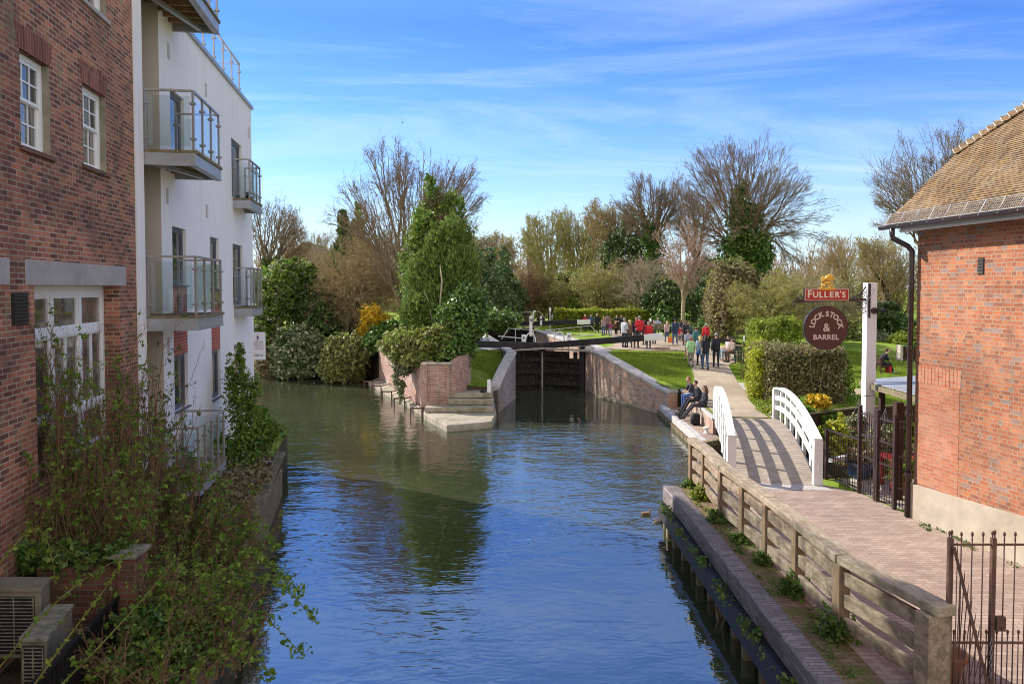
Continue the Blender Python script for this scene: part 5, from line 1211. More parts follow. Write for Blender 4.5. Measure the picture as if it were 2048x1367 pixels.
def put_text(body, u, v, size, mat, parent, rot=0.0, bold=0.004, yoff=.044, name='lettering', sp=1.0):
    Mx = Matrix.Translation((X_(u), SY+yoff, Z_(v))) @ FACE @ Matrix.Rotation(rot, 4, 'Z')
    return text_mesh(name, body, size, mat, parent, Mx, .003, sp, 'CENTER', bold)
put_text('F', 1620.5, 588.6, .30, cream, nb, bold=.008)
for ch_, u in (('U', 1632.3), ('L', 1643.2), ('L', 1653.2), ('E', 1664.0), ('R', 1675.5), ('S', 1688.6)): put_text(ch_, u, 589.6, .235, cream, nb, bold=.008)
put_text("'", 1682, 587.5, .2, cream, nb, bold=.008)
# gold winged beast emblem on top of the board
gr = MB(); E = lambda u, v, du, dv, rot=0: gr.ell((X_(u), SY+.07, Z_(v)), (du/F*SY, .045, dv/F*SY), 10, 6, rot=Matrix.Rotation(rot, 3, 'Y'))
E(1656, 566, 9, 3.6, -.1); E(1648, 560, 3.4, 5.5, .3); E(1647.5, 555, 2.6, 2.2); E(1644.5, 556, 2.0, .9)
for uu, vv, hh in ((1645, 571, 5), (1650, 572, 4), (1661, 571.5, 4.5), (1666, 571, 4.5)): E(uu, vv, 1.5, hh)
for k, (uu, vv, l, a) in enumerate(((1653, 556, 7, .35), (1656, 555, 9, .5), (1659, 554.5, 10, .62), (1662, 556, 9, .75), (1664, 559, 7, .9))): E(uu, vv, 1.9, l, a)
for k in range(6): E(1667+1.4*math.sin(k), 564-2.2*k, 1.1, 1.8, .3)
em = gr.build('emblem', gold, nb, smooth=True)
m = MB(); m.prism([(X_(1640), SY+.04), (X_(1672), SY+.04), (X_(1672), SY+.12), (X_(1640), SY+.12)], Z_(580), Z_(575)); m.build('emblem_base', gold, nb, bevel=.01)
# round board
cx_r, cz_r, R_ = X_(1654.5), Z_(655.5), 44.2/F*SY
def disc(r, y0, y1, mat, name, par):
    m = MB(); n = 72; A = [(cx_r+r*math.cos(2*math.pi*k/n), y0, cz_r+r*math.sin(2*math.pi*k/n)) for k in range(n)]; B = [(x, y1, z) for x, _, z in A]
    m.face(A); m.face(B[::-1])
    for k in range(n): j = (k+1) % n; m.face([A[k], B[k], B[j], A[j]])
    return m.build(name, mat, par)
rb_ = disc(R_, SY+.05, SY+.16, M['iron'], 'round_board', post)
disc(R_-.012, SY+.043, SY+.051, brown, 'brown_face', rb_)
for u in (1619, 1689.5): m = MB(); m.bar((X_(u), SY+.1, Z_(603)), (X_(u), SY+.1, Z_(632)), .015, .015, up=(0, 1, 0)); m.build('hanger', M['iron'], rb_)
for ch_, a in zip('LOCK', (171, 153, 131.5, 112.5)): 
    r = rad(a); Mx = Matrix.Translation((cx_r+R_*.645*math.cos(r), SY+.036, cz_r-.01+R_*.645*math.sin(r))) @ FACE @ Matrix.Rotation(r-math.pi/2, 4, 'Z'); text_mesh('lettering', ch_, .205, lett, rb_, Mx, .003, 1, 'CENTER', .007)
for ch_, a in zip('STOCK', (87, 68.5, 49.5, 27.5, 8.5)):
    r = rad(a); Mx = Matrix.Translation((cx_r+R_*.645*math.cos(r), SY+.036, cz_r-.01+R_*.645*math.sin(r))) @ FACE @ Matrix.Rotation(r-math.pi/2, 4, 'Z'); text_mesh('lettering', ch_, .205, lett, rb_, Mx, .003, 1, 'CENTER', .007)
put_text('&', 1655, 655.5, .33, lett, rb_, bold=.004, yoff=.036); put_text('BARREL', 1654, 674.5, .205, lett, rb_, bold=.006, yoff=.036, sp=1.08)
ll = empty('flood_lamp', (X_(1748), SY-.05, Z_(620)), 'small black lamp fixed to the front of the sign post', 'lamp')
m = MB(); m.tube([(X_(1748), SY-.001, Z_(621)), (X_(1748), SY-.06, Z_(621))], .09, 14); m.build('back_plate', M['pipe'], ll)
m = MB(); m.tube([(X_(1749), SY-.08, Z_(621)), (X_(1756), SY-.14, Z_(620.5)), (X_(1760), SY-.16, Z_(620.5)), (X_(1765), SY-.18, Z_(621.5))], [.02, .025, .055, .07], 10); m.build('lamp_head', M['iron'], ll, smooth=True)
m = MB(); w_ = [(X_(1754), SY+.1, Z_(576))]; 
for k in range(1, 9): t = k/8; w_.append((X_(1754)+(dp.x-X_(1754))*t, SY+.1+(dp.y-SY)*t*.6, Z_(576)-.35*math.sin(t*2.2)))
m.tube(w_, .008, 5); tag(m.build('cable', M['zinc'], smooth=True), 'thin pale cable strung from the sign post to the brick pub', 'cable')

# --- black railings and garden gates
GA, GB, GC, GE = Vector((8.05, 18.8)), Vector((8.28, 17.5)), Vector((8.45, 16.2)), Vector((8.62, 15.95))
def railing(name, A, B, h, n, rails, label, cat, posts=(True, True), ph=None, group=None):
    e = empty(name, (A.x, A.y, 0), label, cat, group); d = (B-A)
    m = MB()
    for k in range(1, n): p = A.lerp(B, k/n); m.bar((p.x, p.y, .06), (p.x, p.y, h), .014, .014, up=(0, 1, 0))
    m.build('bars', M['pipe'], e)
    for r in rails: m = MB(); m.bar((A.x, A.y, r), (B.x, B.y, r), .02, .04); m.build('cross_rail', M['pipe'], e)
    for ok, p in zip(posts, (A, B)):
        if ok: m = MB(); m.box((p.x, p.y, (ph or h)/2), (.075, .075, ph or h)); m.build('post', M['pipe'], e)
    return e
railing('garden_railing', GA, GB-Vector((.012, -.06)), 1.30, 13, (.12, .62, 1.28), 'short black bar railing between the white footbridge and the garden gates', 'railing', (True, False))
gm = GB.lerp(GC, .5)
railing('garden_gate', GB, gm-Vector((.003, -.03)), 2.0, 7, (.28, .92, 1.42, 1.93), 'left leaf of the tall black garden gates beside the sign post', 'gate', (True, True), 2.12)
railing('garden_gate', gm+Vector((.004, -.04)), GC, 2.0, 7, (.28, .92, 1.42, 1.93), 'right leaf of the tall black garden gates nearest the brick pub', 'gate', (True, True), 2.12)
railing('garden_railing', GC+Vector((.02, -.05)), GE, 2.0, 4, (.5, 1.2, 1.85, 1.98), 'narrow black grille filling the gap between gate post and pub corner', 'railing', (False, True))
# pergola with slatted roof
pg = empty('garden_shelter', (11, 19, 0), 'dark timber garden shelter with a grey board roof behind the black gates', 'shelter')
pc = atY(1797, 800, 17.0); m = MB(); m.box((pc.x, 17.0, 1.13), (.17, .17, 2.26)); m.build('post', M['dark_wood'], pg)
pc2 = atY(1757, 790, 21.9); m = MB(); m.box((pc2.x+.1, 21.9, 1.0), (.14, .14, 2.0)); m.build('post', M['dark_wood'], pg)
r0_, r1_ = atY(1722, 766, 23.0), atY(1836, 799, 16.6)
m = MB(); m.bar(r0_, r1_, .12, .14); m.build('edge_beam', M['bank_timber'], pg)
q0, q1 = r0_+Vector((5, 1.4, .12)), r1_+Vector((5, 1.4, .12))
m = MB(); n_ = 9
for k in range(n_):
    a, b, c, d = r0_.lerp(r1_, k/n_), r0_.lerp(r1_, (k+.94)/n_), q0.lerp(q1, (k+.94)/n_), q0.lerp(q1, k/n_); u_ = Vector((0, 0, .09)); t_ = Vector((0, 0, .03))
    m.hexa([b+u_, c+u_, d+u_, a+u_], [b+u_+t_, c+u_+t_, d+u_+t_, a+u_+t_])
m.build('roof_boards', M['steel'], pg)
# garden back fence
gf = [atg(1640, 846), atg(1735, 826), atg(1832, 808)]
e = empty('garden_fence', gf[1], 'low brown boarded fence behind the pub garden plants', 'fence')
gw = [Vector((9.6, 24.6)), Vector((12.0, 26.0)), Vector((15.5, 27.0))]
for a, b in zip(gw, gw[1:]):
    m = MB(); L = (b-a).length; n_ = int(L/.13)
    for k in range(n_): p, q = a.lerp(b, k/n_), a.lerp(b, (k+.95)/n_); m.hexa([(p.x, p.y, -.3), (q.x, q.y, -.3), (q.x-.01, q.y+.02, -.3), (p.x-.01, p.y+.02, -.3)], [(p.x, p.y, .62), (q.x, q.y, .62), (q.x-.01, q.y+.02, .62), (p.x-.01, p.y+.02, .62)])
    m.build('boards', M['dark_wood'], e)
    m = MB(); m.bar((a.x, a.y-.03, .66), (b.x, b.y-.03, .66), .10, .06); m.build('capping', M['bank_timber'], e)
# rusty spiked gate at the bottom right
SGY = 8.62; gx = lambda u: yx(u, SGY); gz_ = lambda v: atY(U0, v, SGY).z
def spike_gate(u0, u1, label, lock):
    e = empty('spiked_gate', (gx(u0), SGY, 0), label, 'gate')
    x0, x1 = gx(u0), gx(u1)
    def finial(m, x, z): m.tube([(x, SGY, z-.01), (x, SGY, z+.06)], .008, 6); m.ell((x, SGY, z+.075), (.016, .016, .03), 8, 6)
    m = MB()
    for k in range(int(abs(x1-x0)/.128)+1):
        x = x0+.128*k
        if k: m.tube([(x, SGY, .05), (x, SGY, gz_(1080))], .0075, 6); finial(m, x, gz_(1080))
        xh = x+.064; m.tube([(xh, SGY, .05), (xh, SGY, gz_(1275))], .0065, 6); finial(m, xh, gz_(1275))
    m.build('bars', M['rust'], e, smooth=True)
    for v in (1088, 1284, 1430): m = MB(); m.bar((x0, SGY, gz_(v)), (x1, SGY, gz_(v)), .02, .022); m.build('cross_rail', M['rust'], e)
    m = MB(); m.box((x0, SGY, gz_(1075)/2), (.05, .05, gz_(1075))); finial(m, x0-.012, gz_(1078)); finial(m, x0+.015, gz_(1076)); m.build('stile', M['rust'], e)
    if lock:
        m = MB(); m.box((x0+.085, SGY-.02, gz_(1244)), (.11, .06, .17)); lb2 = m.build('lock_box', M['rust'], e, bevel=0.004)
        m = MB(); m.tube([(x0+.085, SGY-.051, gz_(1252)), (x0+.085, SGY-.055, gz_(1252))], .012, 8); m.build('keyhole', M['dark'], lb2)
    return e
g1_ = spike_gate(1911, 1996, 'rusty spiked gate leaf fixed beside the end post of the timber fence', False)
spike_gate(1998, 2250, 'rusty spiked gate leaf with the square lock box', True)
fan = empty('spike_fan', (gx(1913), SGY-.06, .6), 'rusty fan of anti climb spikes with a long diagonal bar beside the fence end', 'spikes')
m = MB(); A, B = Vector((gx(1913), SGY-.05, gz_(1090))), Vector((gx(1985), SGY-.25, gz_(1420))); m.bar(A, B, .035, .035); m.build('diagonal_bar', M['rust'], fan)
m = MB()
for k in range(1, 13):
    p = A.lerp(B, k/13); o = Vector((gx(1914), SGY-.1, gz_(1440+12*k))); d = (p-o).normalized(); m.tube([o, p+d*.11, p+d*.2], [.006, .006, .001], 5)
m.build('spikes', M['rust'], fan)
m = MB(); cpts = []
for k in range(9):
    z = gz_(1275)-k*.055
    for j in range(9):
        a = 2*math.pi*j/8; cpts.append(0)
    m.tube([(gx(1993)+.018*math.cos(a)*(1 if k % 2 else .3), SGY-.045+.018*math.cos(a)*(.3 if k % 2 else 1), z+.034*math.sin(a)) for a in np.linspace(0, 2*math.pi, 9)], .006, 5)
tag(m.build('gate_chain', M['zinc'], smooth=True), 'short steel chain hanging from the meeting stiles of the spiked gates', 'chain')
# broken terracotta pot behind the gate
p = at(1960, 1350, 0); pt = Vector((gx(1962), SGY+.45, 0)); m = MB(); m.lathe(pt, [(.10, 0.0), (.15, .2), (.19, .3), (.2, .36), (.17, .36), (.13, .2), (.05, .1)], 16)
tag(m.build('terracotta_pot', M['terracotta'], smooth=True), 'terracotta pot standing behind the rusty spike fan', 'pot')
# ------------------------------------------------------------------ vegetation
def _norm(a): return a/np.maximum(np.linalg.norm(a, axis=-1, keepdims=True), 1e-9)
def grow(rs, P, D, L, R, levels):
    """branching by levels; returns per level (P0, P1, r0, r1)"""
    P, D, L, R = [np.asarray(x, float) for x in (P, D, L, R)]
    out = []
    for li, lv in enumerate(levels):
        n = len(P); s = lv['seg']; pts = np.zeros((n, s+1, 3)); rad_ = np.zeros((n, s+1)); dr = np.zeros((n, s+1, 3))
        pts[:, 0] = P; d = _norm(D); rad_[:, 0] = R; dr[:, 0] = d; tp = lv.get('taper', 0.65)
        for k in range(s):
            d = _norm(d+rs.normal(0, lv['wob'], (n, 3))+np.array([0, 0, lv['up']])); pts[:, k+1] = pts[:, k]+d*(L/s)[:, None]; rad_[:, k+1] = R*(1-tp*(k+1)/s); dr[:, k+1] = d
        out.append((pts[:, :-1].reshape(-1, 3), pts[:, 1:].reshape(-1, 3), rad_[:, :-1].ravel(), rad_[:, 1:].ravel()))
        if li+1 >= len(levels): break
        nx = levels[li+1]; c = nx['n']
        t = (nx['t0']+(1-nx['t0'])*((np.arange(c)[None]+rs.uniform(0, 1, (n, c)))/c)).clip(0, .999)
        k = (t*s).astype(int); f = t*s-k; ii = np.arange(n)[:, None]
        p = pts[ii, k]*(1-f)[..., None]+pts[ii, k+1]*f[..., None]; b = dr[ii, k+1]
        ax = _norm(np.cross(b, rs.normal(0, 1, b.shape))); a = np.radians(nx['ang'])*rs.uniform(.55, 1.3, t.shape)
        dd = b*np.cos(a)[..., None]+ax*np.sin(a)[..., None]
        l = (L[:, None]*nx['ratio']*rs.uniform(.6, 1.2, t.shape)*(1-nx.get('fall', .45)*t)); r = np.maximum((rad_[ii, k])*nx['rr'], nx.get('rmin', .008))
        P, D, L, R = p.reshape(-1, 3), dd.reshape(-1, 3), l.ravel(), r.ravel()
    return out
def seg_arrays(segs, n):
    P0 = np.concatenate([s[0] for s in segs]); P1 = np.concatenate([s[1] for s in segs]); r0 = np.concatenate([s[2] for s in segs]); r1 = np.concatenate([s[3] for s in segs])
    d = _norm(P1-P0); ref = np.where(np.abs(d[:, 2:3]) < .9, np.array([[0, 0, 1.]]), np.array([[1., 0, 0]])); x = _norm(np.cross(d, ref)); y = np.cross(d, x)
    m = len(P0); V = np.zeros((m, 2*n, 3))
    for j in range(n):
        a = 2*math.pi*j/n; w = x*math.cos(a)+y*math.sin(a); V[:, j] = P0+w*r0[:, None]; V[:, n+j] = P1+w*r1[:, None]
    base = (np.arange(m)*2*n)[:, None, None]
    q = np.array([[j, (j+1) % n, n+(j+1) % n, n+j] for j in range(n)])[None]
    return V.reshape(-1, 3), (base+q).reshape(-1, 4)
def leaf_arrays(rs, C, size, normal=None, aspect=1.6, spread=.8, dirv=None):
    n = len(C); sz = size*rs.uniform(.6, 1.35, n)
    if dirv is None: a = _norm(rs.normal(0, 1, (n, 3))+np.array([0, 0, .2]))
    else: a = _norm(dirv+rs.normal(0, spread, (n, 3)))
    nn = rs.normal(0, 1, (n, 3))+(0 if normal is None else normal*1.1)+np.array([0, 0, .5])
    b = _norm(np.cross(a, nn)); fold = _norm(np.cross(b, a))*.12
    l = a*(sz*aspect/2)[:, None]; w = b*(sz/2)[:, None]; f = fold*sz[:, None]
    V = np.stack([C-l, C+w+f, C+l, C-w+f], 1).reshape(-1, 3)
    return V, np.arange(n*4).reshape(-1, 4)
def blob_points(rs, ells, n, clump=.16, inner=.55, nclump=None):
    """points and outward normals in clumps over ellipsoids [(cx,cy,cz,rx,ry,rz)]"""
    E = np.array(ells, float); wgt = (E[:, 3]*E[:, 4]+E[:, 3]*E[:, 5]+E[:, 4]*E[:, 5]); wgt /= wgt.sum()
    nc = nclump or max(20, n//22)
    k = rs.choice(len(E), nc, p=wgt); d = _norm(rs.normal(0, 1, (nc, 3))); r = inner+(1-inner)*rs.uniform(0, 1, nc)**.5; r *= rs.uniform(.86, 1.12, nc)
    cc = E[k, :3]+d*E[k, 3:]*r[:, None]; m = rs.integers(0, nc, n)
    sig = clump*(E[k, 3:].mean(1))[m][:, None]
    return cc[m]+rs.normal(0, 1, (n, 3))*sig, d[m]
def fit(segs, base, H, W, top_q=.998):
    """scale a grown tree about its base to height H and crown width W"""
    allp = np.concatenate([s[1] for s in segs]); b = np.array(base); q = allp-b
    zs = H/np.quantile(q[:, 2], top_q); hx = np.quantile(np.abs(q[:, 0]), .99); xs = W/2/hx
    A = np.array([xs, xs, zs]); return [((s[0]-b)*A+b, (s[1]-b)*A+b, s[2], s[3]) for s in segs]
SP = {'scrub': dict(trunk=.7, stems=14, spreadang=48, lv=[dict(seg=5, wob=.13, up=.05, taper=.75), dict(n=8, ang=38, ratio=.5, t0=.15, rr=.55, seg=3, wob=.18, up=.05, fall=.3), dict(n=6, ang=38, ratio=.5, t0=.1, rr=.6, seg=3, wob=.2, up=.03), dict(n=5, ang=40, ratio=.55, t0=.1, rr=.65, seg=2, wob=.25, up=0, rmin=.012)])}
def stems_of(rs, sp, base, H, r0):
    s = SP[sp]; k = s['stems']; sa = rad(s.get('spreadang', 0)); D = []; Lh = []
    for i in range(k):
        a = sa*math.sqrt(rs.uniform(.02, 1)) if k > 1 else 0.0; ph = 2*math.pi*(i+rs.uniform(0, .6))/k
        D.append((math.sin(a)*math.cos(ph), math.sin(a)*math.sin(ph), math.cos(a))); Lh.append(H*s['trunk']*rs.uniform(.8, 1.1) if k > 1 else H*s['trunk'])
    P = np.array([base]*k, float)
    if k > 1: P[:, :2] += np.array(D)[:, :2]*.5*r0*4
    return P, np.array(D), np.array(Lh), np.full(k, r0 if k == 1 else r0*.55)
def bush(name, label, ells, n, size, mat, seed, cat='bush', group=None, clump=.16, inner=.5, stems=None, flowers=None, aspect=1.6, dirv=None, spread=.8, part='leaves', zmin=None, ragged=6):
    rs = np.random.default_rng(seed); ells = [tuple(e) for e in ells]; sat = []
    if ragged:
        for e in ells:
            for _ in range(ragged):
                d = rs.normal(0, 1, 3); d /= np.linalg.norm(d); q = rs.uniform(.16, .36); sat.append((e[0]+d[0]*e[3]*1.0, e[1]+d[1]*e[4]*1.0, e[2]+abs(d[2])*e[5]*1.02 if rs.uniform() < .75 else e[2]+d[2]*e[5], e[3]*q, e[4]*q, e[5]*q*1.15))
    ells = ells+sat; E = np.array(ells, float); c = E[:, :3].mean(0); zb = (E[:, 2]-E[:, 5]).min()
    root = empty(name, (c[0], c[1], zb), label, cat, group)
    C, d = blob_points(rs, ells, n, clump, inner)
    if zmin is not None: ok = C[:, 2] > zmin; C, d = C[ok], d[ok]
    V, Fc = leaf_arrays(rs, C, size, d, aspect, spread, None if dirv is None else np.array(dirv)+d*.5); mesh_np(part, V, Fc, M[mat], root)
    if stems:
        sm, k, r = stems; Q = np.array([E[rs.integers(0, len(E)), :3] for _ in range(k)]); tgt = C[rs.integers(0, len(C), k)]; b = np.array([c[0], c[1], zb])+rs.normal(0, .25, (k, 3))*np.array([1, 1, 0])
        mid = (b+tgt)/2+rs.normal(0, .12, (k, 3)); P0 = np.concatenate([b, mid]); P1 = np.concatenate([mid, tgt]); V, Fc = seg_arrays([(P0, P1, np.concatenate([np.full(k, r), np.full(k, r*.7)]), np.concatenate([np.full(k, r*.7), np.full(k, r*.3)]))], 4); mesh_np('stems', V, Fc, M[sm], root)
    if flowers:
        fm, k, fs = flowers; C2, d2 = blob_points(rs, ells, k, .06, .9); V, Fc = leaf_arrays(rs, C2, fs, d2, 1.1); mesh_np('flowers', V, Fc, M[fm], root)
    return root
def pe(u, v, Y, ru, rv, ry=None):
    """ellipsoid centred at pixel (u,v) at depth Y with pixel radii"""
    p = atY(u, v, Y); rx, rz = ru/F*Y, rv/F*Y; return (p.x, p.y, p.z, rx, ry or rx, rz)
def crown_tree(name, label, u, Y, fork_v, ells, tips, seed, bark_m='bark', twig_m='twig', group=None, cat='tree', ivy=None, buds=None, rt=.016, k1=7, kk=3, f=.45, droop=0.0, tw=5, twl=.9, base_z=None, wob=.15, inner=.25, ivy_hi=.5, base_du=0, pw=.5, r_max=.6, clump=.13, rise=.18):
    """bare tree whose limbs divide towards the tips of a given crown: thing > trunk, crown (, ivy, buds)"""
    rs = np.random.default_rng(seed); E = [pe(e[0], e[1], Y+(e[4] if len(e) > 4 else 0), e[2], e[3], (e[5] if len(e) > 5 else max(.8, .9*e[2]/F*Y))) for e in ells]
    x = yx(u, Y); bz = (hz(x, Y) if base_z is None else base_z)-.05; base = np.array([x, Y, bz])
    root = empty(name, tuple(base), label, cat, group)
    tipP, _ = blob_points(rs, E, tips, clump, inner, nclump=max(30, tips//6)); tipP = tipP[tipP[:, 2] > bz+.4]
    fork = np.array(atY(u+base_du, fork_v, Y)); n0 = len(tipP)
    A = [[], []]; term = []
    rad_of = lambda c: min(r_max, rt*.95*c**pw)
    def path(p, q, c0, c1, big):
        d = q-p; L = np.linalg.norm(d); ns = 3 if L > .8 else 2; prev = p
        r0, r1 = rad_of(c0), rad_of(c1); wb = .03 if c0 > n0 else wob; bow = rs.normal(0, wb*.6, 3)*L
        for i in range(1, ns+1):
            t = i/ns; w = p+d*t+bow*math.sin(math.pi*t)+(rs.normal(0, wb*.25, 3)*L if i < ns else 0)
            A[0 if big else 1].append((prev, w, r0+(r1-r0)*(i-1)/ns, r0+(r1-r0)*t)); prev = w
    def rec(p, idx, depth, c0):
        m = len(idx)
        if m <= 3:
            for i in idx: path(p, tipP[i], max(1, c0*.3), 1, False); term.append((p, tipP[i]))
            return
        k = min(k1 if depth == 0 else (kk if m < 60 else kk+1), m); D = _norm(tipP[idx]-p); C = D[rs.choice(m, k, replace=False)]
        for _ in range(4):
            lab = (D@C.T).argmax(1)
            for j in range(k):
                q = D[lab == j]
                if len(q): C[j] = _norm(q.mean(0))
        for j in range(k):
            sub = idx[lab == j]
            if not len(sub): continue
            if len(sub) == m: sub_list = [sub[:m//2], sub[m//2:]]
            else: sub_list = [sub]
            for sb in sub_list:
                cen = tipP[sb].mean(0); ff = f*rs.uniform(.7, 1.25) if len(sb) > 3 else .5
                dist = np.linalg.norm(tipP[sb]-p, axis=1).min(); d = cen-p; ff = min(ff, .9*dist/max(1e-6, np.linalg.norm(d)))
                q = p+d*ff+np.array([0, 0, rise*np.linalg.norm(d)*ff*(1 if depth < 3 else .3)])+rs.normal(0, .05, 3)*np.linalg.norm(d)*ff; path(p, q, len(sb), len(sb)*.85, len(sb) > n0*.06); rec(q, sb, depth+1, len(sb))
    path(base, fork, n0*1.25, n0*.9, True); rec(fork, np.arange(n0), 0, n0)
    def arr(S_): return (np.array([s[0] for s in S_]), np.array([s[1] for s in S_]), np.array([s[2] for s in S_]), np.array([s[3] for s in S_]))
    tr = arr(A[0]); cr = arr(A[1])
    tp0 = np.array([t[0] for t in term]); tp1 = np.array([t[1] for t in term]); m = tp0+(tp1-tp0)*.45; dv = tp1-m; Lr = np.linalg.norm(dv, axis=1)
    tws = grow(rs, m, dv+np.array([0, 0, .02]), np.maximum(Lr*1.15, twl*.6), np.full(len(m), rt*.75), [dict(seg=2, wob=.2, up=-droop*.5, taper=.4), dict(n=tw, ang=48, ratio=.7, t0=.1, rr=.8, seg=2, wob=.18, up=.04-droop, fall=.4, rmin=rt*.46), dict(n=3, ang=44, ratio=.55, t0=.15, rr=.8, seg=1, wob=.2, up=.04-droop, rmin=rt*.36)])
    V, Fc = seg_arrays([tr], 7); mesh_np('trunk', V, Fc, M[bark_m], root, smooth=True)
    V, Fc = seg_arrays([cr]+tws[1:], 3); mesh_np('crown', V, Fc, M[twig_m], root)
    if ivy:
        mat, n, sz = ivy; zt = bz+(max(e[2]+e[5] for e in E)-bz)*ivy_hi; ok = np.where(tr[1][:, 2] < zt)[0]; Ls = np.linalg.norm(tr[1]-tr[0], axis=1)[ok]; pk = rs.choice(ok, n, p=Ls/Ls.sum()); t = rs.uniform(0, 1, (n, 1)); C = tr[0][pk]*(1-t)+tr[1][pk]*t; d = _norm(rs.normal(0, 1, (n, 3))*np.array([1, 1, .5]))
        C = C+d*(tr[2][pk]+np.abs(rs.normal(0, .30, n))*(1.2-(C[:, 2]-bz)/(zt-bz)).clip(.25, 1.2))[:, None]; V, Fc = leaf_arrays(rs, C, sz, d); mesh_np('ivy', V, Fc, M[mat], root)
    if buds:
        mat, n, sz = buds; e = np.concatenate([s[1] for s in tws[1:]]); C = e[rs.integers(0, len(e), n)]+rs.normal(0, .04, (n, 3)); V, Fc = leaf_arrays(rs, C, sz); mesh_np('buds', V, Fc, M[mat], root)
    return root
def cone_ells(u, vbase, vtop, Y, hw, n=7, jit=.12, seed=0):
    r = random.Random(seed); out = []
    for k in range(n):
        t = (k+.3)/n; out.append(pe(u+hw*jit*r.uniform(-1, 1)*(1-t), vbase+(vtop-vbase)*t, Y+r.uniform(-.3, .3), hw*(1-t)**.75+hw*.06, abs(vbase-vtop)/n*1.05))
    return out

# ---- island planting
bush('cypress', 'broad dark green cypress on the island wall with pale dead stems showing through',
     [pe(885, 615, 38.5, 68, 66, 1.5), pe(850, 565, 38.8, 40, 64, 1.2), pe(918, 560, 38.6, 36, 74, 1.2), pe(892, 520, 38.7, 36, 60, 1.1), pe(828, 630, 38.4, 26, 42, 1.0), pe(905, 475, 38.8, 22, 44, .9), pe(936, 600, 38.6, 18, 60, .9), pe(872, 500, 38.7, 20, 40, .8), pe(856, 620, 38.1, 30, 50, .9)],
     70000, .062, 'leaf_conifer', 11, 'tree', clump=.10, inner=.70, ragged=9, aspect=3.2, dirv=(0, 0, 1.2), spread=.6, part='crown', stems=('bark', 26, .05))
rs = np.random.default_rng(5)
for k in range(2):
    pass
m = MB(); a = atY(882, 700, 37.1); m.tube([atY(884, 665, 37.0), atY(880, 610, 36.95), atY(884, 560, 37.0), atY(880, 530, 37.2)], [.06, .05, .04, .015], 6); m.tube([atY(866, 650, 37.0), atY(856, 600, 37.0), atY(848, 580, 37.1)], [.035, .03, .01], 5); m.tube([atY(862, 622, 36.98), atY(874, 606, 36.9)], [.02, .01], 5)
tag(m.build('dead_stem', M['twig_pale'], smooth=True), 'pale bare dead stems standing against the dark cypress', 'stem')
iv = crown_tree('ivy_clad_tree', 'tall tree smothered in bright glossy ivy rising behind the island cypress', 878, 41.5, 600, [(868, 430, 30, 70), (890, 500, 50, 70)], 260, 21, base_z=1.2, bark_m='bark_dark', twig_m='twig_dark')
rs = np.random.default_rng(22)
C, d = blob_points(rs, [pe(862, 395, 41.5, 16, 38, .5), pe(858, 440, 41.5, 34, 34, 1.0), pe(838, 480, 41.5, 26, 34, .9), pe(905, 415, 41.3, 26, 28, .7), pe(900, 470, 41.5, 36, 50, 1.1), pe(850, 540, 41.5, 42, 60, 1.3), pe(815, 560, 41.5, 16, 60, .6), pe(930, 520, 41.5, 26, 60, .9), pe(880, 600, 41.5, 60, 70, 1.4), pe(858, 362, 41.5, 8, 18, .3)], 20000, .17, .35)
V, Fc = leaf_arrays(rs, C, .13, d, 1.25); mesh_np('ivy', V, Fc, M['leaf_ivy_pale'], iv)
bush('ivy_mound', 'dark ivy mound spilling over the curved brick wall at the lock side of the island',
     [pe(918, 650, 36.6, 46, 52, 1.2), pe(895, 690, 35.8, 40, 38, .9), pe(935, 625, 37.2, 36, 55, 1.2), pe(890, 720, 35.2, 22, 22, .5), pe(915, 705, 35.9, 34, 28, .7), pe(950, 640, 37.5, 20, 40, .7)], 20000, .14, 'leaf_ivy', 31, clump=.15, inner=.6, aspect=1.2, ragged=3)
bush('elder_bush', 'yellow green shrub growing over the top of the island wall', [pe(815, 690, 36.2, 46, 30, 1.2), pe(850, 690, 35.8, 36, 34, 1.0), pe(782, 690, 37.5, 16, 18, .7), pe(880, 680, 35.7, 28, 28, .8), pe(900, 655, 35.8, 14, 20, .4), pe(840, 715, 35.3, 36, 16, .7)], 13000, .12, 'leaf_olive', 41, clump=.14, inner=.4, stems=('twig_green', 30, .02), flowers=('leaf_lime', 6500, .1), ragged=3)
bush('trailing_ivy', 'ivy hanging in a long tail down the side wall to the mooring ledge', [pe(806, 715, 36.5, 26, 28, .5), pe(799, 750, 36.3, 12, 34, .25), pe(800, 785, 36.0, 8, 22, .16), pe(812, 735, 35.8, 12, 14, .3)], 5000, .10, 'leaf_variegated', 51, clump=.18, inner=.4, aspect=1.2, ragged=2)
bush('laurel_bush', 'big rounded olive laurel bush overhanging the water beside the ledge', [pe(692, 712, 46.6, 42, 38, 1.7), pe(668, 735, 46.4, 28, 32, 1.2), pe(712, 745, 46.4, 18, 22, .6), pe(686, 748, 46.2, 30, 24, 1.0), pe(722, 700, 47, 12, 22, .6)], 22000, .15, 'leaf_olive', 61, clump=.12, inner=.6, flowers=('leaf_variegated', 5000, .12), stems=('twig', 20, .03), zmin=WZ+.05)
bush('holly_bush', 'pale variegated holly bush at the water edge left of the laurel', [pe(590, 705, 48.5, 42, 46, 1.9), pe(570, 725, 48.2, 24, 30, 1.0), pe(610, 735, 48.2, 34, 20, 1.1), pe(628, 700, 48.6, 22, 36, 1.0)], 20000, .16, 'leaf_variegated', 71, clump=.12, inner=.6, flowers=('leaf_dark', 8000, .14), zmin=WZ+.05)
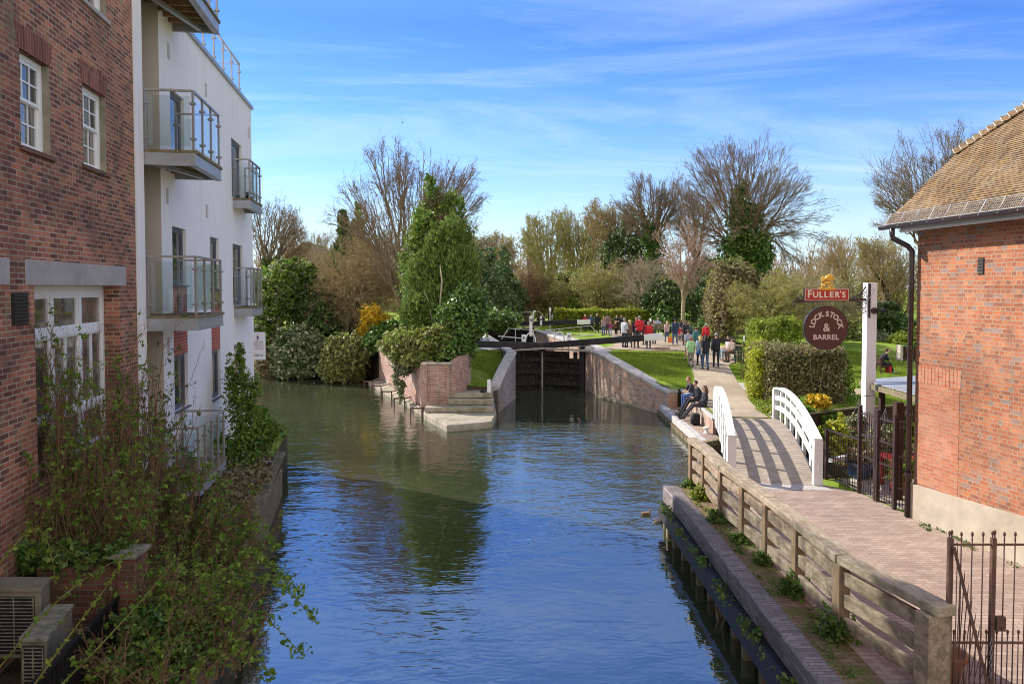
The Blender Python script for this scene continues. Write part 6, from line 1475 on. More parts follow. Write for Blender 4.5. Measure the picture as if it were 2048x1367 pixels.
bush('yew_tree', 'very dark evergreen mass behind the variegated holly', [pe(625, 630, 52.5, 40, 60, 2.2), pe(600, 585, 53, 46, 48, 2.2), pe(645, 660, 51.5, 28, 44, 1.5), pe(640, 600, 53, 26, 40, 1.6)], 20000, .17, 'leaf_dark', 81, 'tree', clump=.13, inner=.6, part='crown', stems=('bark_dark', 10, .1))
bush('flowering_ivy', 'pale green flowering ivy bank beside the far corner of the white block', [pe(545, 600, 50, 34, 50, 1.8), pe(565, 560, 51, 34, 36, 1.6), pe(530, 655, 49, 26, 44, 1.4), pe(600, 548, 52, 30, 26, 1.5)], 20000, .16, 'leaf_ivy_pale', 91, clump=.13, inner=.5, flowers=('leaf_variegated', 8000, .14))
bush('bank_scrub', 'dry brown scrub at the waterline under the notice board', [pe(530, 715, 48.5, 22, 36, 1.0), pe(545, 690, 49, 20, 30, .8)], 6000, .12, 'leaf_brown', 92, clump=.14, inner=.3, stems=('twig', 40, .015), zmin=WZ)
bush('forsythia', 'bright yellow forsythia in flower between the brown weeping tree and the cypress', [pe(745, 645, 49, 24, 32, 1.0), pe(735, 668, 48.6, 18, 20, .7), pe(762, 640, 49.2, 14, 18, .6)], 4200, .10, 'leaf_yellow', 101, clump=.18, inner=.3, stems=('twig', 40, .015), part='blossom')
bush('evergreen_shrub', 'dark green shrub under the yellow forsythia', [pe(762, 678, 47.8, 32, 22, 1.1), pe(748, 690, 47.0, 28, 14, .9), pe(783, 665, 47.6, 20, 22, .8)], 8000, .14, 'leaf_ivy', 102, clump=.15)
crown_tree('weeping_tree', 'dense brown weeping tree with a short stout trunk on the island lawn', 706, 53, 612, [(725, 560, 120, 80), (690, 590, 95, 55), (780, 540, 75, 70), (740, 500, 70, 45), (655, 610, 70, 45), (700, 630, 75, 34)], 2000, 7, twig_m='twig', buds=('leaf_bud', 9000, .06), droop=.16, k1=11, kk=4, tw=6, twl=1.1, wob=.22, rt=.015, r_max=.36, inner=.15)
crown_tree('bare_ash_tree', 'tall bare many stemmed tree fanning out above the weeping tree', 812, 47, 640, [(820, 440, 150, 110), (772, 340, 48, 66), (890, 375, 66, 66), (705, 420, 58, 72), (945, 440, 46, 56), (830, 370, 70, 60)], 1150, 8, base_z=1.2, bark_m='bark', twig_m='twig_dark', k1=16, kk=3, f=.42, wob=.09, tw=5, twl=1.2, rt=.017, r_max=.17, inner=.35, pw=.42)
bush('golden_conifer', 'left dark conifer spire behind the weeping tree', cone_ells(687, 640, 432, 62, 34, 8, seed=3), 15000, .17, 'leaf_conifer_dark', 111, 'tree', group='dark conifer spires', aspect=2.2, dirv=(0, 0, 1.3), spread=.5, part='crown', clump=.2)
bush('golden_conifer', 'right dark conifer spire behind the weeping tree', cone_ells(717, 640, 418, 63, 36, 8, seed=4), 15000, .17, 'leaf_conifer', 112, 'tree', group='dark conifer spires', aspect=2.2, dirv=(0, 0, 1.3), spread=.5, part='crown', clump=.2)
crown_tree('bare_tree', 'bare tree with an ivied trunk beside the white block and its balconies', 537, 60, 560, [(535, 470, 52, 80), (565, 440, 40, 52), (520, 430, 30, 40), (590, 490, 28, 44)], 480, 13, twig_m='twig_dark', ivy=('leaf_ivy', 5000, .16), k1=7, rt=.017, r_max=.3, ivy_hi=.55)
crown_tree('bare_tree', 'slim bare tree between the ivied trunk and the brown house roof', 575, 64, 570, [(578, 470, 34, 75), (600, 500, 30, 50)], 380, 14, twig_m='twig', k1=5, rt=.017, r_max=.2)
# brown roofed house far behind
hx0, hy = yx(612, 82), 82
hs = empty('distant_house', (hx0, hy, 1), 'brown gabled house roof peeking out behind the bare trees', 'house')
zr, ze = atY(0, 486, hy).z, atY(0, 560, hy).z
m = MB(); m.prism([(hx0-4.6, hy), (hx0+4.2, hy), (hx0+4.2, hy+9), (hx0-4.6, hy+9)], .5, ze); m.face([(hx0-4.6, hy, ze), (hx0+4.2, hy, ze), (hx0-.2, hy, zr-.1)]); m.build('wall', M['brick_island'], hs)
m = MB()
for sx, ex_ in ((-1, -4.9), (1, 4.5)): m.hexa([(hx0+ex_, hy-.3, ze-.25), (hx0-.2, hy-.3, zr), (hx0-.2, hy+9.2, zr), (hx0+ex_, hy+9.2, ze-.25)], [(hx0+ex_, hy-.3, ze-.1), (hx0-.2, hy-.3, zr+.15), (hx0-.2, hy+9.2, zr+.15), (hx0+ex_, hy+9.2, ze-.1)])
m.build('roof', M['tiles'], hs)
m = MB(); m.box((hx0-.2, hy-.03, ze+.9), (1.0, .06, 1.1)); m.build('window', M['dark'], hs)
crown_tree('bare_tree', 'small bare tree in front of the brown house roof', 628, 70, 580, [(632, 520, 40, 55), (655, 500, 34, 40)], 380, 15, twig_m='twig_pale', k1=6, rt=.018, r_max=.18)

# ---- trees and shrubs beyond the lock
def tp(label, u, Y, fv, ells, tips, seed, **k): return crown_tree(k.pop('name', 'bare_tree'), label, u, Y, fv, ells, tips, seed, group='trees beyond the lock', **k)
tp('brown bushy tree just right of the island cypress', 985, 72, 590, [(985, 530, 52, 60), (1005, 500, 36, 40), (960, 500, 30, 40)], 700, 16, twig_m='twig', buds=('leaf_bud', 4000, .12), rt=.02)
tp('low brown tree leaning over the upper lock gate', 1055, 68, 630, [(1035, 580, 60, 40), (1000, 590, 40, 30), (1060, 560, 40, 40)], 600, 17, twig_m='twig_red', droop=.1, rt=.019)
tp('pale upright bare tree at the left of the tall pair', 1092, 84, 600, [(1090, 500, 48, 70), (1070, 470, 30, 44), (1115, 465, 28, 42)], 800, 18, twig_m='twig_olive', bark_m='twig_olive', buds=('leaf_bud', 4500, .10), k1=7, rt=.022, r_max=.26, inner=.4)
tp('pale upright bare tree with the highest top of the pair', 1155, 86, 600, [(1155, 490, 52, 76), (1135, 460, 28, 44), (1180, 460, 30, 44)], 850, 19, twig_m='twig_olive', bark_m='twig_olive', buds=('leaf_bud', 4500, .10), k1=7, rt=.022, r_max=.28, inner=.4)
tp('thin bare tree behind the left end of the yellow hedge', 1105, 70, 615, [(1105, 585, 48, 38)], 500, 20, twig_m='twig_olive', buds=('leaf_bud', 6000, .10), rt=.018)
tp('bare brown tree above the middle of the yellow hedge', 1218, 80, 570, [(1220, 470, 52, 64), (1200, 440, 34, 40), (1245, 440, 32, 40)], 750, 23, twig_m='twig', buds=('leaf_bud', 2500, .12), rt=.021)
tp('bare tree with an ivy wrapped trunk left of the pink budded tree', 1303, 70, 500, [(1300, 420, 72, 66), (1275, 390, 40, 40), (1340, 400, 40, 50), (1250, 430, 30, 40)], 900, 24, twig_m='twig_dark', ivy=('leaf_ivy', 9000, .18), ivy_hi=.68, k1=7, rt=.018, r_max=.34)
tp('twiggy grey tree behind the people in red', 1288, 63, 610, [(1285, 565, 56, 54), (1300, 540, 36, 36)], 420, 25, twig_m='twig_pale', bark_m='twig_pale', k1=9, rt=.017)
tp('twiggy olive tree behind the couple walking beside the hedge', 1200, 66, 610, [(1200, 575, 48, 50)], 500, 26, twig_m='twig_olive', buds=('leaf_bud', 4000, .1), k1=8, rt=.018)
crown_tree('pink_budded_tree', 'vase shaped young tree with pink buds beside the gravel path', 1367, 54, 600, [(1366, 505, 48, 68), (1330, 500, 26, 44), (1405, 500, 26, 44), (1366, 560, 30, 26)], 330, 27, bark_m='twig_pale', twig_m='twig_pink', buds=('leaf_pink', 2600, .06), k1=9, f=.5, tw=4, twl=.6, wob=.09, rt=.017, r_max=.15, inner=.3)
crown_tree('great_bare_tree', 'largest bare tree with a wide round crown and ivy on its trunk', 1482, 62, 520, [(1490, 390, 130, 112), (1560, 420, 96, 84), (1415, 420, 76, 90), (1605, 480, 60, 50), (1450, 340, 80, 60), (1530, 345, 84, 66), (1395, 490, 52, 50)], 1700, 29, bark_m='bark_dark', twig_m='twig_dark', k1=5, kk=3, f=.36, tw=6, twl=1.0, wob=.17, rt=.0165, r_max=.42, inner=.45, pw=.5, rise=.22, clump=.10)
rs = np.random.default_rng(30); ti = bpy.data.objects['great_bare_tree']
C, d = blob_points(rs, [pe(1482, 400, 61.5, 10, 40, .5), pe(1480, 450, 61.5, 22, 50, 1.0), pe(1515, 430, 61.5, 16, 24, .7), pe(1500, 490, 61.5, 36, 40, 1.4), pe(1465, 510, 61.5, 26, 36, 1.1), pe(1520, 520, 61.5, 22, 30, 1.0)], 11000, .22, .4)
V, Fc = leaf_arrays(rs, C, .2, d, 1.2); mesh_np('ivy', V, Fc, M['leaf_ivy'], ti)
tp('bare tree filling the sky gap between the ivied trunk and the great tree', 1392, 75, 520, [(1395, 430, 56, 60), (1365, 420, 36, 50)], 600, 32, twig_m='twig_dark', rt=.018)
crown_tree('roadside_tree', 'bare tree with a wide crown showing behind the pub roof', 1880, 45, 590, [(1870, 360, 125, 105), (1800, 395, 62, 70), (1920, 300, 70, 60)], 1100, 33, bark_m='bark_dark', twig_m='twig_dark', k1=5, kk=3, f=.36, rt=.0145, r_max=.34, inner=.4, pw=.5, wob=.17, tw=6, rise=.2, clump=.10)
tp('hazy bare tree in the gap right of the great tree', 1692, 82, 580, [(1690, 525, 56, 50), (1670, 500, 34, 34)], 600, 34, twig_m='twig', rt=.02)
tp('hazy bare tree next to the pub downpipe', 1772, 64, 600, [(1772, 530, 64, 62), (1740, 510, 34, 40)], 700, 35, twig_m='twig', buds=('leaf_bud', 3500, .09), rt=.017)
tp('bare sapling with its top just above the scrub', 1735, 74, 590, [(1735, 545, 18, 46)], 160, 36, twig_m='twig_pale', rt=.017, r_max=.1)
def shr(label, ells, n, sz, mat, seed, name='shrub', **k): return bush(name, label, ells, n, sz, mat, seed, group='shrubs beyond the lock', **k)
shr('dark evergreen at the right edge of the island cypress', [pe(965, 560, 60, 30, 60, 2), pe(990, 600, 58, 24, 40, 1.5), pe(1000, 550, 64, 22, 50, 1.6)], 7000, .16, 'leaf_conifer_dark', 121, clump=.2, inner=.3)
shr('dark evergreen under the leaning brown tree', [pe(1010, 615, 62, 26, 30, 1.6), pe(1030, 590, 66, 20, 30, 1.4)], 5000, .16, 'leaf_conifer_dark', 122, clump=.2, inner=.3)
shr('light olive shrub left of the yellow hedge', [pe(1075, 598, 70, 26, 40, 1.8), pe(1050, 610, 70, 18, 22, 1.2)], 6000, .15, 'leaf_bud', 123, clump=.2, inner=.2)
shr('mixed green shrub over the left half of the yellow hedge', [pe(1140, 590, 72, 36, 40, 2), pe(1165, 570, 74, 26, 30, 1.6)], 7000, .16, 'leaf_olive', 124, clump=.2, inner=.2)
shr('small lime shrub just above the yellow hedge', [pe(1143, 612, 68, 14, 14, .8)], 2200, .14, 'leaf_lime', 125)
shr('brown scrub over the right half of the yellow hedge', [pe(1215, 590, 72, 40, 42, 2.2), pe(1250, 560, 76, 36, 40, 2)], 9000, .16, 'leaf_brown', 126, clump=.2, inner=.2, stems=('twig', 40, .03))
shr('tall evergreen holm oak behind the people in red', [pe(1270, 470, 78, 40, 46, 2.4), pe(1300, 520, 76, 34, 50, 2.2), pe(1240, 520, 78, 36, 50, 2.2), pe(1275, 560, 76, 40, 40, 2.4)], 8000, .2, 'leaf_conifer_dark', 127, clump=.22, inner=.2)
shr('dark evergreen right behind the trunk of the pink budded tree', [pe(1395, 600, 60, 30, 48, 1.8), pe(1345, 610, 61, 24, 44, 1.5), pe(1420, 560, 63, 26, 46, 1.6), pe(1310, 610, 62, 22, 40, 1.5)], 9000, .17, 'leaf_dark', 128, clump=.2, inner=.3)
shr('mid green holly between the two evergreens by the path', [pe(1330, 640, 58, 18, 26, 1.0), pe(1355, 655, 57, 20, 16, .9)], 4000, .16, 'leaf_ivy', 129)
shr('tall tawny hedge bank beside the benches', [pe(1448, 600, 49, 34, 64, 1.6), pe(1440, 640, 47.5, 22, 40, 1.1), pe(1478, 570, 50, 34, 40, 1.6)], 22000, .11, 'leaf_brown', 130, clump=.1, inner=.6, stems=('twig_pale', 70, .02), flowers=('leaf_bud', 14000, .1))
tp('tangled olive scrub behind the seated pair on the bench', 1530, 46, 672, [(1530, 620, 70, 56), (1500, 600, 40, 44), (1570, 600, 50, 50)], 900, 37, name='scrub_thicket', cat='shrub', twig_m='twig_olive', bark_m='twig', buds=('leaf_bud', 12000, .06), k1=14, droop=.04, wob=.2, rt=.012, r_max=.07, inner=.1, twl=.7)
tp('tangled pale thorn scrub behind the round pub sign', 1615, 48, 672, [(1620, 610, 80, 60), (1580, 590, 44, 44), (1670, 610, 44, 50)], 950, 38, name='scrub_thicket', cat='shrub', twig_m='twig_pale', bark_m='twig_pale', buds=('leaf_bud', 9000, .06), k1=14, droop=.06, wob=.24, rt=.012, r_max=.08, inner=.1, twl=.7)
tp('brown scrub between the sign post and the great tree', 1692, 58, 665, [(1692, 610, 60, 48), (1660, 600, 44, 40)], 600, 39, name='scrub_thicket', cat='shrub', twig_m='twig', buds=('leaf_bud', 6000, .08), k1=12, wob=.2, rt=.014, r_max=.08, inner=.1)
tp('brown scrub with pale stems over the sign post lamp', 1795, 66, 660, [(1795, 580, 60, 70), (1770, 560, 40, 50)], 700, 40, name='scrub_thicket', cat='shrub', twig_m='twig', buds=('leaf_bud', 6000, .08), k1=12, wob=.16, rt=.015, r_max=.09, inner=.1)
shr('lime green shrub growing behind the clipped hedge', [pe(1545, 670, 40, 34, 34, 1.0), pe(1575, 660, 42, 26, 26, .9), pe(1515, 660, 42, 20, 24, .8)], 7000, .10, 'leaf_lime', 131, clump=.18, inner=.2, stems=('twig_green', 40, .015))
shr('grey green shrub behind the lower edge of the round sign', [pe(1690, 665, 54, 30, 40, 1.6), pe(1660, 650, 56, 30, 50, 1.6)], 8000, .14, 'leaf_olive', 132, clump=.2, inner=.3)
shr('dark evergreen to the right of the sign post', [pe(1768, 640, 58, 30, 30, 1.8), pe(1800, 650, 60, 22, 18, 1.2)], 8000, .18, 'leaf_dark', 133)
shr('pale flowering shrub beyond the man sitting on the grass', [pe(1760, 690, 56, 34, 22, 1.6), pe(1725, 690, 57, 22, 22, 1.2)], 7000, .13, 'leaf_variegated', 134, clump=.16)
shr('bright green rounded shrub beside the litter bin', [pe(1806, 690, 52, 26, 20, 1.2), pe(1835, 684, 52, 20, 20, 1.0)], 6000, .13, 'leaf_lime', 135)
for i, (u, v, ru, rv, Y, mt, lb) in enumerate(((1000, 640, 40, 14, 54, 'leaf_ivy', 'low ivy along the island edge by the far gate'), (1460, 560, 40, 34, 55, 'leaf_olive', 'olive shrub at the foot of the great bare tree'), (1420, 655, 14, 26, 50, 'leaf_ivy', 'green shrub behind the child in red'), (1560, 600, 44, 40, 52, 'leaf_olive', 'olive green shrub under the right side of the great bare tree'))):
    shr(lb, [pe(u, v, Y, ru, rv, 1.4)], 5500, .14, mt, 140+i, clump=.2, inner=.3)
# far woodland seen through the trees: one mass
rs = np.random.default_rng(77); VV, FF, o_ = [], [], 0
protos = []
for s in range(3):
    P, D, L, R = stems_of(rs, 'scrub', (0, 0, 0), 8, .14); protos.append(fit(grow(rs, P, D, L, R, [dict(x, n=max(4, x.get('n', 1)-1)) if 'n' in x else x for x in SP['scrub']['lv']]), (0, 0, 0), 1, 1))
for k in range(46):
    Y = rs.uniform(98, 122); X = -46+92*(k+rs.uniform(0, 1))/46+3; H = rs.uniform(6.5, 10.5)*(1.0 if X > -20 else 1.1); Wd_ = rs.uniform(6, 9)
    A = np.array([Wd_, Wd_, H]); b = np.array([X, Y, 1.7]); sg_ = [(s[0]*A+b, s[1]*A+b, np.maximum(s[2], .03), np.maximum(s[3], .02)) for s in protos[k % 3]]
    V, Fc = seg_arrays(sg_, 3); VV.append(V); FF.append(Fc+o_); o_ += len(V)
fw = mesh_np('far_woodland', np.concatenate(VV), np.concatenate(FF), M['twig']); tag(fw, 'brown far woodland closing the view behind the trees', 'woodland', kind='stuff')
C, d = blob_points(rs, [(x, rs.uniform(96, 125), 3.2, 4.2, 3, rs.uniform(2.2, 4.2)) for x in np.linspace(-46, 52, 34)], 30000, .3, .2); V, Fc = leaf_arrays(rs, C, .3, d)
fl = mesh_np('far_undergrowth', V, Fc, M['leaf_bud']); tag(fl, 'olive far undergrowth below the woodland', 'undergrowth', kind='stuff')

# ---- hedges
def hedge(name, label, box, n, size, mat, seed, group=None, flowers=None, rough=.07, stems='twig', rz=0.0, org=None):
    x0, x1, y0, y1, z0, z1 = box; rs = np.random.default_rng(seed); cx, cy = (x0+x1)/2, (y0+y1)/2
    root = empty(name, (cx, cy, z0), label, 'hedge', group)
    lx, ly, lz = x1-x0, y1-y0, z1-z0; ar = np.array([lx*ly, ly*lz, ly*lz, lx*lz, lx*lz]); k = rs.choice(5, n, p=ar/ar.sum()); P = rs.uniform(0, 1, (n, 3)); N = np.zeros((n, 3))
    dep = np.abs(rs.normal(0, .10, n))
    P = P*np.array([lx, ly, lz])
    bulge = .06*np.sin(P[:, 0]*2.1+1)+.06*np.sin(P[:, 1]*1.7)+.05*np.sin(P[:, 2]*3.3+P[:, 0]*2)
    for f, ax, val, sg in ((0, 2, lz, 1), (1, 0, 0, -1), (2, 0, lx, 1), (3, 1, 0, -1), (4, 1, ly, 1)):
        q = k == f; P[q, ax] = val-sg*dep[q]+sg*bulge[q]; N[q, ax] = sg
    P += rs.normal(0, rough, P.shape); W3 = P+np.array([x0-cx, y0-cy, z0])
    c, s = math.cos(rz), math.sin(rz); W3 = np.stack([W3[:, 0]*c-W3[:, 1]*s+cx, W3[:, 0]*s+W3[:, 1]*c+cy, W3[:, 2]], 1)
    V, Fc = leaf_arrays(rs, W3, size, N); mesh_np('leaves', V, Fc, M[mat], root)
    ns = int(lx*ly*14)+40; b = np.stack([rs.uniform(x0, x1, ns), rs.uniform(y0, y1, ns), np.full(ns, z0)], 1); e = b+np.stack([rs.normal(0, .2, ns), rs.normal(0, .2, ns), rs.uniform(.6, .98, ns)*lz], 1)
    V, Fc = seg_arrays([(b, e, np.full(ns, .02), np.full(ns, .006))], 4); mesh_np('stems', V, Fc, M[stems], root)
    if flowers:
        fm, kf, fs, sel = flowers; W2 = W3[sel(W3)] if sel else W3; W2 = W2[rs.integers(0, len(W2), kf)]+rs.normal(0, .05, (kf, 3)); V, Fc = leaf_arrays(rs, W2, fs); mesh_np('fresh_leaves', V, Fc, M[fm], root)
    return root
hedge('clipped_hedge', 'square clipped brown and green hedge behind the white footbridge', (10.75, 13.75, 30.6, 33.2, .0, 2.28), 34000, .07, 'leaf_brown', 151, flowers=('leaf_olive', 10000, .075, None), rough=.09)
hedge('clipped_hedge', 'fresh green hedge end at the right of the brown clipped hedge', (13.45, 14.1, 30.9, 33.0, 0, 1.75), 9000, .085, 'leaf_spring', 153, rough=.14)
hedge('privet_hedge', 'narrow bright yellow green privet hedge between the path and the clipped hedge', (11.02, 11.5, 31.1, 36.3, .05, 2.15), 15000, .08, 'leaf_privet', 152, rough=.11, stems='twig_green', rz=-.275, flowers=('leaf_lime', 5000, .08, None))
hx_ = [atY(1112, 640, 62).x, atY(1300, 640, 62).x]
hedge('yellow_hedge', 'long low yellow green clipped hedge behind the crowd', (hx_[0], hx_[1], 61.5, 63.5, 1.3, 2.95), 26000, .13, 'leaf_lime', 154, rough=.06, stems='twig_green', flowers=('leaf_privet', 9000, .12, None))

# ---- left bank shrubs, near the camera
def near_shrub(label, u, Y, vtop, W, seed, leaves=2600, lsz=.05, sp='scrub', mat='leaf_spring', twig='twig_red', z0=.12, tilt=(0, 0), r0=.03, group='twiggy shrubs along the left bank', lean=0.0, dens=1.0):
    rs = np.random.default_rng(seed); x = yx(u, Y); H = atY(u, vtop, Y).z-z0
    root = empty('twiggy_shrub', (x, Y, z0), label, 'shrub', group)
    k = int(19*dens); D = []
    for i in range(k): a = rad(34)*math.sqrt(rs.uniform(.02, 1)); ph = rs.uniform(0, 6.28); D.append((math.sin(a)*math.cos(ph)+tilt[0], math.sin(a)*math.sin(ph)+tilt[1], math.cos(a)))
    P = np.array([(x, Y, z0-.1)]*k)+np.stack([rs.normal(0, .25, k), rs.normal(0, .25, k), np.zeros(k)], 1)
    segs = grow(rs, P, D, rs.uniform(.7, 1.1, k)*H, rs.uniform(.4, .9, k)*r0*.75, [dict(seg=7, wob=.11, up=.03, taper=.75), dict(n=10, ang=46, ratio=.42, t0=.12, rr=.5, seg=4, wob=.22, up=.03, fall=.3, rmin=.0045), dict(n=6, ang=52, ratio=.45, t0=.1, rr=.55, seg=3, wob=.3, up=.02, rmin=.003)])
    segs = fit(segs, (x, Y, z0), H, W, .99)
    V, Fc = seg_arrays(segs[:1], 5); mesh_np('stems', V, Fc, M[twig], root, smooth=True)
    V, Fc = seg_arrays(segs[1:], 3); mesh_np('twigs', V, Fc, M[twig], root)
    e = np.concatenate([s[1] for s in segs[1:]]+[segs[2][1]]); nc = leaves//5; c = e[rs.integers(0, len(e), nc)]; C = np.repeat(c, 5, 0)+rs.normal(0, lsz*.6, (nc*5, 3))
    V, Fc = leaf_arrays(rs, C, lsz*np.repeat(rs.uniform(.55, 1.25, nc), 5), None, 1.7); mesh_np('leaves', V, Fc, M[mat], root)
    return root
NS = [('twiggy shrub against the near brick wall below the vent grille', 38, 10.6, 640, 2.0, 201, 5200), ('tallest twiggy shrub in front of the big white casement window', 128, 10.8, 618, 1.9, 202, 5200), ('twiggy shrub before the right side of the white casement window', 205, 11.4, 660, 1.8, 203, 4600),
      ('twiggy shrub rising at the end of the brick house by the white pier', 262, 12.0, 690, 1.7, 204, 4200), ('arching shrub with pale catkins behind the brick yard pier', 175, 10.2, 800, 1.7, 205, 4200), ('leafy shrub above the near air conditioner', 70, 9.95, 900, 1.7, 206, 4600),
      ('twiggy shrub in front of the lowest glass balcony', 325, 13.0, 790, 1.6, 207, 3800), ('red stemmed shrub right of the brick yard pier', 285, 10.4, 905, 1.7, 208, 5200), ('leafy shrub between the balcony and the timber bank', 392, 12.6, 925, 1.6, 209, 5200), ('low leafy shrub hiding the middle of the timber bank', 445, 12.4, 1010, 1.5, 210, 5200),
      ('low shrub hanging over the water where its twigs reach farthest out', 420, 10.6, 1090, 1.9, 211, 6200), ('bramble heap below the brick pier at the water edge', 325, 9.2, 1130, 1.7, 212, 5600), ('low bramble at the very bottom beside the yard railing', 270, 8.4, 1215, 1.5, 213, 4200), ('low leafy shrub on the bank nearest the bottom edge', 395, 9.2, 1180, 1.5, 214, 5600)]
for i, (lb, u, Y, vt, W_s, sd, nl) in enumerate(NS):
    near_shrub(lb, u, Y, vt, W_s, sd, int(nl*(.54 if i < 9 else .36)), .038, mat='leaf_spring' if i not in (3, 6) else 'leaf_weed', tilt=((.22 if i in (10, 9) else 0), (-.1 if i > 6 else 0)), dens=1.0 if i < 8 else 1.3)
# branches reaching over the water
ob = empty('overhanging_branch', (-3.6, 9.8, .3), 'long thin leafy branches reaching out over the canal from the left bank', 'branch')
rs = np.random.default_rng(9); S0_, S1_ = [], []; LC = []
for (u0, v0, u1, v1, Y) in ((470, 1150, 625, 1232, 10.0), (455, 1215, 600, 1305, 9.6), (500, 1170, 600, 1180, 10.4), (470, 1110, 560, 1150, 10.6), (480, 1060, 555, 1085, 11.5), (440, 1290, 540, 1350, 9.2)):
    a, b = np.array(atY(u0, v0, Y)), np.array(atY(u1, v1, Y)); n = 9; pts = [a+(b-a)*k/n+np.array([0, 0, .18*math.sin(math.pi*k/n)])+rs.normal(0, .012, 3) for k in range(n+1)]
    pts[0] = pts[0]+np.array([-.3, .2, .0])
    for p, q in zip(pts, pts[1:]):
        S0_.append(p); S1_.append(q)
        for _ in range(3): LC.append(p+(q-p)*rs.uniform(0, 1)+rs.normal(0, .03, 3))
    for _ in range(9): LC.append(pts[-1]+rs.normal(0, .04, 3))
V, Fc = seg_arrays([(np.array(S0_), np.array(S1_), np.full(len(S0_), .007), np.full(len(S0_), .006))], 4); mesh_np('twigs', V, Fc, M['twig_green'], ob)
C = np.repeat(np.array(LC), 3, 0)+rs.normal(0, .03, (len(LC)*3, 3)); V, Fc = leaf_arrays(rs, C, .045, None, 1.7); mesh_np('leaves', V, Fc, M['leaf_spring'], ob)
bush('evergreen_bush', 'loose dark green upright bush against the far end of the white block', [pe(482, 800, 19.5, 22, 60, .45), pe(468, 745, 19.8, 12, 40, .3), pe(505, 790, 19.6, 14, 36, .3), pe(515, 855, 19.2, 30, 40, .6), pe(490, 900, 19, 44, 44, .8), pe(480, 715, 19.9, 6, 26, .15), pe(548, 865, 19.4, 26, 18, .4)], 6500, .06, 'leaf_spring', 221, clump=.22, inner=.15, stems=('twig', 110, .012), flowers=('leaf_ivy', 3500, .06), ragged=5)
bush('bank_ivy', 'dark ivy over the foot of the left bank below the brambles', [pe(345, 1300, 8.7, 60, 50, .5), pe(300, 1250, 8.9, 60, 40, .5), pe(390, 1240, 9.3, 50, 40, .5), pe(430, 1180, 10.2, 45, 35, .6), pe(250, 1330, 8.2, 50, 30, .3)], 7000, .042, 'leaf_ivy', 222, clump=.2, inner=.2)
bush('wall_ivy', 'ivy along the top of the old yard wall', [pe(236, 1096, 9.55, 16, 9, .2), pe(110, 1118, 9.7, 70, 26, .25), pe(40, 1110, 9.7, 60, 30, .3), pe(180, 1112, 9.6, 30, 18, .2)], 5000, .06, 'leaf_ivy', 223, clump=.2, inner=.2)
bush('bank_ivy', 'dead leaves and ivy among the tie beams of the timber bank', [pe(470, 970, 16.5, 44, 14, 1.4), pe(455, 1050, 13.8, 40, 14, 1.2)], 4500, .06, 'leaf_brown', 224, clump=.25, inner=.1)
# long green canes arching across the air conditioners
for i, (pts_, lb) in enumerate((([(-10, 1345, 7.2), (90, 1225, 7.4), (180, 1150, 7.7), (262, 1105, 8.2)], 'longest green bramble cane arching over the air conditioners to the brick pier'), ([(60, 1380, 7.0), (150, 1255, 7.3), (215, 1170, 7.6), (238, 1128, 7.9)], 'second green bramble cane rising from the bottom edge to the brick pier'), ([(100, 1390, 7.2), (200, 1290, 7.6), (300, 1180, 8.3), (370, 1095, 9.0)], 'green bramble cane crossing the yard railing towards the low shrubs'), ([(-5, 1130, 8.0), (60, 1060, 8.3), (92, 1075, 8.5), (112, 1160, 8.4)], 'hooked pale cane above the rear air conditioner'))):
    P_ = [np.array(atY(u, v, Y)) for u, v, Y in pts_]; n = 18; C_ = []
    for k in range(n+1):
        t = k/n*(len(P_)-1); j = min(int(t), len(P_)-2); f = t-j; p0, p1, p2, p3 = P_[max(0, j-1)], P_[j], P_[j+1], P_[min(len(P_)-1, j+2)]
        C_.append(.5*((2*p1)+(-p0+p2)*f+(2*p0-5*p1+4*p2-p3)*f*f+(-p0+3*p1-3*p2+p3)*f**3))
    e = empty('bramble_cane', tuple(C_[0]), lb, 'cane', 'green canes at the yard'); m = MB(); m.tube(C_, [.011*(1-.7*k/n) for k in range(n+1)], 6); m.build('stem', M['twig_green'], e, smooth=True)
    LCn = np.array([C_[k]+rs.normal(0, .02, 3) for k in range(2, n+1) for _ in range(3)]); V, Fc = leaf_arrays(rs, LCn, .035, None, 1.8); mesh_np('leaves', V, Fc, M['leaf_lime' if i % 2 else 'leaf_spring'], e)
# ---- weeds along the wharf
wl = ['green weed at the foot of the fence post farthest away', 'bright weed at the foot of the second fence post', 'dark weed at the foot of the third fence post', 'weed at the foot of the fourth fence post', 'weed at the foot of the fifth fence post', 'bushy weed at the foot of the sixth fence post', 'largest bushy weed at the foot of the seventh fence post']
for i, (x, y) in enumerate(FX[:7]):
    s = (.12, .2, .17, .12, .14, .2, .24)[i]
    bush('fence_weed', wl[i], [(x-.12, y-.1, s*.5, s, s*.9, s*.8)], 420, .06, 'leaf_weed' if i != 1 else 'leaf_lime', 300+i, 'weed', 'weeds at the fence posts', clump=.4, inner=.1, zmin=.0, ragged=0)
rs = np.random.default_rng(12); C = []
for k in range(20):
    y = rs.uniform(8.6, 17.8); c = np.array([3.60+rs.uniform(-.04, .05), y, -.30]); n = rs.integers(14, 60); C.append(c+rs.normal(0, 1, (n, 3))*np.array([.05, .12, .05]))
V, Fc = leaf_arrays(rs, np.concatenate(C), .05); tag(mesh_np('wharf_weeds', V, Fc, M['leaf_weed']), 'line of small weeds and moss on the dark timber waling', 'weeds', kind='stuff')
rs = np.random.default_rng(14); C = []
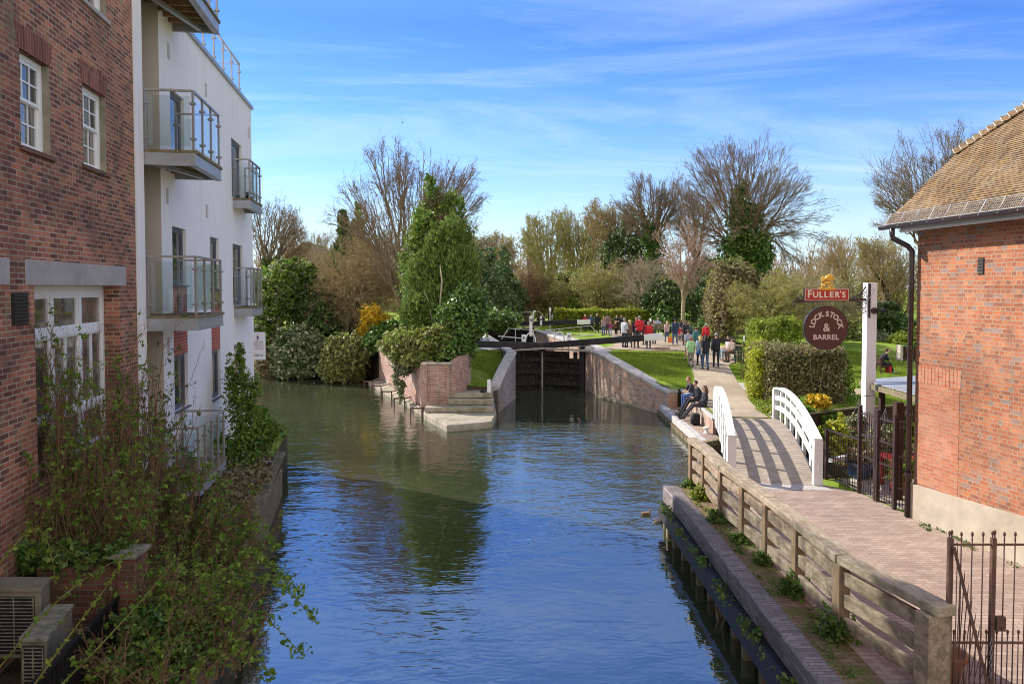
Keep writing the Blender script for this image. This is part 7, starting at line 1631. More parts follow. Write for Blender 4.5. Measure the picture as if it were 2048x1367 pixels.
for k in range(60):
    if k < 40: c = np.array([rs.uniform(4.13, 4.5), rs.uniform(8.6, 17.6), .012])
    else: s = rs.uniform(.3, 6); q = PW0+wd*s+wnr*rs.uniform(.06, .25); c = np.array([q.x, q.y, .01])
    n = rs.integers(10, 46); C.append(c+np.abs(rs.normal(0, 1, (n, 3)))*np.array([.09, .16, .02])*np.array([rs.choice([-1, 1]), 1, 1]))
V, Fc = leaf_arrays(rs, np.concatenate(C), .032); tag(mesh_np('paving_moss', V, Fc, M['leaf_weed']), 'moss and tiny weeds in the paving joints', 'moss', kind='stuff')
# ---- pub garden plants
bush('garden_shrub', 'golden leaved shrub behind the short black railing', [pe(1690, 875, 20.5, 30, 34, .6), pe(1700, 900, 20.3, 30, 24, .5)], 3200, .07, 'leaf_privet', 401, clump=.2, inner=.2, stems=('twig', 20, .012))
bush('box_ball', 'round clipped yellow green box ball beside the right bridge parapet', [pe(1652, 868, 20.8, 15, 18, .3)], 2600, .045, 'leaf_lime', 402, clump=.1, inner=.8)
bush('garden_shrub', 'lime shrub in the middle of the garden behind the gates', [pe(1735, 950, 19.4, 26, 26, .5), pe(1765, 930, 20, 20, 24, .4)], 2600, .07, 'leaf_lime', 403, clump=.2, inner=.2)
bush('clipped_conifer', 'short clipped yellow conifer under the shelter by the pub wall', [pe(1814, 870, 21, 9, 32, .22), pe(1812, 855, 21, 10, 20, .22)], 2200, .05, 'leaf_lime', 404, clump=.12, inner=.8)
bush('garden_plant', 'yellow flowering spurge behind the right parapet of the footbridge', [pe(1632, 800, 25.5, 18, 8, .4), pe(1645, 806, 25.3, 12, 8, .3), pe(1620, 802, 25.6, 8, 5, .2)], 700, .10, 'leaf_yellow', 405, clump=.3, inner=.3, flowers=('leaf_privet', 600, .1))
bush('garden_plant', 'leafy ground plants between the footbridge and the clipped hedge', [pe(1610, 830, 26.2, 40, 12, .9), pe(1590, 815, 27.2, 24, 12, .6), pe(1650, 835, 25.6, 26, 10, .6)], 3800, .10, 'leaf_spring', 406, clump=.25, inner=.1)
bush('garden_plant', 'white flowered plants at the path edge beside the right bridge rail', [pe(1528, 812, 29, 10, 12, .4), pe(1540, 826, 28.3, 12, 10, .4)], 900, .08, 'leaf_lime', 407, clump=.3, inner=.1, flowers=('leaf_white', 160, .05))
for i, (u, v, Y, lb) in enumerate(((1714, 850, 19.6, 'hanging basket of grey green trailing plants left of the sign post'), (1766, 873, 18.6, 'hanging basket of white and green plants right of the sign post'))):
    p = atY(u, v, Y); hb = empty('hanging_basket', p, lb, 'hanging basket', 'hanging baskets in the pub garden')
    rs = np.random.default_rng(60+i); C, d = blob_points(rs, [(p.x, p.y, p.z+.05, .24, .24, .18), (p.x, p.y, p.z-.14, .2, .2, .2)], 1500, .2, .4); V, Fc = leaf_arrays(rs, C, .055, d); mesh_np('leaves', V, Fc, M['leaf_variegated'], hb)
    m = MB(); m.lathe((p.x, p.y, p.z-.22), [(.05, 0), (.15, .06), (.2, .16), (.22, .22)], 12); m.build('basket_bowl', M['terracotta'], hb)
    top = p+Vector((.05, 0, .72)); m = MB()
    for k in range(3): a = 2.1*k; m.tube([(p.x+.21*math.cos(a), p.y+.21*math.sin(a), p.z), top], .006, 4)
    m.build('chains', M['zinc'], hb)
    m = MB(); m.tube([top, top+Vector((0, 0, .04)), top+Vector((.35, .1, .06)), top+Vector((.5, .15, .06))], .01, 5); m.build('bracket', M['iron'], hb)
# ------------------------------------------------------------------ people
SKIN = dull('skin', (0.52, 0.31, 0.22), .6, .06, 6, bump=0); EYE = dull('eye_dark', (0.03, 0.02, 0.02), .4, .1, 3, bump=0); LIP = dull('lip', (0.38, 0.15, 0.13), .5, .1, 3, bump=0)
def capsule(mb, p, q, r0, r1, n=10):
    p, q = Vector(p), Vector(q); d = q-p; L = d.length
    if L < 1e-5: d = Vector((0, 0, 1)); q = p+d*1e-3
    d.normalize(); pts, rr = [], []
    for a in (0.05, .45, .8): pts.append(p-d*r0*math.cos(a*math.pi/2)); rr.append(max(.002, r0*math.sin(a*math.pi/2)))
    pts += [p, q]; rr += [r0, r1]
    for a in (.8, .45, .05): pts.append(q+d*r1*math.cos(a*math.pi/2)); rr.append(max(.002, r1*math.sin(a*math.pi/2)))
    mb.tube(pts, rr, n)
def skeleton(pose):
    """capsules (p0, p1, r0, r1, region) in the figure's own frame: x right, y forward, z up; 1.74 m tall"""
    J = dict(pel=(0, 0, .95), chest=(0, 0, 1.28), neck=(0, -.01, 1.46), head=(0, .012, 1.62))
    for s, n in ((-1, 'l'), (1, 'r')):
        J['sh'+n] = (s*.175, -.01, 1.41); J['el'+n] = (s*.23, -.04, 1.13); J['wr'+n] = (s*.235, .04, .90); J['hd'+n] = (s*.235, .06, .81)
        J['hip'+n] = (s*.09, 0, .92); J['kn'+n] = (s*.10, .02, .50); J['an'+n] = (s*.10, -.02, .085); J['to'+n] = (s*.12, .13, .035)
    J.update(pose); V = {k: Vector(v) for k, v in J.items()}; c = []
    pel, ch, nk, hd = V['pel'], V['chest'], V['neck'], V['head']; rx = (V['shr']-V['shl']).normalized(); hxv = (V['hipr']-V['hipl']).normalized()
    for s in (-1, 1):
        c.append((pel+hxv*s*.07, ch+rx*s*.085, .105, .112, 'torso')); c.append((ch+rx*s*.085, nk+rx*s*.10+Vector((0, 0, -.09)), .11, .075, 'torso'))
    c.append((pel, ch, .11, .11, 'torso')); c.append((V['hipl'], V['hipr'], .105, .105, 'hips')); c.append((V['shl'], V['shr'], .062, .062, 'torso'))
    c.append((nk+Vector((0, 0, -.06)), hd+Vector((0, 0, -.06)), .052, .052, 'neck'))
    c.append((hd+Vector((0, -.012, .035)), hd+Vector((0, .0, .02)), .086, .084, 'head')); c.append((hd+Vector((0, .025, -.02)), hd+Vector((0, .03, -.07)), .066, .05, 'head'))
    hf = Vector((pose.get('look', (0, 1, 0)))) if 'look' in pose else Vector((0, 1, 0)); hf.normalize(); hs = Vector((hf.y, -hf.x, 0))
    c.append((hd+hf*.085, hd+hf*.105+Vector((0, 0, -.03)), .010, .014, 'nose'))
    for s in (-1, 1): c.append((hd+hs*s*.08+Vector((0, 0, .01)), hd+hs*s*.084+Vector((0, 0, -.03)), .016, .012, 'ear'))
    for n in 'lr':
        s = -1 if n == 'l' else 1
        c.append((V['sh'+n], V['el'+n], .056, .044, 'upper_arm')); c.append((V['el'+n], V['wr'+n], .043, .029, 'forearm'))
        w, h = V['wr'+n], V['hd'+n]; d = (h-w).normalized(); side = d.cross(Vector((1, 0, 0)) if abs(d.x) < .8 else Vector((0, 0, 1))).normalized(); pn = d.cross(side).normalized()
        c.append((w, h, .026, .024, 'hand')); c.append((w+d*.05+side*.018, h+side*.026, .016, .014, 'hand')); c.append((w+d*.05-side*.018, h-side*.026, .016, .014, 'hand'))
        for k, (o, l) in enumerate(((-.033, .062), (-.011, .078), (.011, .074), (.033, .058))):
            b = h+side*o; m_ = b+d*l*.5+pn*s*.006; c.append((b, m_, .0105, .0095, 'hand')); c.append((m_, m_+d*l*.42-pn*s*.016, .0095, .0085, 'hand'))
        t0 = w+d*.03+side*.03; c.append((t0, t0+d*.045+side*.03, .012, .011, 'hand')); c.append((t0+d*.045+side*.03, t0+d*.085+side*.034, .011, .009, 'hand'))
        c.append((V['hip'+n], V['kn'+n], .092, .060, 'thigh')); c.append((V['kn'+n], V['an'+n], .058, .040, 'shin'))
        an, to = V['an'+n], V['to'+n]; c.append((an+(an-to).normalized()*.035-Vector((0, 0, .03)), to, .042, .034, 'foot')); c.append((an, an+Vector((0, 0, -.03)), .04, .042, 'foot'))
    return c, V, hf
REG = ['torso', 'hips', 'neck', 'head', 'nose', 'ear', 'upper_arm', 'forearm', 'hand', 'thigh', 'shin', 'foot']
def shell(name, V, Fc, N, sel, off, mat, parent, extra=None):
    f = Fc[sel]
    if not len(f): return
    u, inv = np.unique(f, return_inverse=True); o = off if np.isscalar(off) else off[u][:, None]
    v = V[u]+N[u]*o; return mesh_np(name, v, inv.reshape(f.shape), mat, parent, smooth=True)
def person(label, loc, facing, height, pose, wear, voxel=.016, group=None, lat=1.0):
    """facing: angle of the figure's forward direction, 0 = away from the camera (+Y), positive turns left.
    wear: top, sleeves('long'|'short'), bottom('long'|'short'), shoes, hair colour, hairlen, hat, skirt"""
    caps, J, hf = skeleton(pose); k = height/1.74
    root = empty('person', loc, label, 'person', group)
    mb = MB()
    for p, q, r0, r1, _ in caps: capsule(mb, p, q, r0, r1, 10)
    me = bpy.data.meshes.new('tmp'); me.from_pydata(mb.v, [], mb.f); o = bpy.data.objects.new('tmp', me); COL.objects.link(o)
    md = o.modifiers.new('r', 'REMESH'); md.mode = 'VOXEL'; md.voxel_size = voxel; md2 = o.modifiers.new('s', 'SMOOTH'); md2.factor = .5; md2.iterations = 2
    dg = bpy.context.evaluated_depsgraph_get(); ev = bpy.data.meshes.new_from_object(o.evaluated_get(dg)); bpy.data.objects.remove(o); bpy.data.meshes.remove(me)
    nv, nf = len(ev.vertices), len(ev.polygons); V = np.empty(nv*3, 'f'); ev.vertices.foreach_get('co', V); V = V.reshape(-1, 3); N = np.empty(nv*3, 'f'); ev.vertices.foreach_get('normal', N); N = N.reshape(-1, 3)
    Fc = np.empty(nf*4, 'i'); ev.loops.foreach_get('vertex_index', Fc); Fc = Fc.reshape(-1, 4); bpy.data.meshes.remove(ev)
    C = V[Fc].mean(1); best = np.full(nf, 9.); reg = np.zeros(nf, int)
    for p, q, r0, r1, nm in caps:
        p, q = np.array(p), np.array(q); d = q-p; L2 = max(1e-9, d@d); t = (((C-p)@d)/L2).clip(0, 1); dist = np.linalg.norm(C-(p+t[:, None]*d), axis=1)-(r0+(r1-r0)*t); b = dist < best; best[b] = dist[b]; reg[b] = REG.index(nm)
    R = lambda *n: np.isin(reg, [REG.index(x) for x in n])
    # face features by place
    mi = np.zeros(nf, int); hd = np.array(J['head']); hfv = np.array(hf); hs = np.array([hf.y, -hf.x, 0])
    q = C-hd; fw, sd = q@hfv, q@hs; hz_ = q[:, 2]
    isface = R('head') & (fw > .055)
    mi[isface & (np.abs(np.abs(sd)-.033) < .014) & (np.abs(hz_-.012) < .010)] = 1; mi[isface & (np.abs(sd) < .026) & (np.abs(hz_+.068) < .009)] = 2
    c, s = math.cos(facing), math.sin(facing); RM = np.array([[c, -s, 0], [s, c, 0], [0, 0, 1]])*k; L0 = np.array(loc)
    Vw = V@RM.T+L0; Nw = N@(RM.T/k)
    mesh_np('body', Vw, Fc, [SKIN, EYE, LIP], root, smooth=True, midx=mi)
    up = C[:, 2]
    top = R('torso', 'upper_arm') | ((R('forearm')) if wear.get('sleeves', 'long') == 'long' else R('torso')) | (R('hips') if wear.get('hem', True) else R('torso'))
    low = R('hips', 'thigh') | (R('shin') if wear.get('bottom', 'long') == 'long' else R('thigh'))
    shell('trousers' if not wear.get('skirt') else 'tights', Vw, Fc, Nw, low, .007*k, cloth(wear['low']), root)
    shell(wear.get('topname', 'jacket'), Vw, Fc, Nw, top, wear.get('thick', .013)*k, cloth(wear['top']), root)
    shell('shoes', Vw, Fc, Nw, R('foot'), .008*k, cloth(wear.get('shoes', (.03, .025, .025))), root)
    hl = wear.get('hairlen', 0); hair = R('head') & ((hz_ > .035+.5*fw.clip(0, 1)) | ((fw < .01) & (hz_ > -.06-.1*hl)))
    if wear.get('bald'): hair = R('head') & (fw < .0) & (hz_ < .05) & (hz_ > -.05)
    shell('hair', Vw, Fc, Nw, hair, (.012+.008*hl)*k, cloth(wear['hair'], .7), root)
    tow = lambda p: np.array(p)@RM.T+L0
    if hl:
        m = MB(); a = hd-hfv*.05+np.array([0, 0, .03]); b = hd-hfv*.085+np.array([0, 0, -.10-.14*hl])
        m.tube([tow(a), tow((a+b)/2-hfv*.02), tow(b)], [.075*k, .085*k, .05*k], 10); m.build('long_hair', cloth(wear['hair'], .7), root, smooth=True)
    if wear.get('hat'):
        m = MB(); t = hd+np.array([0, 0, .055]); m.tube([tow(t), tow(t+np.array([0, 0, .05])), tow(t+np.array([0, 0, .085]))], [.108*k, .1*k, .04*k], 14); m.tube([tow(t+hfv*.05), tow(t+hfv*.17)], [.07*k, .05*k], 10) if False else m.box(tow(t+hfv*.13+np.array([0, 0, .008])), (.13*k, .12*k, .015*k), rz=facing+math.atan2(-hf.x, hf.y)); m.build('cap', cloth(wear['hat']), root, smooth=False)
    if wear.get('glasses'):
        m = MB()
        for sg_ in (-1, 1): m.ell(tow(hd+hfv*.085+hs*sg_*.034+np.array([0, 0, .014])), (.028*k, .014*k, .02*k), 8, 6)
        m.build('sunglasses', EYE, root, smooth=True)
    if wear.get('skirt'):
        p = np.array(J['pel']); m = MB(); m.lathe((0, 0, 0), [(.15, -.0), (.165, -.08), (.2, -.2), (.235, -.34)][::-1], 16); m.v = [tuple(tow(np.array(v)*np.array([1, .8, 1])+p+np.array([0, 0, .07]))) for v in m.v]; m.build('skirt', cloth(wear['skirt']), root, smooth=True)
    if wear.get('scarf'):
        m = MB(); p = np.array(J['neck']); m.tube([tow(p+np.array([math.cos(a)*.075, math.sin(a)*.075, -.02])) for a in np.linspace(0, 6.28, 10)], .04*k, 8); m.build('scarf', cloth(wear['scarf']), root, smooth=True)
    if wear.get('pack'):
        m = MB(); p = np.array(J['chest'])-np.array([0, .2, -.03]); m.box(tow(p), (.3*k, .17*k, .44*k), rz=facing); bpk = m.build('backpack', cloth(wear['pack']), None, bevel=.04*k); tag(bpk, wear['packlabel'], 'backpack')
    root['k'] = k
    return root, (lambda p: Vector(tow(p)))
def mix_pose(*ps):
    d = {}
    for p in ps: d.update(p)
    return d
STAND = {}
def walk(a=.22, arm=.12):
    return dict(knl=(-.10, .02+a*.6, .50), anl=(-.10, a, .10), tol=(-.11, a+.15, .06), knr=(.10, .06-a*.4, .50), anr=(.10, -a*1.0, .12), tor=(.11, -a+.13, .035), ell=(-.23, -.04-arm, 1.14), wrl=(-.24, .0-arm, .91), hdl=(-.24, .04-arm, .82), elr=(.23, .02+arm*.6, 1.13), wrr=(.235, .12+arm, .92), hdr=(.235, .16+arm, .84))
CROSS = dict(ell=(-.25, .06, 1.14), wrl=(-.02, .19, 1.18), hdl=(.06, .2, 1.2), elr=(.25, .06, 1.14), wrr=(.03, .21, 1.12), hdr=(-.05, .22, 1.12))
HOLD = dict(ell=(-.23, .02, 1.12), wrl=(-.12, .24, 1.08), hdl=(-.06, .3, 1.1), elr=(.23, .02, 1.12), wrr=(.12, .24, 1.08), hdr=(.06, .3, 1.1))
HIPS = dict(ell=(-.33, -.06, 1.15), wrl=(-.2, .03, .98), hdl=(-.15, .06, .95), elr=(.33, -.06, 1.15), wrr=(.2, .03, .98), hdr=(.15, .06, .95))
def sit(h=.46, lean=0.0, kx=.12, reach=.42, foot=.36, arms='lap', fz=.085):
    """seated figure: hips at the origin above a seat of height h"""
    p = h+.09; d = dict(pel=(0, 0, p), chest=(0, -.02+lean*.3, p+.33), neck=(0, lean*.55, p+.51), head=(0, .02+lean*.72, p+.67))
    for s, n in ((-1, 'l'), (1, 'r')):
        d['sh'+n] = (s*.175, lean*.5, p+.46); d['hip'+n] = (s*.09, .02, p-.01); d['kn'+n] = (s*kx, reach, h+.07); d['an'+n] = (s*kx, foot, fz); d['to'+n] = (s*(kx+.02), foot+.16, fz-.05)
        if arms == 'lap': d['el'+n] = (s*.24, lean*.4+.03, p+.2); d['wr'+n] = (s*.13, .24, h+.2); d['hd'+n] = (s*.09, .31, h+.19)
        elif arms == 'back': d['el'+n] = (s*.26, -.22, p+.22); d['wr'+n] = (s*.26, -.3, p+.0); d['hd'+n] = (s*.27, -.33, p-.06)
        elif arms == 'knees': d['el'+n] = (s*.2, lean*.3+.18, p+.2); d['wr'+n] = (s*.08, .4, p+.17); d['hd'+n] = (s*.03, .46, p+.16)
    return d
def stand_px(label, u, vh, vf, facing, pose, wear, voxel=.017, lat=0, **k):
    p = atg(u, vf); H = (vf-vh)/F*p.y
    return person(label, (p.x, p.y, hz(p.x, p.y)+.02), facing, H, pose, wear, voxel, **k)
NAVY, BLACK, RED, JEAN, GREY = (.018, .022, .04), (.012, .012, .015), (.50, .02, .03), (.05, .09, .20), (.22, .23, .26)
BRN, BLOND, DKH, WHT, GRYH, GING = (.09, .05, .03), (.48, .33, .15), (.02, .015, .012), (.55, .53, .5), (.25, .24, .23), (.25, .10, .04)
W = lambda top, low, hair, **k: dict(top=top, low=low, hair=hair, **k)
PI = math.pi
# crowd along the towpath
stand_px('long haired woman in a mauve coat and jeans behind the white tipped gate beam', 1207, 633, 671, .5, STAND, W((.30, .22, .25), JEAN, (.3, .18, .1), hairlen=1))
stand_px('tall dark haired man in a brown shirt beside the woman in the mauve coat', 1215.5, 627, 670, .3, STAND, W((.20, .13, .13), (.06, .05, .05), DKH))
stand_px('small child in a purple and pink coat behind the white tipped gate beam', 1221, 643, 671, .4, STAND, W((.28, .05, .16), (.2, .3, .45), GING, hairlen=.6))
stand_px('small child in a dark brown coat holding both arms forward behind the gate beam', 1231.5, 644, 670, 2.9, HOLD, W((.07, .025, .02), BLACK, BRN, hairlen=.6))
stand_px('woman in a black top with pale arms folded in front of the yellow hedge', 1233.5, 630, 668, 2.8, CROSS, W(BLACK, BLACK, BRN, hairlen=.6, sleeves='short'))
stand_px('dark haired woman in black close to the yellow hedge, looking down', 1243, 630, 667, 2.7, STAND, W(BLACK, (.05, .05, .06), BRN, hairlen=1))
stand_px('grey haired man in a pale jacket and navy trousers leaning towards the gate beam', 1248.5, 636, 695, -.9, mix_pose(STAND, HOLD), W((.45, .47, .52), (.02, .025, .05), GRYH))
stand_px('blonde woman in a brown patterned coat with boots at the gate beam', 1259, 640, 695, .2, walk(.12, .05), W((.13, .065, .045), (.06, .045, .035), BLOND, hairlen=1.3, shoes=(.06, .03, .02)))
stand_px('tall man in navy wearing sunglasses and facing the camera behind the gate beam', 1272.5, 634, 695, PI, STAND, W(NAVY, (.05, .035, .03), BRN, glasses=True))
p = atg(1280, 697); bm_ = atY(1280, 668, 42.35)
person('person in a red hooded jacket sitting on the gate beam with their back to us', (bm_.x, 42.45, bm_.z-.25), .1, 1.68, sit(.46, .08), W(RED, (.05, .05, .06), GRYH, thick=.02), .017)
stand_px('person in red jacket and dark trousers standing at the white end of the gate beam', 1297, 643, 696, PI-.3, STAND, W(RED, (.045, .035, .035), GRYH, glasses=True, thick=.018))
stand_px('dark coated person standing between the two red jackets behind the gate beam', 1289, 640, 690, .4, STAND, W((.03, .03, .045), (.04, .04, .05), DKH, hairlen=.4))
stand_px('man in an olive coat talking behind the standing red jacket at the gate beam', 1308, 641, 688, PI-.8, HOLD, W((.09, .085, .05), (.05, .06, .1), GRYH))
stand_px('woman in a pale pink top walking left of the man in the dark cap', 1334, 642, 684, .2, walk(.1), W((.48, .33, .34), JEAN, BLOND, hairlen=1))
stand_px('person in white with a dark rucksack in front of the pink budded tree', 1362, 640, 682, -.2, walk(.08), W((.55, .55, .56), (.05, .06, .1), BRN, pack=(.03, .03, .05), packlabel='dark rucksack on the back of the person in white'))
stand_px('man in a teal jumper walking ahead of the blonde woman in the blue skirt', 1392, 654, 706, .15, walk(.12), W((.04, .15, .16), (.07, .06, .05), BRN))
def bench(label, p, rz, L=1.5, mat='fence'):
    e = empty('park_bench', p, label, 'bench'); R = Matrix.Rotation(rz, 3, 'Z'); T = lambda x, y, z: Vector(p)+R@Vector((x, y, z))
    for k in range(4): m = MB(); m.bar(T(-L/2, -.15+.12*k, .44), T(L/2, -.15+.12*k, .44), .1, .035); m.build('seat_slat', M[mat], e)
    for k in range(3): m = MB(); m.bar(T(-L/2, -.24, .58+.13*k), T(L/2, -.24, .58+.13*k), .035, .1); m.build('back_slat', M[mat], e)
    for x in (-L/2+.08, L/2-.08):
        m = MB(); m.bar(T(x, -.22, 0), T(x, -.25, .88), .06, .06, up=(0, 1, 0)); m.bar(T(x, .2, 0), T(x, .2, .6), .06, .06, up=(0, 1, 0)); m.bar(T(x, -.22, .38), T(x, .24, .38), .05, .05); m.bar(T(x, -.22, .62), T(x, .26, .62), .07, .04); m.build('leg', M[mat], e)
    return e
b1 = atg(1318, 672); b1.y += 1.0; b1.z = hz(b1.x, b1.y); bench('timber bench with its back to us beyond the white end of the gate beam', b1, 0.15, 1.6)
person('man in a pale blue shirt sitting on the bench beyond the gate beam', (b1.x+.15, b1.y+.02, b1.z), .1, 1.72, sit(.45, .05), W((.36, .44, .62), JEAN, GRYH), .018)
person('white haired woman in navy sitting on the bench beyond the gate beam', (b1.x-.42, b1.y+.02, b1.z), .2, 1.62, sit(.45, .05), W(NAVY, BLACK, WHT, hairlen=.5), .018)
stand_px('man in a navy jacket, jeans and dark cap walking away with an orange bag', 1350, 637, 692, .1, walk(.14), W((.025, .04, .085), JEAN, BRN, hat=NAVY, shoes=(.3, .25, .2)))
stand_px('woman in a dark purple coat walking beside the man in the dark cap', 1371, 641, 691, .05, walk(.12), W((.035, .025, .035), (.06, .035, .04), BRN, hairlen=.5, scarf=(.3, .25, .25)))
stand_px('man in a grey t shirt and shorts walking just ahead of the boy in green', 1376.5, 659, 722, .1, walk(.15), W((.27, .29, .36), (.3, .24, .18), BRN, sleeves='short', bottom='short', topname='shirt', thick=.010))
stand_px('boy in a pale green shirt and grey trousers walking away', 1381.5, 674, 735, -.1, walk(.1), W((.30, .55, .27), (.24, .22, .21), GING, topname='shirt', sleeves='short'))
stand_px('blonde woman in a blue skirt and black tights walking away', 1399.5, 672, 732, .0, walk(.13), W((.30, .36, .46), BLACK, BLOND, hairlen=1.3, skirt=(.02, .14, .40)))
stand_px('person in a dark waistcoat and jeans walking nearest to us on the path', 1410.5, 670, 740, .05, walk(.12), W((.016, .018, .026), (.04, .085, .17), DKH, hairlen=.4, sleeves='short'))
stand_px('grey haired man in black pointing with his right arm outstretched', 1432, 666, 735, -.1, mix_pose(walk(.08), dict(elr=(.45, .05, 1.38), wrr=(.70, .08, 1.33), hdr=(.79, .09, 1.32))), W((.018, .018, .026), (.022, .022, .03), GRYH, thick=.016))
b2 = atg(1466, 722); bench('iron and timber bench facing the canal at the right of the path', b2, PI/2+.25, 1.6)
f2 = PI/2+.25
person('man in a grey shirt, sunglasses and pale jeans sitting on the canal facing bench', (b2.x-.12, b2.y+.45, b2.z), f2, 1.78, sit(.45, 0, .14, .46, .44), W((.40, .36, .38), (.28, .38, .45), DKH, glasses=True, shoes=(.35, .15, .04), sleeves='short'), .016)
person('man in beige jacket, brown trousers and dark cap sitting on the canal facing bench', (b2.x-.08, b2.y-.35, b2.z), f2, 1.74, sit(.45, .12), W((.27, .21, .17), (.09, .05, .04), GRYH, hat=(.03, .03, .035)), .016)
b3 = atg(1400, 690); b3 = Vector((b3.x+.3, b3.y+3.2, 0)); b3.z = hz(b3.x, b3.y); bench('bench half hidden behind the walkers below the tawny hedge bank', b3, PI+.3, 2.0)
person('person in teal with a pale scarf sitting on the half hidden bench', (b3.x-.2, b3.y-.05, b3.z), PI-.9, 1.7, sit(.45, .1), W((.03, .12, .12), JEAN, BRN, scarf=(.6, .56, .5)), .018)
person('small child in red sitting at the end of the half hidden bench', (b3.x-.85, b3.y-.1, b3.z), PI+.2, 1.25, sit(.5, .1, fz=.25), W(RED, JEAN, BRN), .018)
stand_px('person in red coat with red rucksack and white scarf standing by the tawny hedge', 1411, 648, 697, .2, STAND, W(RED, (.05, .05, .07), GRYH, scarf=(.6, .6, .6), thick=.02, pack=(.45, .015, .03), packlabel='red rucksack worn by the person in the red coat'))
p = atg(1339.5, 694); bg_ = Vector((p.x, p.y-.05, p.z+.28)); m = MB(); m.hexa([bg_+Vector((-.12, -.05, 0)), bg_+Vector((.12, -.05, 0)), bg_+Vector((.12, .05, 0)), bg_+Vector((-.12, .05, 0))], [bg_+Vector((-.15, -.03, .34)), bg_+Vector((.15, -.03, .34)), bg_+Vector((.15, .03, .34)), bg_+Vector((-.15, .03, .34))]); m.tube([bg_+Vector((-.08, 0, .33)), bg_+Vector((0, 0, .5)), bg_+Vector((.08, 0, .33))], .012, 5)
tag(m.build('carrier_bag', cloth((.62, .17, .04)), bevel=.02), 'orange carrier bag carried by the man in the dark cap', 'bag')
# by the upper gate and along the hedge
stand_px('white haired person in a dark red jacket at the end of the far gate beam', 1170, 629, 664, PI, STAND, W((.34, .02, .035), (.05, .05, .06), WHT))
stand_px('man in a blue jacket between the dark red jacket and the man in black', 1182, 629, 664, PI, walk(.1), W((.05, .075, .17), (.03, .035, .06), GRYH))
stand_px('grey haired man all in black walking towards us past the far gate', 1194, 627, 665, PI, walk(.12), W((.013, .015, .02), (.013, .013, .018), GRYH))
stand_px('person in a pale grey coat standing at the left end of the yellow hedge', 1106, 625, 652, .6, STAND, W((.42, .42, .46), BLACK, GRYH, hairlen=.6))
p = atg(1113, 650); person('dark haired child sitting on the grass by the person in the grey coat', (p.x, p.y, p.z-.40), -1.0, 1.5, sit(.42, .1, fz=.46), W((.06, .04, .05), (.05, .04, .05), DKH), .02)
p = atg(1126, 650); person('person in a pale blue top lounging on the grass before the yellow hedge', (p.x, p.y, p.z-.42), -1.4, 1.7, sit(.42, -.5, .12, .42, .72, 'back', .47), W((.34, .42, .56), (.3, .32, .36), DKH), .02)
stand_px('person in black standing left of the short white paddle post', 1077, 630, 652, .3, STAND, W(BLACK, (.2, .2, .22), DKH)); stand_px('person in black with a bag standing right of the short white paddle post', 1087, 630, 652, -.4, HOLD, W(BLACK, BLACK, DKH, hairlen=.5))
for u, c_, lb in ((958, (.3, .3, .33), 'far walker in grey beyond the ivy beside the upper gate'), (970, (.12, .12, .16), 'far walker in dark grey beyond the ivy beside the upper gate'), (986, (.06, .065, .09), 'far walker in navy nearest the lock beyond the ivy')):
    p = Vector((yx(u, 74), 74, 1.5)); person(lb, p, 1.2, 1.72, walk(.15), W(c_, (.05, .05, .08), GRYH), .022, group='far walkers beyond the upper gate')
# man on the lawn
p = atg(1757, 745); lo = bench('small dark bench on the lawn behind the sign post', p, -PI/2+.1, 1.3, 'dark_wood')
person('man in dark clothes bending forward on the lawn bench behind the sign post', (p.x+.12, p.y, p.z), -PI/2-.2, 1.74, mix_pose(sit(.45, .42, .12, .44, .6, 'knees')), W((.02, .018, .03), (.018, .02, .032), DKH, shoes=(.3, .36, .45)), .017)
m = MB(); m.box((p.x+.35, p.y-.35, p.z+.2), (.22, .3, .4)); tag(m.build('red_bag', cloth(RED), bevel=.04), 'red bag standing by the feet of the man on the lawn bench', 'bag')
# three people sitting on the seat wall by the water
SWF = PI/2+.08
def seat_at(y): t = (y-27.9)/6.1; return Vector((7.62+.18*t+.14, y, -.02+.26*t))
y1 = 31.8; q = seat_at(y1)
pw, tw = person('man in dark shirt and blue jeans leaning on his knees on the seat wall', (q.x, q.y, q.z-.52), SWF, 1.80, sit(.52, .34, .13, .47, .46, 'knees', .0+.02), W((.03, .03, .042), (.05, .10, .26), GING, sleeves='short', topname='shirt', shoes=(.02, .02, .02)), .012)
y2 = 30.9; q = seat_at(y2)
person('dark haired man in black in the middle of the trio on the seat wall', (q.x, q.y, q.z-.50), SWF, 1.78, sit(.50, .2, .13, .46, .78, 'lap', .02), W((.02, .02, .026), (.022, .022, .028), DKH, shoes=(.02, .02, .02)), .012)
y3 = 30.0; q = seat_at(y3)
person('woman in black with sunglasses and legs stretched out on the seat wall', (q.x, q.y, q.z-.47), SWF-.12, 1.70, mix_pose(sit(.47, -.05, .12, .46, .86, 'lap', .04), dict(wrr=(.25, .1, .62), hdr=(.27, .16, .58), elr=(.3, 0, .76))), W((.025, .025, .033), (.03, .03, .036), BRN, glasses=True, hairlen=1.2, shoes=(.02, .02, .02)), .012)
q = Vector((q.x-.42, q.y-.35, PZ)); rk = empty('rucksack', q, 'black rucksack with pale straps standing at the feet of the woman on the seat wall', 'rucksack'); m = MB(); m.box(q+Vector((0, 0, .24)), (.3, .34, .46)); m.build('bag_body', cloth(BLACK), rk, bevel=.07)
m = MB(); m.box(q+Vector((-.16, 0, .17)), (.1, .24, .24)); m.build('pocket', cloth((.03, .03, .035)), rk, bevel=.03)
m = MB(); m.tube([q+Vector((-.1, .1, .46)), q+Vector((-.2, .12, .3)), q+Vector((-.15, .1, .08))], .018, 5); m.build('strap', cloth((.4, .38, .36)), rk)
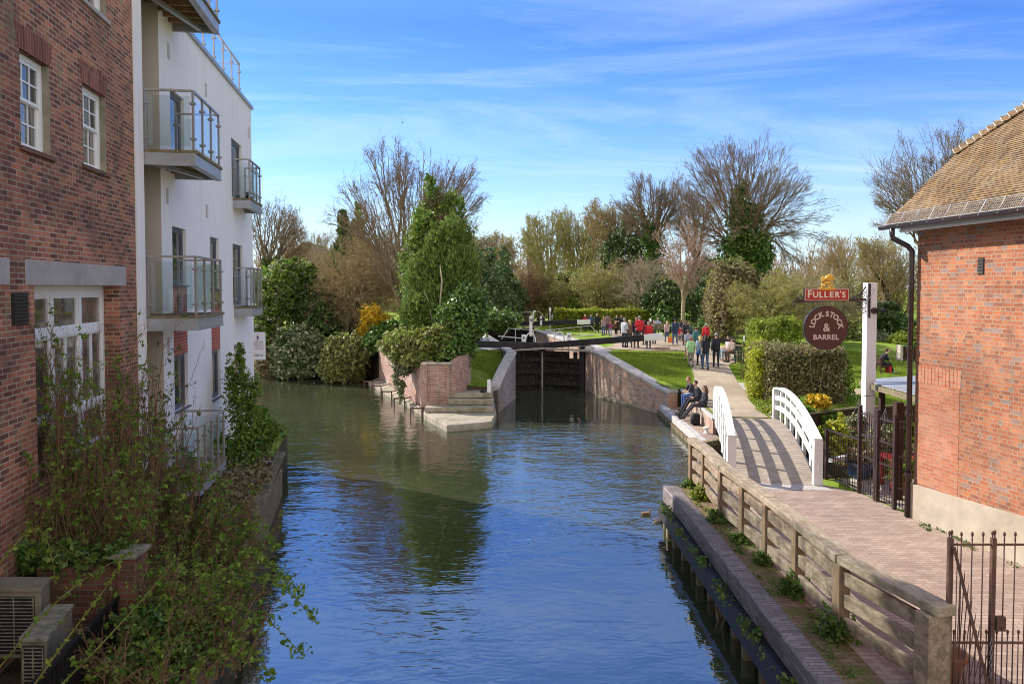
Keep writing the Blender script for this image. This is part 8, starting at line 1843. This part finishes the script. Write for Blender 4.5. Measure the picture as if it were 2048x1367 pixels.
# ------------------------------------------------------------------ small things
p = atg(1476, 726); bn = empty('litter_bin', p, 'dark green litter bin on a post at the edge of the path', 'litter bin')
m = MB(); m.prism([(p.x-.19, p.y-.16), (p.x+.19, p.y-.16), (p.x+.19, p.y+.16), (p.x-.19, p.y+.16)], p.z+.18, p.z+.86); m.build('bin_body', cloth((.012, .07, .045), .5), bn, bevel=.03)
m = MB(); m.box((p.x, p.y, p.z+.89), (.44, .38, .06)); m.build('lid', M['iron'], bn, bevel=.02)
m = MB(); m.box((p.x, p.y-.165, p.z+.70), (.26, .01, .10)); m.build('slot', M['dark'], bn)
m = MB(); m.box((p.x+.14, p.y, p.z+.1), (.05, .05, .25)); m.box((p.x-.14, p.y, p.z+.1), (.05, .05, .25)); m.build('stand', M['iron'], bn)
p = atg(1487, 733); pn = empty('path_sign', p, 'thin black post with a small white plate beside the litter bin', 'sign')
m = MB(); m.box((p.x, p.y, p.z+.78), (.05, .05, 1.6)); m.build('post', M['iron'], pn)
m = MB(); m.box((p.x, p.y-.03, p.z+1.48), (.09, .012, .30)); m.build('plate', M['white_clean'], pn)
p = atg(1487.5, 736); 
m = MB(); m.tube([(p.x-.1, p.y-.6, p.z), (p.x-.1, p.y-.6, p.z+1.0)], .025, 6); tag(m.build('thin_stake', M['iron']), 'thin dark stake standing in the grass in front of the litter bin', 'stake')
p = atg(1324, 700); m = MB(); m.prism([(p.x-.45, p.y-.1), (p.x+.45, p.y-.1), (p.x+.45, p.y+.1), (p.x-.45, p.y+.1)], p.z-.05, p.z+.17)
tag(m.build('brick_kerb', M['brick_island'], bevel=.01), 'short low brick kerb on the path below the white end of the gate beam', 'kerb')
p = atg(1093, 640); p = Vector((yx(1100, 61), 61, 1.38)); ps = empty('marker_post', p, 'slim grey marker post at the left end of the yellow hedge', 'post'); m = MB(); m.box((p.x, p.y, p.z+.95), (.1, .1, 1.9)); m.build('post_body', M['fascia'], ps); m = MB(); m.box((p.x, p.y-.06, p.z+1.72), (.18, .02, .3)); m.build('plate', M['white_clean'], ps)
# picnic bin on the right lawn
p = atg(1812, 722); pb_ = empty('slatted_bin', p, 'dark slatted litter bin with a pale end beside the pub downpipe', 'litter bin')
m = MB()
for k in range(8): m.box((p.x-.3+.1*k, p.y-.26, p.z+.5), (.07, .04, .8))
m.build('slats', M['dark_wood'], pb_); m = MB(); m.box((p.x+.05, p.y, p.z+.52), (.78, .46, .76)); m.build('liner', M['dark'], pb_); m = MB(); m.box((p.x-.42, p.y-.05, p.z+.5), (.16, .5, .9)); m.build('end_post', M['concrete'], pb_)
# pub garden furniture
p = atg(1795, 955); p = Vector((9.75, 18.0, 0)); tb = empty('garden_table', p, 'red painted garden table under the shelter behind the gates', 'table')
redp = cloth((.22, .018, .02), .5)
m = MB()
for k in range(5): m.box((p.x, p.y-.32+.16*k, .76), (1.3, .14, .04))
m.build('table_top', redp, tb)
for x in (-.55, .55):
    for y in (-.28, .28): m = MB(); m.box((p.x+x, p.y+y, .37), (.09, .09, .74)); m.build('leg', redp, tb)
m = MB(); m.box((p.x, p.y-.36, .66), (1.15, .03, .12)); m.build('apron', redp, tb)
p = Vector((8.95, 18.9, 0)); tr = empty('garden_trough', p, 'dark blue glazed planter behind the short railing', 'planter')
m = MB(); m.lathe(p, [(.2, .02), (.27, .1), (.31, .34), (.33, .42), (.29, .42), (.27, .3)], 18); m.build('pot', dull('blue_glaze', (.02, .06, .16), .2, .2, 4, bump=.05), tr, smooth=True)
bush('potted_plant', 'dry plant in the blue planter behind the short railing', [(p.x, p.y, .62, .26, .26, .26)], 500, .06, 'leaf_brown', 501, 'plant', clump=.3, inner=.1, stems=('twig', 20, .006))
m = MB(); a, b = atY(1661, 920, 18.6), atY(1730, 905, 19.6); m.bar(a, b, .10, .10); tag(m.build('white_beam', M['white']), 'white painted timber bar behind the short railing', 'beam')
p = Vector((9.25, 17.45, 0)); m = MB(); m.lathe(p, [(.16, .01), (.22, .3), (.24, .36), (.2, .36)], 16); tub = tag(m.build('terracotta_pot', M['terracotta'], smooth=True), 'terracotta pot with a shrub behind the left gate leaf', 'pot')
bush('potted_plant', 'small green shrub in the terracotta pot behind the gates', [(p.x, p.y, .6, .3, .3, .3)], 900, .06, 'leaf_spring', 502, 'plant', clump=.25, inner=.2, stems=('twig', 20, .006))
# ducks
def duck(label, u, v, rz, body, headc, drake):
    p = at(u, v, WZ); e = empty('duck', (p.x, p.y, WZ), label, 'duck', 'ducks on the canal'); R = Matrix.Rotation(rz, 3, 'Z'); T = lambda x, y, z: Vector((p.x, p.y, WZ))+R@Vector((x, y, z))*.62
    mb = MB()
    for a, b, r0, r1 in (((-.16, 0, .05), (.10, 0, .055), .075, .085), ((-.16, 0, .06), (-.27, 0, .10), .055, .015), ((.10, 0, .07), (.16, 0, .17), .055, .034), ((.16, 0, .19), (.185, 0, .21), .042, .038), ((.20, 0, .20), (.26, 0, .19), .016, .014)): capsule(mb, T(*a), T(*b), r0*.62, r1*.62, 10)
    me = bpy.data.meshes.new('tmp'); me.from_pydata(mb.v, [], mb.f); o = bpy.data.objects.new('tmp', me); COL.objects.link(o); md = o.modifiers.new('r', 'REMESH'); md.mode = 'VOXEL'; md.voxel_size = .006
    sm_ = o.modifiers.new('s', 'SMOOTH'); sm_.iterations = 3
    ev = bpy.data.meshes.new_from_object(o.evaluated_get(bpy.context.evaluated_depsgraph_get())); bpy.data.objects.remove(o); bpy.data.meshes.remove(me)
    Ri = R.inverted()
    mi = []
    for f in ev.polygons:
        c = Ri@(Vector(f.center)-Vector((p.x, p.y, WZ)))/.62
        if c.x > .215: k = 2
        elif c.z > .145 and c.x > .1: k = 1
        elif drake and c.x > .07: k = 3
        elif c.z > .09 and drake and abs(c.y) < .05: k = 3
        else: k = 0
        mi.append(k)
    for m_ in (body, headc, cloth((.45, .30, .06), .5), cloth((.07, .04, .03) if drake else (.16, .10, .06))): ev.materials.append(m_)
    ev.polygons.foreach_set('material_index', mi); ev.polygons.foreach_set('use_smooth', [True]*len(mi)); ev.name = 'body'
    b = bpy.data.objects.new('body', ev); COL.objects.link(b); local_to(b, e)
    for s in (-1, 1):
        m = MB(); m.ell(T(-.05, s*.075, .085), (.093, .014, .028), 12, 6, rot=R); m.build('wing', cloth((.16, .105, .07)) if not drake else cloth((.33, .31, .29)), e, smooth=True)
duck('brown female duck swimming out from the wharf corner', 1293, 1029, .1, cloth((.25, .165, .095)), cloth((.17, .12, .075)), False)
duck('drake with a dark head swimming close under the wharf corner', 1317, 1043, .35, cloth((.45, .43, .40)), cloth((.012, .03, .025), .35), True)
# bird in the sky
p = atY(805, 246, 60); q = .3; m = MB(); m.ell(p, (.22*q, .1*q, .08*q), 10, 6)
for sg_ in (-1, 1): m.hexa([p+Vector((-.05, 0, .0))*q, p+Vector((.12, 0, .0))*q, p+Vector((.02, .3*sg_, .19))*q, p+Vector((-.1, .55*sg_, .27))*q], [p+Vector((-.05, 0, .03))*q, p+Vector((.12, 0, .03))*q, p+Vector((.02, .3*sg_, .22))*q, p+Vector((-.1, .55*sg_, .3))*q])
tag(m.build('bird', M['dark'], smooth=True), 'lone dark bird flying high over the bare tree', 'bird')
